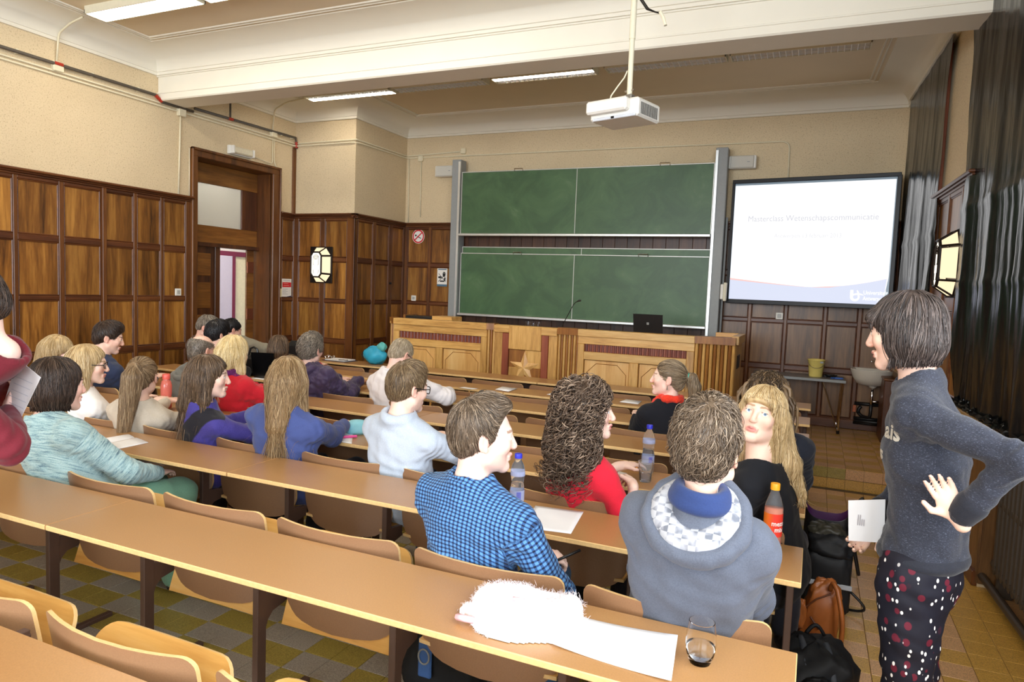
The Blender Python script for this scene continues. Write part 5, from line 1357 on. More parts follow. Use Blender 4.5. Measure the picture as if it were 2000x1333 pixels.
def fast_mesh(name, V, F_, mats, attrs=None, smooth=True, mi=None):
    me = bpy.data.meshes.new(name); nf, k = F_.shape
    me.vertices.add(len(V)); me.vertices.foreach_set('co', np.ascontiguousarray(V, f32).ravel())
    me.loops.add(nf * k); me.loops.foreach_set('vertex_index', np.ascontiguousarray(F_, np.int32).ravel())
    me.polygons.add(nf); me.polygons.foreach_set('loop_start', np.arange(0, nf * k, k, dtype=np.int32))
    try: me.polygons.foreach_set('loop_total', np.full(nf, k, np.int32))
    except Exception: pass
    for m in mats: me.materials.append(m)
    if mi is not None: me.polygons.foreach_set('material_index', mi.astype(np.int32))
    if smooth: me.polygons.foreach_set('use_smooth', np.ones(nf, bool))
    for nm, (typ, arr) in (attrs or {}).items():
        at_ = me.attributes.new(nm, typ, 'POINT')
        at_.data.foreach_set({'FLOAT': 'value', 'FLOAT_VECTOR': 'vector', 'FLOAT_COLOR': 'color'}[typ], np.ascontiguousarray(arr, f32).ravel())
    me.update(); me.validate()
    return me
def wob(P, k, seed, n=7):       # smooth pseudo-noise of points, about -1..1
    r = np.random.default_rng(seed); s = np.zeros(len(P))
    for i in range(n):
        d = unit(r.normal(size=3)) * k * r.uniform(.5, 1.6); e = unit(r.normal(size=3)) * k * .7
        s += np.sin(P @ d + r.uniform(0, 6.28) + 1.7 * np.sin(P @ e + r.uniform(0, 6.28)))
    return s / (n ** .5 * .9)
# ---- materials for people
def attr(t, name, out='Fac'):
    a = t.node('ShaderNodeAttribute'); a.attribute_name = name; return a.outputs[out]
_sk = NT('skin'); _sk.col(attr(_sk, 'tint', 'Color')); _sk.set(.46, .4); _sk.b.inputs['Subsurface Weight'].default_value = .12; _sk.b.inputs['Subsurface Radius'].default_value = (.012, .005, .003); M_SKIN = _sk.m
def hairmat(dark, mid, light, rough=.42):
    nm = 'hair_%d_%d_%d' % mid
    if nm in MATS: return MATS[nm]
    t = NT(nm); c = t.ramp(attr(t, 'tone'), [(0, lin(dark)), (.5, lin(mid)), (1, lin(light))])
    t.col(c); t.set(rough, .45); MATS[nm] = t.m; return t.m
def cloth(name, rgb, var=.10, scale=240, rough=.85, fleck=None, sheen=.15, bump=.25):
    nm = 'cloth_' + name
    if nm in MATS: return MATS[nm]
    t = NT(nm); v = t.coords(rand=False); n = t.noise(v, scale, 3, .7); n2 = t.noise(v, 6, 3)
    c = np.array(lin(rgb)); c1 = t.ramp(n, [(.34, tuple(c * (1 - var * 1.6))), (.5, tuple(c)), (.68, tuple(np.minimum(c * (1 + var * 1.6), 1)))])
    if fleck:
        n3 = t.noise(t.coords((1, 1, 2.5), rand=False), 170, 4, .75); c1 = t.mix(t.ramp(n3, [(.56, (0, 0, 0)), (.66, (1, 1, 1))]), c1, lin(fleck))
    t.col(t.mix(t.ramp(n2, [(.3, (0, 0, 0)), (.7, (.15,) * 3)]), c1, tuple(c * .8))); t.set(rough, .25, sheen=sheen); t.bump(n, bump, .0015)
    MATS[nm] = t.m; return t.m
def plaidmat():
    t = NT('cloth_plaid'); s = t.node('ShaderNodeSeparateXYZ'); t.link(attr(t, 'cuv', 'Vector'), s.inputs[0])
    def stripe(o, period, duty):
        m = t.node('ShaderNodeMath', operation='MULTIPLY'); t.link(o, m.inputs[0]); m.inputs[1].default_value = 1 / period
        f = t.node('ShaderNodeMath', operation='FRACT'); t.link(m.outputs[0], f.inputs[0])
        return t.ramp(f.outputs[0], [(0, (0, 0, 0)), (.5 - duty / 2, (0, 0, 0)), (.5 - duty / 2 + .06, (1, 1, 1)), (.5 + duty / 2 - .06, (1, 1, 1)), (.5 + duty / 2, (0, 0, 0))])
    a = stripe(s.outputs[0], .0155, .48); b = stripe(s.outputs[1], .0155, .46)
    c = t.mix(a, lin((92, 144, 196)), lin((52, 86, 136)))
    c2 = t.mix(b, c, t.mix(a, lin((46, 78, 128)), lin((22, 30, 58)))); t.col(c2); t.set(.8, .25, sheen=.1)
    return t.m
def stripemat():
    t = NT('cloth_marl'); v = t.node('ShaderNodeMapping'); v.inputs['Scale'].default_value = (14, 95, 14); t.link(attr(t, 'cuv', 'Vector'), v.inputs[0])
    n = t.noise(v.outputs[0], 1.0, 5, .75, .4); n2 = t.noise(t.coords((1, 1, 1), rand=False), 260, 3, .8)
    m = t.node('ShaderNodeMath', operation='MULTIPLY_ADD'); t.link(n2, m.inputs[0]); m.inputs[1].default_value = .35; t.link(n, m.inputs[2])
    t.col(t.ramp(m.outputs[0], [(.48, lin((50, 66, 88))), (.56, lin((110, 140, 152))), (.66, lin((152, 182, 184))), (.78, lin((182, 206, 206))), (.86, lin((126, 156, 136)))])); t.set(.9, .2, sheen=.2); t.bump(m.outputs[0], .5, .002)
    return t.m
def floralmat():
    t = NT('cloth_floral'); v = t.coords(rand=False)
    nz = t.node('ShaderNodeTexNoise'); nz.inputs['Scale'].default_value = 9; t.link(v, nz.inputs['Vector'])
    def dots(scale, thr, sq, rnd=1.0):
        mp = t.node('ShaderNodeMapping'); mp.inputs['Scale'].default_value = sq; mp.inputs['Location'].default_value = (scale, 2, 1); t.link(v, mp.inputs[0])
        vo = t.node('ShaderNodeTexVoronoi'); vo.inputs['Scale'].default_value = scale; vo.inputs['Randomness'].default_value = rnd; t.link(mp.outputs[0], vo.inputs['Vector'])
        return vo, t.ramp(vo.outputs['Distance'], [(thr, (1, 1, 1)), (thr + .05, (0, 0, 0))])
    v1, red = dots(32, .29, (1, 1, .8)); v2, wh = dots(58, .21, (1, 1, .62))
    sp = t.node('ShaderNodeSeparateColor'); t.link(v1.outputs['Color'], sp.inputs[0]); k1 = t.ramp(sp.outputs[0], [(.45, (0, 0, 0)), (.5, (1, 1, 1))])
    sp2 = t.node('ShaderNodeSeparateColor'); t.link(v2.outputs['Color'], sp2.inputs[0]); k2 = t.ramp(sp2.outputs[1], [(.42, (0, 0, 0)), (.46, (1, 1, 1))])
    c = t.mix(t.mix(1.0, red, k1, 'MULTIPLY') if False else red, lin((22, 22, 34)), lin((112, 26, 46)))
    mm = t.node('ShaderNodeMix', data_type='RGBA', blend_type='MULTIPLY'); mm.inputs[0].default_value = 1; t.link(red, mm.inputs[6]); t.link(k1, mm.inputs[7])
    m2 = t.node('ShaderNodeMix', data_type='RGBA', blend_type='MULTIPLY'); m2.inputs[0].default_value = 1; t.link(wh, m2.inputs[6]); t.link(k2, m2.inputs[7])
    c = t.mix(mm.outputs[2], lin((22, 22, 34)), lin((96, 24, 42))); c = t.mix(m2.outputs[2], c, lin((232, 228, 224)))
    t.col(c); t.set(.7, .3); return t.m
M_JEANS = cloth('jeans', (72, 104, 142), .15, 200); M_DARKTR = cloth('dark_trousers', (38, 38, 46)); M_SHOE = plain('shoe_leather', (34, 28, 26), .4)
M_EYEW = plain('eye_white', (236, 234, 232), .2, .6, var=.0); M_EYEB = plain('iris_blue', (92, 128, 158), .15, .6); M_EYEBR = plain('iris_brown', (72, 48, 32), .15, .6); M_PUP = plain('pupil', (8, 8, 9), .1, .6)
M_SPEC = plain('spectacle_frame', (24, 20, 20), .3, .5)
LOD = {'near': (.0030, .0085, .0065, .0042), 'mid': (.0040, .0105, .008, .005), 'far': (.0055, .013, .0105, .0065)}
def hand(vol, wr, d, nrm, side, curl=.5, sc=1.0, spread=.0, thumb=.8, k=.006):
    """palm, four unequal bent fingers and a thumb from the side of the palm. nrm = towards the back of the hand"""
    d = unit(d); nrm = unit(nrm - d * (nrm @ d)); ac = np.cross(d, nrm) * side      # ac: thumb side
    R = rotm(ac, nrm, d)
    vol.el(wr + d * .048 * sc, np.array([.040, .0155, .054]) * sc, R, k=.012)
    vol.rc(wr - d * .02, wr + d * .03 * sc, .024 * sc, .024 * sc, k=.012)
    out = []
    for i, (o, L) in enumerate(((.029, .068), (.0095, .078), (-.0105, .071), (-.029, .055))):
        b = wr + d * (.088 - .004 * abs(i - 1.2)) * sc + ac * o * sc
        dd = unit(d + ac * spread * (1.3 - i) * .5); a = 0
        p = b - dd * .02
        r0 = .0088 * sc
        for s_, seg in enumerate((.45, .32, .23)):
            a += curl * (.55, .75, .5)[s_]
            v = dd * math.cos(a) - nrm * math.sin(a)
            q = (b if s_ == 0 else p) + v * L * seg * sc
            vol.rc(b if s_ == 0 else p, q, r0 * (1 - .1 * s_), r0 * (.93 - .12 * s_), k=.004); p = q
        out.append(p)
    tb = wr + d * .026 * sc + ac * .026 * sc
    t1 = tb + unit(d * .65 + ac * thumb - nrm * .25) * .040 * sc; t2 = t1 + unit(d * .9 + ac * .25 - nrm * .35 * curl) * .034 * sc
    vol.rc(tb, t1, .0135 * sc, .0105 * sc, k=.01); vol.rc(t1, t2, .0105 * sc, .0082 * sc, k=.004)
    return out
def head_prims(V, H, R, sc=1.0, fem=False, mouth=0.0):
    g = lambda q: H + R @ (np.array(q, float) * sc)
    def el(c, r, **kw): V.el(g(c), np.array(r) * sc, R, **kw)
    def rc(a, b, ra, rb, **kw): V.rc(g(a), g(b), ra * sc, rb * sc, **kw)
    jw = .044 if fem else .051
    el((0, -.012, .030), (.0745, .094, .084), k=.02)
    el((0, .030, -.022), (.062 if fem else .065, .060, .086), k=.03)
    rc((-jw, .012, -.062), (-.014, .072, -.096), .022, .015, k=.03); rc((jw, .012, -.062), (.014, .072, -.096), .022, .015, k=.03)
    el((0, .076, -.098), (.019 if fem else .023, .015, .014), k=.018)
    rc((-.032, .080, .021), (.032, .080, .021), .010, .010, k=.02)
    for s_ in (-1, 1):
        el((s_ * .040, .064, -.022), (.022, .020, .022), k=.022)
        el((s_ * .0315, .098, .003), (.0165, .013, .0125), k=.012, op='s')
        V.el(g((s_ * .0315, .0785, .002)), np.array((.0148, .0125, .0122)) * sc, R, k=.006)
        rc((s_ * .0225, .0925, .0022), (s_ * .0405, .0895, .0022), .0042, .0042, k=.002, op='s')
    rc((0, .090, .010), (0, .1085, -.028), .0080, .0100, k=.010)
    el((0, .103, -.034), (.0165, .0105, .008), k=.008)
    rc((-.020, .087, -.0615), (0, .0965, -.0585), .0048, .0062, k=.006); rc((.020, .087, -.0615), (0, .0965, -.0585), .0048, .0062, k=.006)
    rc((-.017, .087, -.0705 - mouth), (.017, .087, -.0705 - mouth), .0058, .0058, k=.006); el((0, .0935, -.0715 - mouth), (.014, .006, .0062), k=.005)
    rc((-.018, .097, -.0650 - mouth * .5), (.018, .097, -.0650 - mouth * .5), .0016 + mouth * .3, .0016 + mouth * .3, k=.003, op='s')
    for s_ in (-1, 1):
        Re = R @ np.array([[math.cos(.35 * s_), -math.sin(.35 * s_), 0], [math.sin(.35 * s_), math.cos(.35 * s_), 0], [0, 0, 1]])
        V.el(g((s_ * .0775, -.012, -.006)), np.array((.0075, .0185, .031)) * sc, Re, k=.006)
        V.el(g((s_ * .0865, -.008, -.001)), np.array((.0055, .0105, .019)) * sc, Re, k=.004, op='s')
        V.el(g((s_ * .079, -.002, -.030)), np.array((.0055, .007, .010)) * sc, Re, k=.005)
def paint_head(V, N, H, R, sc, base, lip, brow, browk=1.0, stubble=0.0):
    q = ((V - H) @ R) / sc
    c = np.tile(np.array(lin(base)), (len(V), 1)); x, y, z = q.T
    fr = y > .03
    def blend(m, col): 
        nonlocal c; m = np.clip(m, 0, 1)[:, None]; c = c * (1 - m) + np.array(lin(col)) * m
    warm = tuple(np.clip(np.array(base) * np.array([1.0, .86, .84]), 0, 255))
    inhead = (np.abs(q) < .16).all(1)
    blend(inhead * np.exp(-(((np.abs(x) - .042) / .022) ** 2 + ((z + .03) / .022) ** 2)) * fr * .55, warm)
    blend(inhead * np.exp(-((x / .014) ** 2 + ((z + .032) / .014) ** 2)) * (y > .09) * .45, warm)
    blend(inhead * (np.abs(x) > .068) * (np.abs(z + .006) < .04) * (np.abs(y + .01) < .03) * .5, warm)
    lipm = inhead * (y > .078) * (1 - np.clip((np.sqrt((x / .0225) ** 2 + ((z + .066) / .0115) ** 2) - .85) / .25, 0, 1)); blend(lipm * .85, lip)
    bz = .0235 + .004 * np.cos((np.abs(x) - .03) * 60); brm = inhead * (y > .055) * (np.abs(z - bz) < .0042) * (np.abs(x) > .011) * (np.abs(x) < .050); blend(brm * .8 * browk, brow)
    lash = inhead * (y > .078) * (np.abs(z - .0075) < .0024) * (np.abs(np.abs(x) - .0315) < .0125); blend(lash * .75, tuple(np.array(brow) * .6))
    if stubble: blend(inhead * (z < -.045) * (y > 0) * stubble * (1 - np.clip(lipm, 0, 1)), (120, 104, 96))
    return c
# ---- hair: a surface under several hundred fine locks
def strands(vol, axes, d, Vs, Ns, H, R, sc, n, length, rad, seed, mode, gap=.0015, curl=None, root=None, tie=None, steps=11, up=None, jit=.25, grav=.9, mask=None, zmin=None):
    r = np.random.default_rng(seed)
    sel = np.arange(len(Vs)) if root is None else np.where(root(((Vs - H) @ R) / sc))[0]
    if len(sel) == 0: return None
    pk = r.choice(sel, n); P = Vs[pk] + Ns[pk] * gap
    gx = np.gradient(d, *[a.astype(float) for a in axes])
    ax = [a.astype(float) for a in axes]
    def samp(A, Q):
        ii = []; ff = []
        for k in range(3):
            i = np.clip(np.searchsorted(ax[k], Q[:, k]) - 1, 0, len(ax[k]) - 2); ii.append(i); ff.append(np.clip((Q[:, k] - ax[k][i]) / (ax[k][i + 1] - ax[k][i]), 0, 1))
        o = 0
        for a in (0, 1):
            for b in (0, 1):
                for c in (0, 1):
                    w_ = (ff[0] if a else 1 - ff[0]) * (ff[1] if b else 1 - ff[1]) * (ff[2] if c else 1 - ff[2]); o = o + w_ * A[ii[0] + a, ii[1] + b, ii[2] + c]
        return o
    L = length * r.uniform(.55, 1.15, n); off = gap + r.gamma(1.5, .0009, n)
    pts = [P]; dirp = None; jr = r.normal(0, jit, (n, 3))
    wh = np.array((.012, -.055, .11))
    for s_ in range(steps - 1):
        q = ((P - H) @ R) / sc
        G = np.stack([samp(g, P) for g in gx], 1); G /= np.linalg.norm(G, axis=1)[:, None] + 1e-9
        if mode == 'tie':
            tw = tie - P; dist = np.linalg.norm(tw, axis=1); D = np.where((dist > .035)[:, None] & (q[:, 1] > -.115)[:, None], tw / (dist[:, None] + 1e-9), np.array([0, 0, -1.0])); 
        elif mode == 'short':
            o = q - wh; o[:, 2] *= .6; D = (o / (np.linalg.norm(o, axis=1)[:, None] + 1e-9)) @ R.T; D[:, 2] -= .35
        else:
            o = q - np.array((.0, -.03, .10)); o[:, 2] = 0; D = (o / (np.linalg.norm(o, axis=1)[:, None] + 1e-9)) @ R.T * np.clip((q[:, 2:3] - .03) / .06, 0, 1) * 1.1; D[:, 2] -= grav
        D = D + jr * .5
        if up is not None: D = D + up(q) @ R.T
        loose = (G[:, 2] < -.55) & (mode != 'short')
        T = D - G * (D * G).sum(1)[:, None]; T = np.where(loose[:, None], D, T)
        T /= np.linalg.norm(T, axis=1)[:, None] + 1e-9
        if dirp is not None: T = unit_rows(T * .65 + dirp * .5)
        dirp = T; P0 = P; P = P + T * (L / (steps - 1))[:, None]
        dv = samp(d, P); push = np.clip(off - dv, -.012, .03); P = P + G * np.where(loose, np.maximum(push, 0), push)[:, None]
        q = ((P - H) @ R) / sc
        if mask is not None: P = np.where(((((q - np.array(mask[0])) / np.array(mask[1])) ** 2).sum(1) < 1.0)[:, None], P0, P)
        if zmin is not None: P = np.where((q[:, 2] < zmin + .012 * jr[:, 0])[:, None], P0, P)
        pts.append(P)
    A = np.stack(pts, 1)        # n, steps, 3
    if curl:
        amp, wl = curl; t = np.linspace(0, 1, steps)[None, :]; ph = r.uniform(0, 6.28, (n, 1)); tur = (L / wl)[:, None] * r.uniform(.8, 1.2, (n, 1))
        T = np.gradient(A, axis=1); T /= np.linalg.norm(T, axis=2)[:, :, None] + 1e-9
        B1 = np.cross(T, np.array([.3, .5, .81])); B1 /= np.linalg.norm(B1, axis=2)[:, :, None] + 1e-9; B2 = np.cross(T, B1)
        an = ph + 6.28 * tur * t; k = (amp * np.minimum(t * 4, 1))[:, :, None]; A = A + k * (np.cos(an)[:, :, None] * B1 + np.sin(an)[:, :, None] * B2)
    return tubes(A, rad, r)
def unit_rows(A): return A / (np.linalg.norm(A, axis=1)[:, None] + 1e-9)
def tubes(A, rad, r, sides=3, flat=1.0):
    n, s_, _ = A.shape
    T = np.gradient(A, axis=1); T /= np.linalg.norm(T, axis=2)[:, :, None] + 1e-9
    ref = r.normal(size=(n, 1, 3)); B1 = np.cross(T, ref); B1 /= np.linalg.norm(B1, axis=2)[:, :, None] + 1e-9; B2 = np.cross(T, B1)
    t = np.linspace(0, 1, s_)[None, :, None]; rr = rad * (1 - .75 * t ** 2) * r.uniform(.6, 1.3, (n, 1, 1))
    V = np.stack([A + rr * (math.cos(a) * B1 + flat * math.sin(a) * B2) for a in np.arange(sides) * 2 * math.pi / sides], 2)
    i = np.arange(n)[:, None, None] * s_ * sides; j = np.arange(s_ - 1)[None, :, None] * sides; k = np.arange(sides)[None, None, :]; k2 = (k + 1) % sides
    F_ = np.stack([i + j + k, i + j + k2, i + j + sides + k2, i + j + sides + k], 3).reshape(-1, 4)
    tone = np.repeat(np.clip(r.normal(.5, .22, n), 0, 1), s_ * sides)
    return V.reshape(-1, 3), F_, tone
FACE = dict(c=(0, .112, -.042), r=(.155, .070, .112))
def hair(spec, H, R, sc, O, lod, root_t, tf, tr):
    """builds the hair object; spec: style name + colours"""
    st = spec['style']; seed = spec.get('seed', 1); h = LOD[lod][3]; nmul = {'near': 1.0, 'mid': .75, 'far': .4}[lod]
    V = Vol(); g = lambda q: H + R @ (np.array(q, float) * sc)
    def el(c, r, **kw): V.el(g(c), np.array(r) * sc, R, **kw)
    def rc(a, b, ra, rb=None, **kw): V.rc(g(a), g(b), ra * sc, (rb or ra) * sc, **kw)
    def W(q, w_, f=1.0): return g(q) + np.array(w_, float) * sc      # head point + world offset
    vol = spec.get('vol', 0.0); T = spec.get('thick', .010)
    args = dict(mode='short', length=.055, n=1400, rad=.0013, gap=.0008)
    def ears():
        for s_ in (-1, 1): el((s_ * .094, -.008, -.014), (.026, .0225, .033), k=.006, op='s')
    def face(**kw):
        f = dict(FACE); f.update(kw); el(f['c'], f['r'], k=.010, op='s'); args['mask'] = (f['c'], tuple(np.array(f['r']) * .97))
    if st in ('short', 'balding', 'bald'):
        el((0, -.013, .034), (.0745 + T * .75, .094 + T * .8, .084 + T), k=.01)
        el((0, -.058, -.012), (.058 + T * .6, .042 + T * .6, .060), k=.02)
        if st == 'short':
            el((0, .02 + spec.get('fx', 0), .082 + vol), (.060, .066, .034 + T), k=.03)
            if spec.get('tuft'): el((.02, .062, .098), (.040, .034, .022), k=.02)
        face(c=(0, .106 - spec.get('rec', 0), -.040 + spec.get('rec', 0)))
        rc((0, .10, -.12), (0, -.2, -.125), .052, k=.008, op='s')
        for s_ in (-1, 1): el((s_ * .085, .03, -.05), (.04, .036, .05), k=.008, op='s')
        ears()
        if st == 'bald': el((0, .012, .105), (.074, .105, .072), k=.01, op='s')
        if st == 'balding': el((0, .07, .115), (.055, .075, .050), k=.01, op='s')
        args.update(length=spec.get('len', .05), n=2800, up=spec.get('up'), jit=spec.get('jit', .35))
        if spec.get('curl'): args.update(curl=spec['curl'], n=2200, rad=.0017)
    elif st == 'bob':
        el((0, -.013, .034), (.085, .103, .094), k=.01)
        el((0, -.022, -.035), (.092, .090, .088), k=.03)
        rc((0, .1, -.215), (0, -.2, -.215), .10, k=.008, op='s')
        face(c=(0, .128, -.06), r=(.11, .098, .118))
        if spec.get('bangs', True): el((0, .074, .048), (.066, .028, .034), k=.012); el((0, .095, .010), (.06, .025, .030), k=.006, op='s')
        args.update(mode='long', length=.15, n=2800, rad=.0016, zmin=-.112)
    elif st in ('long', 'half'):
        ln = spec.get('hl', .30); wd = spec.get('w', 1.0)
        el((0, -.013, .034), (.086, .105, .094), k=.01); el((0, -.030, -.02), (.096, .085, .085), k=.02)
        bk = -tf * .055
        V.rc(g((0, -.055, -.02)), W((0, -.06, -.06), bk + np.array([0, 0, -ln + .10])), .085 * sc * wd, .05 * sc * wd, k=.03)
        for s_ in (-1, 1):
            fw = tf * spec.get('fw', .0)
            V.rc(g((s_ * .062, -.02, -.01)), W((s_ * .068, -.02, -.05), np.array([0, 0, -ln + .12]) + fw + tr * s_ * .02), .036 * sc, .030 * sc, k=.03)
        for ta, tb, ra_, rb_ in spec.get('tails', ()): V.rc(ta, tb, ra_, rb_, k=.03)
        face(c=(0, .122, -.058), r=(.084, .104, .122))
        if spec.get('bangs'): el((0, .076, .052), (.064, .026, .030), k=.012); el((0, .098, .014), (.06, .024, .028), k=.006, op='s')
        args.update(mode='long', length=spec.get('sl', .20), n=spec.get('n', 2600), rad=.0016, curl=spec.get('curl'), zmin=spec.get('zmin'))
    elif st == 'pony':
        el((0, -.014, .032), (.080, .099, .089), k=.01); el((0, -.062, -.02), (.058, .042, .058), k=.02); face(); ears()
        rc((0, .10, -.125), (0, -.2, -.13), .052, k=.008, op='s')
        tie = g(spec.get('tie', (0, -.112, .03))); ln = spec.get('hl', .25); v = spec.get('swing', np.zeros(3))
        t1 = tie - R[:, 1] * .035 + np.array([0, 0, .0]); t2 = t1 + np.array([0, 0, -.06]) - R[:, 1] * .02; t3 = t2 + np.array([0, 0, -ln + .06]) + v
        V.rc(tie, t1, .017 * sc, .024 * sc, k=.01); V.rc(t1, t2, .026 * sc, .034 * sc, k=.02); V.rc(t2, t3, .034 * sc * spec.get('tw', 1), .016 * sc * spec.get('tw', 1), k=.02)
        args.update(mode='tie', tie=tie, length=.15, n=2400, rad=.0014, jit=.12)
    elif st == 'curly':
        el((0, -.024, .036), (.108, .112, .108), k=.01); el((0, -.05, -.04), (.138, .105, .105), k=.03)
        V.el(W((0, -.065, -.06), (0, 0, -.09)), np.array((.150, .105, .105)) * sc, R, k=.04)
        for s_ in (-1, 1): V.el(W((s_ * .09, -.01, -.06), (0, 0, -.085)), np.array((.050, .05, .085)) * sc, R, k=.03)
        face(c=(0, .130, -.055), r=(.092, .118, .132))
        args.update(mode='long', length=.13, n=2100, rad=.0027, curl=(.017, .043), steps=24, gap=.009, jit=1.0)
    elif st == 'dread':
        el((0, -.013, .036), (.090, .108, .098), k=.01); el((0, -.03, -.03), (.092, .085, .085), k=.03); face(c=(0, .128, -.058), r=(.092, .098, .122))
        args.update(mode='long', length=.10, n=1100, rad=.0022, curl=(.006, .03), gap=.004, jit=.9, steps=12)
    lo, hi = V.bounds(); axes = axes_for(lo - .03, hi + .03, h); d = V.grid(axes)
    Vs, Fs = nets(d, axes); Vs = smooth_v(Vs, Fs, 1); Ns = normals(Vs, Fs)
    tone = np.clip(.36 + .16 * wob(Vs * np.array([1, 1, .25]), 150, seed), 0, 1)
    parts = [(Vs, Fs, tone)]
    args['n'] = int(args['n'] * nmul * spec.get('nm', 1.0))
    if lod == 'far': args['rad'] *= 1.5
    s1 = strands(V, axes, d, Vs, Ns, H, R, sc, seed=seed, **args)
    if s1: parts.append(s1)
    if st == 'dread':
        r = np.random.default_rng(seed); n = 46; A = np.zeros((n, 16, 3))
        for i in range(n):
            a = r.uniform(math.pi * .62, math.pi * 2.38); e = r.uniform(.15, 1.2)
            p = g((.088 * math.cos(a) * math.cos(e * .6), -.02 + .1 * math.sin(a) * math.cos(e * .5), .02 + .075 * math.sin(e))); dv = unit(p - g((0, -.02, -.02)))
            L = r.uniform(.26, .46)
            for k in range(16):
                f = k / 15; A[i, k] = p + dv * (.055 * math.sin(min(f * 3, 1.57)) + .03 * f) * (1 + .4 * r.uniform(-.2, .2)) + np.array([0, 0, -1]) * L * f ** 1.25 - tf * .03 * f + .006 * np.array([math.sin(9 * f + i), math.cos(7 * f + 2 * i), 0])
        Vd, Fd, td = tubes(A, .0085, r, 6); Vd = Vd + (wob(Vd, 320, 5) * .0012)[:, None]
        parts.append((Vd, Fd, np.clip(td * .9 + .12, 0, 1)))
    if spec.get('fly'):
        s2 = strands(V, axes, d, Vs, Ns, H, R, sc, seed=seed + 50, **{**args, 'n': int(spec['fly'] * nmul), 'gap': .008, 'jit': 1.2, 'rad': .0009})
        if s2: parts.append(s2)
    nv = 0; AV = []; AF = []; AT = []
    for a, b, c in parts: AV.append(a); AF.append(b + nv); AT.append(c); nv += len(a)
    me = fast_mesh('hair', np.concatenate(AV) - O, np.concatenate(AF), [hairmat(*spec['col'])], {'tone': ('FLOAT', np.concatenate(AT))})
    ho = bpy.data.objects.new('hair', me); C.objects.link(ho); ho.parent = root_t
    if st == 'pony':
        k = MB(); t0 = tie - R[:, 1] * .012
        an = np.linspace(0, 2 * math.pi, 15); u_, v_ = R[:, 0], R[:, 2]
        k.tube([tuple(t0 + .021 * (math.cos(a) * u_ + math.sin(a) * v_) - O) for a in an], .0065, 6); obj('hair_tie', k, plain('tie_' + spec.get('tiecol', 'brown'), dict(teal=(60, 190, 170), brown=(120, 70, 40))[spec.get('tiecol', 'brown')], .6), root_t, True, local=True)
    return ho
def ik(a, w_, l1, l2, pole):
    d = w_ - a; L = np.linalg.norm(d); L = min(L, (l1 + l2) * .995); u = unit(d); w2 = a + u * L
    x = (L * L + l1 * l1 - l2 * l2) / (2 * L); hgt = math.sqrt(max(l1 * l1 - x * x, 0)); p = pole - u * (pole @ u)
    return a + u * x + unit(p) * hgt, w2
PEOPLE = {}
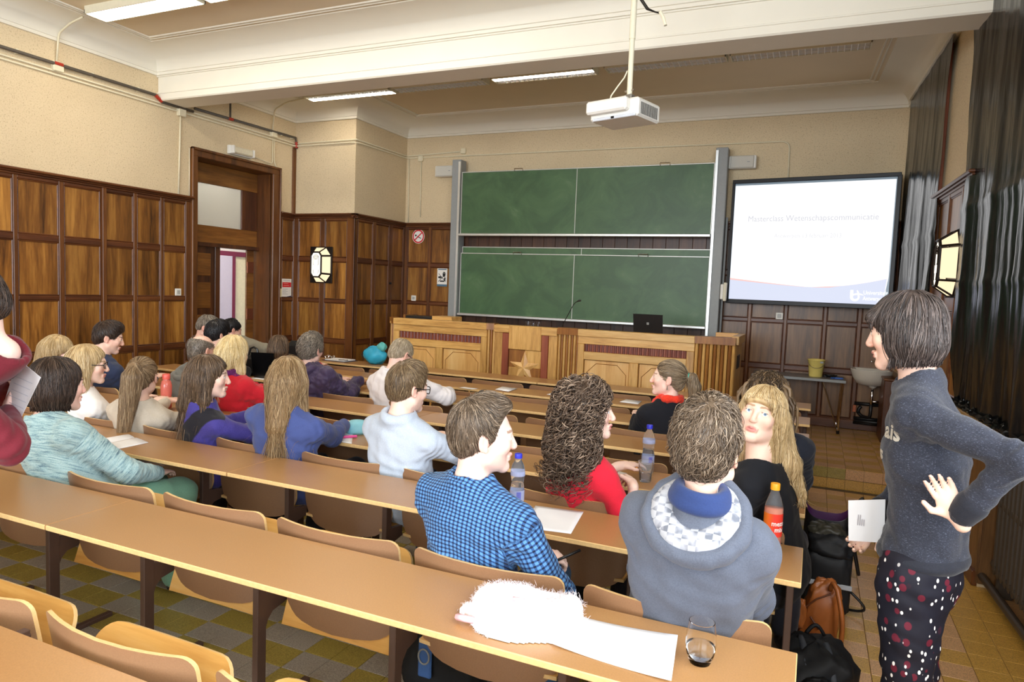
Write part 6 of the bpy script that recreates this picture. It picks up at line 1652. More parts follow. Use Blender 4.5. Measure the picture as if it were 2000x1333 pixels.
def person(name_label, head, hip, lod='mid', yaw=0, pitch=0, roll=0, ty=0, hipz=.54, fem=False, sc=1.0, sw=None, build=1.0, arms=None, top=None, trousers=None, hairs=None, skin=(232, 190, 168), lip=(196, 112, 106), brow=(90, 64, 46), glasses=None, eyes='blue', standing=False, curve=.02, legs=None, poles=None, hands=None, group=None, stubble=0, extra=None, mouth=0.0, neckr=None, hips=None, lookdir=None, chest=1.0, nl=.172, bust=.85):
    O = np.array([hip[0], hip[1], 0.0]); H = np.array(head, float); R = head_rot(yaw, pitch, roll)
    t = thing('person', name_label, 'person', tuple(O), 0, group)
    tf = np.array([math.sin(math.radians(ty)), math.cos(math.radians(ty)), 0]); tr = np.array([tf[1], -tf[0], 0])
    P = np.array([hip[0], hip[1], hipz]); hf, hb, hc, hh = LOD[lod]
    NB = H + sc * (.45 * (R @ np.array((0, -.035, -nl))) + .55 * (-.042 * tf + np.array([0, 0, -nl])))
    up = unit(NB - P); fw = unit(tf - up * (tf @ up)); rt = np.cross(fw, up); Rt = rotm(rt, fw, up); L = np.linalg.norm(NB - P)
    sw = (sw or (.152 if fem else .178)); b = build
    sp = lambda f, fo=0.0: P + (NB - P) * f - fw * curve * math.sin(math.pi * f) + fw * fo
    sh = [NB - up * .066 + rt * s_ * sw + fw * .008 for s_ in (-1, 1)]
    arms = arms or {}
    el_, wr_ = [], []
    for i, s_ in enumerate((-1, 1)):
        A = arms.get('LR'[i], (.11, .30, .80))
        w_ = np.array(A[1], float) if A[0] == 'w' else P * np.array([1, 1, 0]) + tr * s_ * A[0] + tf * A[1] + np.array([0, 0, A[2]])
        pole = np.array(poles['LR'[i]], float) if poles and 'LR'[i] in poles else rt * s_ * .38 - up * 1.0 - fw * .45
        e, w2 = ik(sh[i], w_, .285 * sc * (.95 if fem else 1), .25 * sc * (.95 if fem else 1), pole); el_.append(e); wr_.append(w2)
    # legs
    hj = [P + tr * s_ * .088 + tf * .02 - np.array([0, 0, .02]) for s_ in (-1, 1)]
    if standing:
        kn = [hj[i] * np.array([1, 1, 0]) + np.array([0, 0, .48]) + tf * .02 for i in (0, 1)]; an = [hj[i] * np.array([1, 1, 0]) + np.array([0, 0, .09]) - tf * .01 for i in (0, 1)]
        ff = [tf, tf]
    else:
        lf = np.array([0, 1.0, 0]); kn = [hj[i] + lf * .40 + np.array([(-.04, .04)[i], 0, .0]) for i in (0, 1)]; an = [np.array([kn[i][0], kn[i][1] - .02, .09]) for i in (0, 1)]; ff = [lf, lf]
    if legs: kn, an = legs(hj, kn, an)
    def torso(V, g_, cl=False):      # g_: how much thicker than the body
        hw = (hips or (.165 if not fem else .168)) * b
        V.el(sp(.02), (hw + g_, .112 * b + g_, .125 + g_), Rt, k=.05)
        V.el(sp(.30), ((.135 if fem else .150) * b + g_, .100 * b + g_, .16 + g_), Rt, k=.06)
        V.el(sp(.66, .005), ((.140 if fem else .160) * b * chest + g_, .102 * b + g_, .175 + g_), Rt, k=.06)
        if fem:
            for s_ in (-1, 1): V.el(sp(.62, .072 * bust) + rt * s_ * .07, (.062 + g_ * .7, .052 + g_ * .7, .062 + g_ * .7), Rt, k=.05)
        V.rc(sh[0] + rt * .03, sh[1] - rt * .03, .047 + g_, .047 + g_, k=.05)
        for s_, q in zip((-1, 1), sh): V.rc(NB + up * .022, q - rt * s_ * .045, .046 + g_ * .8, .042 + g_, k=.05)
    def armv(V, g_, f0=0.0, f1=2.0, k=.035, tagb=0):     # along upper arm 0..1 and forearm 1..2
        for i in (0, 1):
            ru, re, rw = (.046, .037, .026) if not fem else (.041, .033, .0225)
            if f1 <= 1: V.rc(sh[i], sh[i] + (el_[i] - sh[i]) * f1, ru * b + g_, (ru + (re - ru) * f1) * b + g_, k=k, tagv=1 + i)
            else:
                V.rc(sh[i], el_[i], ru * b + g_, re * b + g_ * .95, k=k, tagv=1 + i); V.rc(el_[i], el_[i] + (wr_[i] - el_[i]) * (f1 - 1), re * b + g_ * .95, (re + (rw - re) * (f1 - 1)) * b + g_ * .8, k=.02, tagv=3 + i)
    def legv(V, g_, cut=1.0):
        for i in (0, 1):
            V.rc(hj[i], kn[i], .080 * b + g_, .058 + g_, k=.04); V.rc(kn[i], kn[i] + (an[i] - kn[i]) * cut, .056 + g_, .040 + g_ * (1.0 if cut < 1 else 1.3), k=.03)
    # ---------------- body: one continuous surface
    B = Vol(); torso(B, -.012); armv(B, -.004); legv(B, -.008)
    nr = neckr or (.044 if fem else .052)
    B.rc(NB - up * .03, H + R @ (np.array((0, -.022, -.055)) * sc), nr * 1.06, nr, k=.03)
    head_prims(B, H, R, sc, fem, mouth)
    for i in (0, 1): B.rc(an[i], an[i] + ff[i] * .12 - np.array([0, 0, .055]), .034, .03, k=.02)
    zones = [(H - .128 * sc, H + np.array([.128, .128, .135]) * sc, hf)]
    for i, s_ in enumerate((-1, 1)):
        hd = (hands or {}).get('LR'[i])
        dflt = unit(wr_[i] - el_[i])
        if hd:
            tips = hand(B, wr_[i], np.array(hd.get('d', dflt)), np.array(hd.get('n', (0, 0, 1.0))), hd.get('side', -s_), hd.get('curl', .5), hd.get('sc', .93 if fem else 1.0), hd.get('spread', 0), hd.get('thumb', .8))
            if hd.get('fine', True): zones.append((wr_[i] - .10, wr_[i] + .10 + 0 * O, max(hf, .0042))); zones[-1] = (np.minimum(wr_[i], wr_[i] + dflt * .12) - .07, np.maximum(wr_[i], wr_[i] + dflt * .12) + .07, .0042)
        else:
            hand(B, wr_[i], unit(dflt * np.array([1, 1, .35])), np.array([0, 0, 1.0]), -s_, .55, .93 if fem else 1.0)
    lo, hi = B.bounds(); lo -= .02; hi += .02
    axes = axes_for(lo, hi, hb, zones); d = B.grid(axes); V, F_ = nets(d, axes); V = smooth_v(V, F_, 1, .35)
    N = normals(V, F_)
    colr = paint_head(V, N, H, R, sc, skin, lip, brow, stubble=stubble)
    body = bpy.data.objects.new('body', fast_mesh('body', V - O, F_, [M_SKIN], {'tint': ('FLOAT_COLOR', np.concatenate([colr, np.ones((len(V), 1))], 1))})); C.objects.link(body); body.parent = t
    # eyes
    for s_ in (-1, 1):
        c = H + R @ (np.array((s_ * .0315, .0795, .002)) * sc); look = R[:, 1] if lookdir is None else unit(np.array(lookdir) * .8 + R[:, 1] * .5)
        k = MB(); uu = unit(np.cross(look, np.array([0, 0, 1.0]))); vv = np.cross(uu, look); nn = 14; rr_ = .0118 * sc
        th = [0, .22, .24, .50, .54, .8, 1.1, 1.45]; rows = [[c + rr_ * (math.cos(a) * look + math.sin(a) * (math.cos(p) * uu + math.sin(p) * vv)) - O for p in np.linspace(0, 2 * math.pi, nn, endpoint=False)] for a in th]
        V_ = [p for r_ in rows for p in r_]; fs = []; mi = []
        for a in range(len(th) - 1):
            for p in range(nn): fs.append((a * nn + p, a * nn + (p + 1) % nn, (a + 1) * nn + (p + 1) % nn, (a + 1) * nn + p)); mi.append(2 if a < 2 else 1 if a < 4 else 0)
        k.add(V_, fs); k.mi = mi; obj('eye', k, [M_EYEW, M_EYEB if eyes == 'blue' else M_EYEBR, M_PUP], t, True, local=True)
    # ---------------- clothes
    info = dict(t=t, O=O, H=H, R=R, NB=NB, up=up, fw=fw, rt=rt, Rt=Rt, sh=sh, el=el_, wr=wr_, P=P, sp=sp, tf=tf, tr=tr, hj=hj, kn=kn, an=an, L=L)
    def garment(nm, Vv, mat, h=None, fold=.005, seed=3, zones=(), cuv=False, kf=26):
        lo, hi = Vv.bounds(); axes = axes_for(lo - .02, hi + .02, h or hc, zones); d = Vv.grid(axes); V, F_ = nets(d, axes); V = smooth_v(V, F_, 1, .4); N = normals(V, F_)
        q = (V - P) @ Rt
        n1 = wob(V * np.array([1, 1, .6]), kf, seed); n2 = wob(V, kf * 2.6, seed + 1)
        dis = fold * (n1 * .7 + .45 * n2 + .7 * (np.abs(wob(V * np.array([1, 1, 1.5]), kf * .8, seed + 2)) - .6))
        for i in (0, 1):        # gathered rings at the elbows and armpits
            for c, rr_, kk in ((el_[i], .075, 1.0), (sh[i] - up * .05 + fw * .0, .07, .7)):
                m = np.exp(-((np.linalg.norm(V - c, axis=1) / rr_) ** 2)); ax_ = unit(wr_[i] - sh[i]); dis += fold * .9 * kk * m * np.sin((V - c) @ ax_ * 190 + 2 * n1)
        V = V + N * dis[:, None]
        at_ = {}
        if cuv:
            u = q[:, 0] * 1.05; v = q[:, 2] + q[:, 1]; best = np.full(len(V), .11); 
            for i in (0, 1):
                for a, b_ in ((sh[i], el_[i]), (el_[i], wr_[i])):
                    ax_ = b_ - a; LL = np.linalg.norm(ax_); ax_ = ax_ / LL; s_ = (V - a) @ ax_; rad = np.linalg.norm(V - a - s_[:, None] * ax_, axis=1)
                    m = (s_ > .03 if a is sh[i] else s_ > -.02) & (s_ < LL + .05) & (rad < .085) & (rad < best); best = np.where(m, rad, best)
                    e1 = unit(np.cross(ax_, np.array([.1, .9, .3]))); e2 = np.cross(ax_, e1); w_ = V - a
                    u = np.where(m, np.arctan2(w_ @ e1, w_ @ e2) * .048, u); v = np.where(m, s_ + (.0 if a is sh[i] else .285), v)
            at_['cuv'] = ('FLOAT_VECTOR', np.stack([u, v, (best < .11).astype(float)], 1))
        me = fast_mesh(nm, V - O, F_, [mat], at_); o = bpy.data.objects.new(nm, me); C.objects.link(o); o.parent = t
        return o, V, F_
    info['garment'] = garment
    top = top or {}
    g_ = top.get('g', .010); T_ = Vol(); torso(T_, g_, True)
    sl = top.get('sleeve', 1.92); armv(T_, g_ if sl > 1 else g_ + .006, 0, sl)
    if top.get('long'): T_.rc(sp(.0) + rt * .07, sp(-.16) + rt * .08, .11 + g_, .11 + g_, k=.06); T_.rc(sp(.0) - rt * .07, sp(-.16) - rt * .08, .11 + g_, .11 + g_, k=.06)
    if top.get('hem'): T_.el((P[0], P[1], top['hem'] - .5), (.7, .7, .5), None, k=.004, op='s')
    if top.get('hood'):
        hs = top['hood']; T_.el(NB - fw * .075 - up * .085, (.120 * hs, .048 * hs, .100 * hs), Rt, k=.025); T_.el(NB - fw * .095 - up * .150, (.070 * hs, .040, .065 * hs), Rt, k=.03)
        T_.rc(NB + rt * .095 * hs + up * .0, NB + fw * .09 - up * .06 + rt * .045, .028, .022, k=.02); T_.rc(NB - rt * .095 * hs + up * .0, NB + fw * .09 - up * .06 - rt * .045, .028, .022, k=.02)
    if top.get('roll'): T_.tor(NB + up * .045, up, .068, .020, k=.02)
    no = top.get('neck', .064); nd = top.get('nd', .035)
    for i in (0, 1):
        j, k_ = (sh[i], el_[i]) if sl <= 1 else (el_[i], wr_[i]); f_ = sl if sl <= 1 else sl - 1; dr = unit(k_ - j); e = j + (k_ - j) * f_
        if sl <= 1: T_.rc(e + dr * .085, e + dr * .2, .09, .09, k=.004, op='s')
    T_.rc(NB + up * nd + fw * .012, NB + up * .3 + fw * .05, no, no + .03, k=.012, op='s')
    tops, TV, TF = garment(top.get('name', 'jumper'), T_, top['mat'], fold=top.get('fold', .0045), seed=top.get('seed', 3), cuv=top.get('cuv', False), h=top.get('h'), kf=top.get('kf', 26))
    if top.get('label'): tops['label'] = top['label']
    info['top'] = (tops, TV, TF)
    if top.get('hood'):
        hs = top['hood']; K = Vol(); ax_ = unit(up * .93 - fw * .36); c0 = NB + up * .030 - fw * .038
        K.tor(c0, ax_, .112 * hs, .019 * hs, k=.01); K.tor(c0 - ax_ * .012, ax_, .112 * hs, .022 * hs, k=.01)
        garment('hood_rim', K, top['mat'], h=.006 if lod == 'near' else .009, fold=.004, seed=9, kf=30)
    if top.get('collar'):
        cm, cr, ct = top['collar']; K = Vol(); K.tor(NB + up * .040 - fw * .004, unit(up + fw * .25), cr, ct, k=.01); K.rc(NB + up * .02, NB + up * .025, cr, cr, k=.01); K.rc(NB + up * .05 + fw * .02, H, cr - .006, cr, k=.006, op='s'); K.rc(NB + up * .06, NB + up * .2, cr - ct * .2, cr + .02, k=.006, op='s')
        garment('collar', K, cm, h=.005 if lod != 'far' else .008, fold=.0012, cuv=top.get('cuv', False))
    trs = trousers or {}
    Q = Vol(); Q.el(sp(.0), ((hips or .165) * b + .004, .112 * b + .002, trs.get('ph', .12)), Rt, k=.05); legv(Q, trs.get('g', .010), trs.get('cut', 1.0))
    garment('trousers', Q, trs.get('mat', M_DARKTR), h=trs.get('h', hc * 1.5), fold=trs.get('fold', .004))
    for i in (0, 1):
        K = Vol(); a = an[i] * np.array([1, 1, 0]); K.el(a + ff[i] * .065 + np.array([0, 0, .040]), (.042, .125, .040), rotm(np.cross(ff[i], [0, 0, 1.0]), ff[i], np.array([0, 0, 1.0])), k=.01); K.rc(a + np.array([0, 0, .05]), a + np.array([0, 0, .085]), .045, .042, k=.02)
        lo, hi = K.bounds(); ax_ = axes_for(lo - .01, hi + .01, .012); v_, f_ = nets(K.grid(ax_), ax_); v_[:, 2] = np.maximum(v_[:, 2], .002)
        o = bpy.data.objects.new('shoe', fast_mesh('shoe', v_ - O, f_, [trs.get('shoe', M_SHOE)])); C.objects.link(o); o.parent = t
    if hairs: hair(hairs, H, R, sc, O, lod, t, tf, tr)
    if glasses:
        k = MB(); gg = lambda q: tuple(H + R @ (np.array(q, float) * sc) - O)
        for s_ in (-1, 1):
            rim = [gg((s_ * .033 + .0245 * math.copysign(abs(math.cos(a)) ** .6, math.cos(a)), .101 - .006 * abs(math.cos(a)), .001 + .0175 * math.copysign(abs(math.sin(a)) ** .6, math.sin(a)))) for a in np.linspace(0, 2 * math.pi, 21)]
            k.tube(rim, .0024, 6); k.tube([gg((s_ * .057, .095, .006)), gg((s_ * .079, .05, .006)), gg((s_ * .083, -.01, .008)), gg((s_ * .081, -.028, -.008))], .0026, 6)
        k.tube([gg((-.010, .102, .004)), gg((0, .105, .006)), gg((.010, .102, .004))], .0022, 6); obj('glasses', k, M_SPEC, t, True, local=True)
    if extra: extra(info)
    return info
# ------------------------------------------------------------------ the people in the room
HC_DARK = ((26, 19, 16), (60, 45, 37), (104, 84, 70)); HC_BROWN = ((48, 36, 27), (98, 77, 58), (152, 126, 100)); HC_MID = ((46, 37, 29), (104, 87, 70), (172, 152, 130))
HC_DBLOND = ((86, 64, 40), (152, 122, 84), (210, 184, 142)); HC_BLOND = ((142, 112, 70), (206, 178, 130), (242, 224, 186)); HC_PLAT = ((180, 150, 96), (230, 206, 152), (252, 238, 202))
HC_GREY = ((66, 60, 54), (128, 117, 104), (192, 182, 166)); HC_BLACK = ((10, 10, 12), (26, 24, 26), (58, 54, 56)); HC_BOB = ((30, 25, 25), (66, 56, 52), (122, 108, 102)); HC_LBROWN = ((60, 46, 34), (122, 100, 76), (182, 158, 126))
from mathutils.bvhtree import BVHTree
def lettering(info, s, size, centre, u, v, toward, m):
    """letters pressed on to the garment: each vertex is dropped on the cloth along one direction"""
    top, TV, TF = info['top']; bvh = BVHTree.FromPolygons(TV.tolist(), TF.tolist())
    V_, F_ = text_verts(s, size, .0022); k = MB(); out = []
    w_ = max(p[0] for p in V_) / 2
    # subdivide long triangles so that the print follows the folds
    for p in V_:
        q = np.array(centre) + np.array(u) * (p[0] - w_) + np.array(v) * p[1] - np.array(toward) * .25
        h = bvh.ray_cast(Vector(q), Vector(toward))
        out.append(tuple((np.array(h[0]) if h[0] is not None else q + np.array(toward) * .25) - np.array(toward) * .004 - info['O']))
    k.add(out, F_); obj('sweater_print', k, m, info['t'], local=True)
PRINT = plain('print_cream', (200, 196, 184), .7, .2)
def x_p1(i):
    O, P, NB, up, fw, rt = (i[k] for k in ('O', 'P', 'NB', 'up', 'fw', 'rt'))
    K = Vol(); c = i['sp'](.065); K.el(c, (.172, .130, .050), i['Rt'], k=.02); i['garment']('hem_band', K, cloth('charcoal_rib', (36, 38, 47), .1), h=.008, fold=.002)
    for k in (0, 1):
        K = Vol(); d = unit(i['wr'][k] - i['el'][k]); K.rc(i['wr'][k] - d * .055, i['wr'][k] - d * .012, .042, .037, k=.01); K.rc(i['wr'][k] + d * .045, i['wr'][k] + d * .2, .06, .06, k=.003, op='s'); i['garment']('cuff', K, cloth('charcoal_rib', (44, 46, 56), .1), h=.006, fold=.0015)
    tw = unit(np.array([.36, .93, -.05])); u = unit(np.array([.93, -.36, .0])); v = np.array([.05, 0, 1.0])
    lettering(i, 'ais', .066, (.206, 2.28, 1.236), u, v, tw, PRINT); lettering(i, 's', .060, (.172, 2.29, 1.165), u, v, tw, PRINT)
M_CHAR = cloth('charcoal', (46, 49, 60), .16, 300, fleck=(96, 101, 118))
P1 = person('standing woman with dark bob and charcoal jumper, hand on hip', (.26, 2.45, 1.557), (.352, 2.44), 'near', yaw=-70, pitch=-9, roll=0, ty=-82, hipz=.835, fem=True, standing=True, hips=.150, build=.98, sw=.155, bust=.45, legs=lambda hj, kn, an: ([k_ + np.array([.035, 0, -.03]) for k_ in kn], [a_ + np.array([.07, 0, 0]) for a_ in an]),
  arms=dict(L=('w', (.402, 2.222, 1.052)), R=('w', (.225, 2.62, .895))), poles=dict(L=(.8, -.5, -.15), R=(.2, .5, -.6)), hands=dict(L=dict(d=(-.50, .10, .85), n=(0, 1.0, .1), side=1, curl=.45, spread=.10, thumb=.9, sc=.88), R=dict(d=(-.45, -.25, -.85), n=(.2, .9, -.3), side=1, curl=.9)),
  top=dict(mat=M_CHAR, g=.013, fold=.0055, neck=.062, nd=.045, hem=.866, name='jumper', h=.006), trousers=dict(mat=floralmat(), g=.013, fold=.005, h=.009, ph=.165),
  hairs=dict(style='bob', col=HC_BOB, seed=4), skin=(238, 200, 180), lip=(196, 120, 116), brow=(60, 46, 40), eyes='brown', neckr=.045, extra=x_p1, lookdir=(-.6, .7, -.25))
t = thing('handout', 'white printed handout held by the standing woman', 'paper', (.20, 2.56, .83))
q = [(.143, 2.560, .969), (.153, 2.555, .832), (.262, 2.575, .838), (.255, 2.58, .985)]
obj('sheet', MB().hex([(a, b, c) for a, b, c in q] + [(a, b + .0012, c) for a, b, c in q]), M_PAPER, t)
for j_ in range(4): obj('print_line', MB().add([(.176 + j_ * .006, 2.5555, .89), (.178 + j_ * .006, 2.5555, .89), (.178 + j_ * .006, 2.557, .912 + .014 * (j_ < 2)), (.176 + j_ * .006, 2.557, .912 + .014 * (j_ < 2))], [(0, 1, 2, 3)]), g_, t)

def x_p2(i):
    NB, up, fw, rt = (i[k] for k in ('NB', 'up', 'fw', 'rt'))
    ax_ = unit(up * .93 - fw * .36); K = Vol(); K.tor(NB + up * .034 - fw * .036, ax_, .100, .022, k=.02); K.tor(NB + up * .036 - fw * .028, ax_, .080, .026, k=.02); i['garment']('hood_lining', K, liningmat(), h=.006, fold=.003)
    K = Vol(); K.tor(NB + up * .060 + fw * .002, unit(up + fw * .22), .066, .022, k=.01); K.tor(NB + up * .088 + fw * .006, unit(up + fw * .22), .060, .015, k=.02); i['garment']('polo_collar', K, cloth('collar_navy', (44, 62, 110), .06), h=.005, fold=.001)
def liningmat():
    t = NT('hood_lining'); v = t.coords((1, 1, 1), rand=False); c = t.node('ShaderNodeTexChecker'); c.inputs['Scale'].default_value = 52; t.link(v, c.inputs['Vector'])
    n = t.noise(v, 24, 2); t.col(t.mix(c.outputs[1], lin((176, 178, 184)), t.ramp(n, [(.45, lin((164, 166, 174))), (.6, lin((112, 116, 126)))]))); t.set(.9, .2); return t.m
person('man in slate grey hooded jumper with navy collar, seen from behind at the aisle', (-.256, 1.95, 1.217), (-.300, 2.085), 'near', yaw=6, pitch=-2, ty=2, sw=.150, build=1.03, sc=1.06,
  arms=dict(L=(.10, .30, .66), R=(.10, .30, .66)), top=dict(mat=cloth('slate', (92, 98, 112), .10, 300), g=.022, hood=1.12, fold=.007, name='hooded_jumper', neck=.066, nd=.05, h=.006, kf=20), trousers=dict(mat=M_JEANS),
  hairs=dict(style='short', col=HC_MID, vol=.012, thick=.017, len=.08, tuft=True, seed=3, fly=160, rec=.012, jit=.7, curl=(.004, .06)), brow=(80, 62, 48), extra=x_p2)

def x_p3(i):
    pass
person('blonde woman in black top turning round to look up', (-.168, 2.80, 1.190), (-.075, 2.925), 'near', yaw=-171, pitch=14, roll=-9, ty=-78, fem=True, curve=-.01, nl=.150, sc=.96, sw=.16, build=1.06,
  arms=dict(L=('w', (-.32, 2.83, .80)), R=(.10, .25, .78)), poles=dict(L=(.3, -1, -.8)), top=dict(mat=cloth('black_knit', (24, 26, 32), .08, 300, sheen=.05), g=.008, neck=.092, nd=.015, fold=.0035, name='top', h=.006), hairs=dict(style='long', col=HC_BLOND, hl=.28, sl=.22, bangs=True, seed=8, n=3600, fw=.02, fly=60, zmin=-.31, tails=[((-.10, 2.86, 1.16), (-.05, 2.82, 1.01), .036, .028), ((-.05, 2.82, 1.01), (.0, 2.83, .89), .028, .012)]), skin=(242, 204, 184), lip=(206, 122, 118), brow=(150, 116, 80), eyes='blue', extra=x_p3, lookdir=(.35, -.8, .45))
person('person with long brown dreadlocks and dark navy jacket', (-.195, 3.62, 1.150), (-.20, 3.69), 'near', yaw=2, pitch=-6, ty=0, fem=True, sw=.17, build=1.04, top=dict(mat=cloth('dark_navy', (34, 38, 50), .08), g=.018, fold=.006, name='jacket'), hairs=dict(style='dread', col=((36, 27, 20), (84, 66, 48), (150, 124, 92)), seed=12, fly=260), brow=(60, 44, 34))

def x_p5(i):
    O = i['O']; w_ = i['wr'][1]; k = MB(); a = np.array((-.80, 2.255, .672)); b = np.array((-.725, 2.33, .705)); k.tube([tuple(a - O), tuple(b - O)], .0055, 8)
    o = obj('pen', MB().tube([tuple(a), tuple(b)], .0052, 8), M_BLACKP, None, True, at=tuple(a)); tag(o, 'black pen held by the man in the checked shirt', 'pen')
PLAID = plaidmat()
person('man in blue checked shirt, short brown hair, in right profile', (-.985, 2.02, 1.150), (-1.015, 2.095), 'near', yaw=52, pitch=-2, ty=12, sw=.180, build=1.0, sc=1.03,
  arms=dict(R=('w', (-.852, 2.255, .690)), L=('w', (-.955, 2.285, .665))), poles=dict(R=(.75, -.35, -.8), L=(-.8, -.1, -.8)), hands=dict(R=dict(d=(.55, .6, -.2), n=(.2, -.2, 1), side=-1, curl=1.0), L=dict(d=(.75, .35, -.1), n=(0, -.3, 1), side=1, curl=.8)),
  top=dict(mat=PLAID, g=.016, cuv=True, fold=.006, name='checked_shirt', neck=.058, nd=.045, collar=(PLAID, .060, .014), h=.006, sleeve=1.90), trousers=dict(mat=M_JEANS),
  hairs=dict(style='short', col=HC_MID, vol=.014, thick=.012, len=.045, seed=6, rec=.022, up=lambda q: np.stack([0 * q[:, 0], .8 * (q[:, 1] > .02), .9 * (q[:, 1] > .03)], 1)), skin=(244, 206, 190), lip=(214, 136, 128), brow=(120, 92, 70), eyes='blue', extra=x_p5, stubble=.12)
person('woman with long dark curly hair and red short-sleeved top', (-.866, 2.80, 1.130), (-.925, 2.915), 'near', yaw=74, pitch=3, ty=28, fem=True,
  arms=dict(R=('w', (-.685, 2.93, .80)), L=(.06, .33, .80)), poles=dict(R=(.05, -1, -.6)), hands=dict(R=dict(d=(-.3, .8, .1), n=(.6, 0, .8), side=-1, curl=1.0)), top=dict(mat=cloth('red_knit', (222, 34, 58), .06, 320), g=.008, sleeve=.55, fold=.003, neck=.070, nd=.03, name='top', h=.006), trousers=dict(mat=M_DARKTR),
  hairs=dict(style='curly', col=((40, 30, 25), (96, 77, 63), (178, 154, 132)), seed=5), skin=(244, 208, 192), lip=(216, 120, 124), brow=(92, 70, 56), eyes='blue', lookdir=(.9, .2, .12))
def scarf(colour, nm, r0=.064, r1=.024):
    def f(i):
        K = Vol(); NB, up, fw = i['NB'], i['up'], i['fw']; K.tor(NB + up * .050, unit(up + fw * .3), r0, r1, k=.02); K.el(NB + up * .0 + fw * .02, (.115, .085, .040), i['Rt'], k=.03)
        i['garment']('scarf', K, cloth(nm, colour, .1, 120), h=.006, fold=.005, kf=60)
    return f
def x_p7(i):
    scarf((232, 62, 40), 'scarf_red', .060, .020)(i)
    c = i['H'] + i['R'] @ np.array((-.082, -.006, -.052)) - i['O']; k = MB(); k.tube([tuple(c + np.array([0, 0, .012])), tuple(c), tuple(c - np.array([0, 0, .014]))], [.002, .003, .005], 6); obj('earring', k, M_STEEL, i['t'], local=True)
person('woman in black with red neck scarf and fair ponytail, in left profile', (-.835, 4.40, 1.112), (-.86, 4.47), 'near', yaw=-95, pitch=2, ty=-30, fem=True, top=dict(mat=cloth('black_jersey', (24, 26, 34), .06, 300, sheen=.05), g=.010, fold=.003, name='top'), trousers=dict(mat=M_DARKTR),
  arms=dict(R=(.10, .3, .80), L=(.10, .3, .80)), hairs=dict(style='pony', col=((66, 54, 42), (134, 114, 90), (192, 172, 142)), seed=7, hl=.24, tie=(.0, -.112, .022), tiecol='teal'), skin=(244, 206, 190), lip=(212, 132, 126), brow=(140, 112, 86), extra=x_p7)
person('man in pale grey jumper with black spectacles and short brown hair', (-1.815, 2.86, 1.135), (-1.845, 2.93), 'near', yaw=24, pitch=-8, ty=6, sw=.176, top=dict(mat=cloth('pale_heather', (186, 198, 214), .07, 320, fleck=(214, 222, 232)), g=.014, roll=True, fold=.005, name='jumper', h=.0065), trousers=dict(mat=M_JEANS),
  arms=dict(R=(.16, .36, .80), L=(.12, .36, .80)), poles=dict(R=(1, -.1, -.5)), hairs=dict(style='short', col=((62, 48, 34), (118, 96, 70), (176, 152, 116)), vol=.014, thick=.012, len=.055, seed=9), glasses=True, skin=(242, 204, 186), brow=(110, 84, 60), stubble=.15)
person('elderly man with thin grey hair in white shirt, bent over his notes', (-2.925, 4.50, 1.098), (-2.90, 4.49), 'mid', yaw=16, pitch=-34, ty=8, sw=.19, build=1.1, top=dict(mat=cloth('white_shirt', (226, 222, 224), .05, 260), g=.020, fold=.006, name='shirt', collar=(cloth('white_shirt', (226, 222, 224)), .062, .014)), arms=dict(R=(.20, .34, .80), L=(.16, .36, .80)), poles=dict(R=(1, 0, -.4)),
  hairs=dict(style='balding', col=((120, 104, 84), (176, 160, 134), (222, 210, 188)), thick=.006, len=.03, seed=10), glasses=True, skin=(240, 200, 184), curve=.05, brow=(170, 150, 120))
person('woman with long fair brown half-tied hair and blue shirt, from behind', (-2.514, 2.80, 1.120), (-2.585, 2.90), 'near', yaw=-22, pitch=-4, ty=-12, fem=True, sw=.165, build=1.06, top=dict(mat=cloth('denim_blue', (72, 86, 142), .07, 300), g=.016, fold=.006, name='shirt', h=.0065), arms=dict(R=(.14, .36, .80), L=(.14, .36, .80)), hairs=dict(style='half', col=HC_DBLOND, hl=.27, sl=.24, seed=11, fly=120, w=1.05), brow=(140, 110, 80))
def indigomat():
    t = NT('cloth_indigo'); s = t.node('ShaderNodeSeparateXYZ'); t.link(attr(t, 'cuv', 'Vector'), s.inputs[0])
    m = t.node('ShaderNodeMath', operation='MULTIPLY_ADD'); t.link(s.outputs[1], m.inputs[0]); m.inputs[1].default_value = -.35; t.link(s.outputs[0], m.inputs[2])
    m2 = t.node('ShaderNodeMath', operation='ADD'); t.link(m.outputs[0], m2.inputs[0]); m2.inputs[1].default_value = .5
    m3 = t.node('ShaderNodeMath', operation='SUBTRACT'); t.link(m2.outputs[0], m3.inputs[0]); t.link(s.outputs[2], m3.inputs[1])
    r = t.ramp(m3.outputs[0], [(0, (0, 0, 0)), (.445, (0, 0, 0)), (.45, (1, 1, 1)), (.545, (1, 1, 1)), (.55, (0, 0, 0))]); n = t.noise(t.coords(rand=False), 280, 3)
    t.col(t.mix(r, t.ramp(n, [(.3, lin((58, 50, 128))), (.7, lin((76, 68, 154)))]), lin((26, 26, 36)))); t.set(.75, .3, sheen=.2); return t.m
person('woman in indigo and black fleece with brown hair, in right profile', (-3.105, 2.82, 1.083), (-3.175, 2.92), 'near', yaw=52, pitch=-2, ty=18, fem=True, build=1.06, top=dict(mat=indigomat(), g=.012, cuv=True, fold=.004, name='fleece', h=.0065), arms=dict(R=(.16, .34, .80), L=(.12, .36, .80)), poles=dict(R=(1, -.2, -.6)), hairs=dict(style='long', col=HC_BROWN, hl=.20, sl=.20, seed=13, n=2200), skin=(244, 208, 190), lip=(214, 130, 120), brow=(96, 74, 56), eyes='blue')
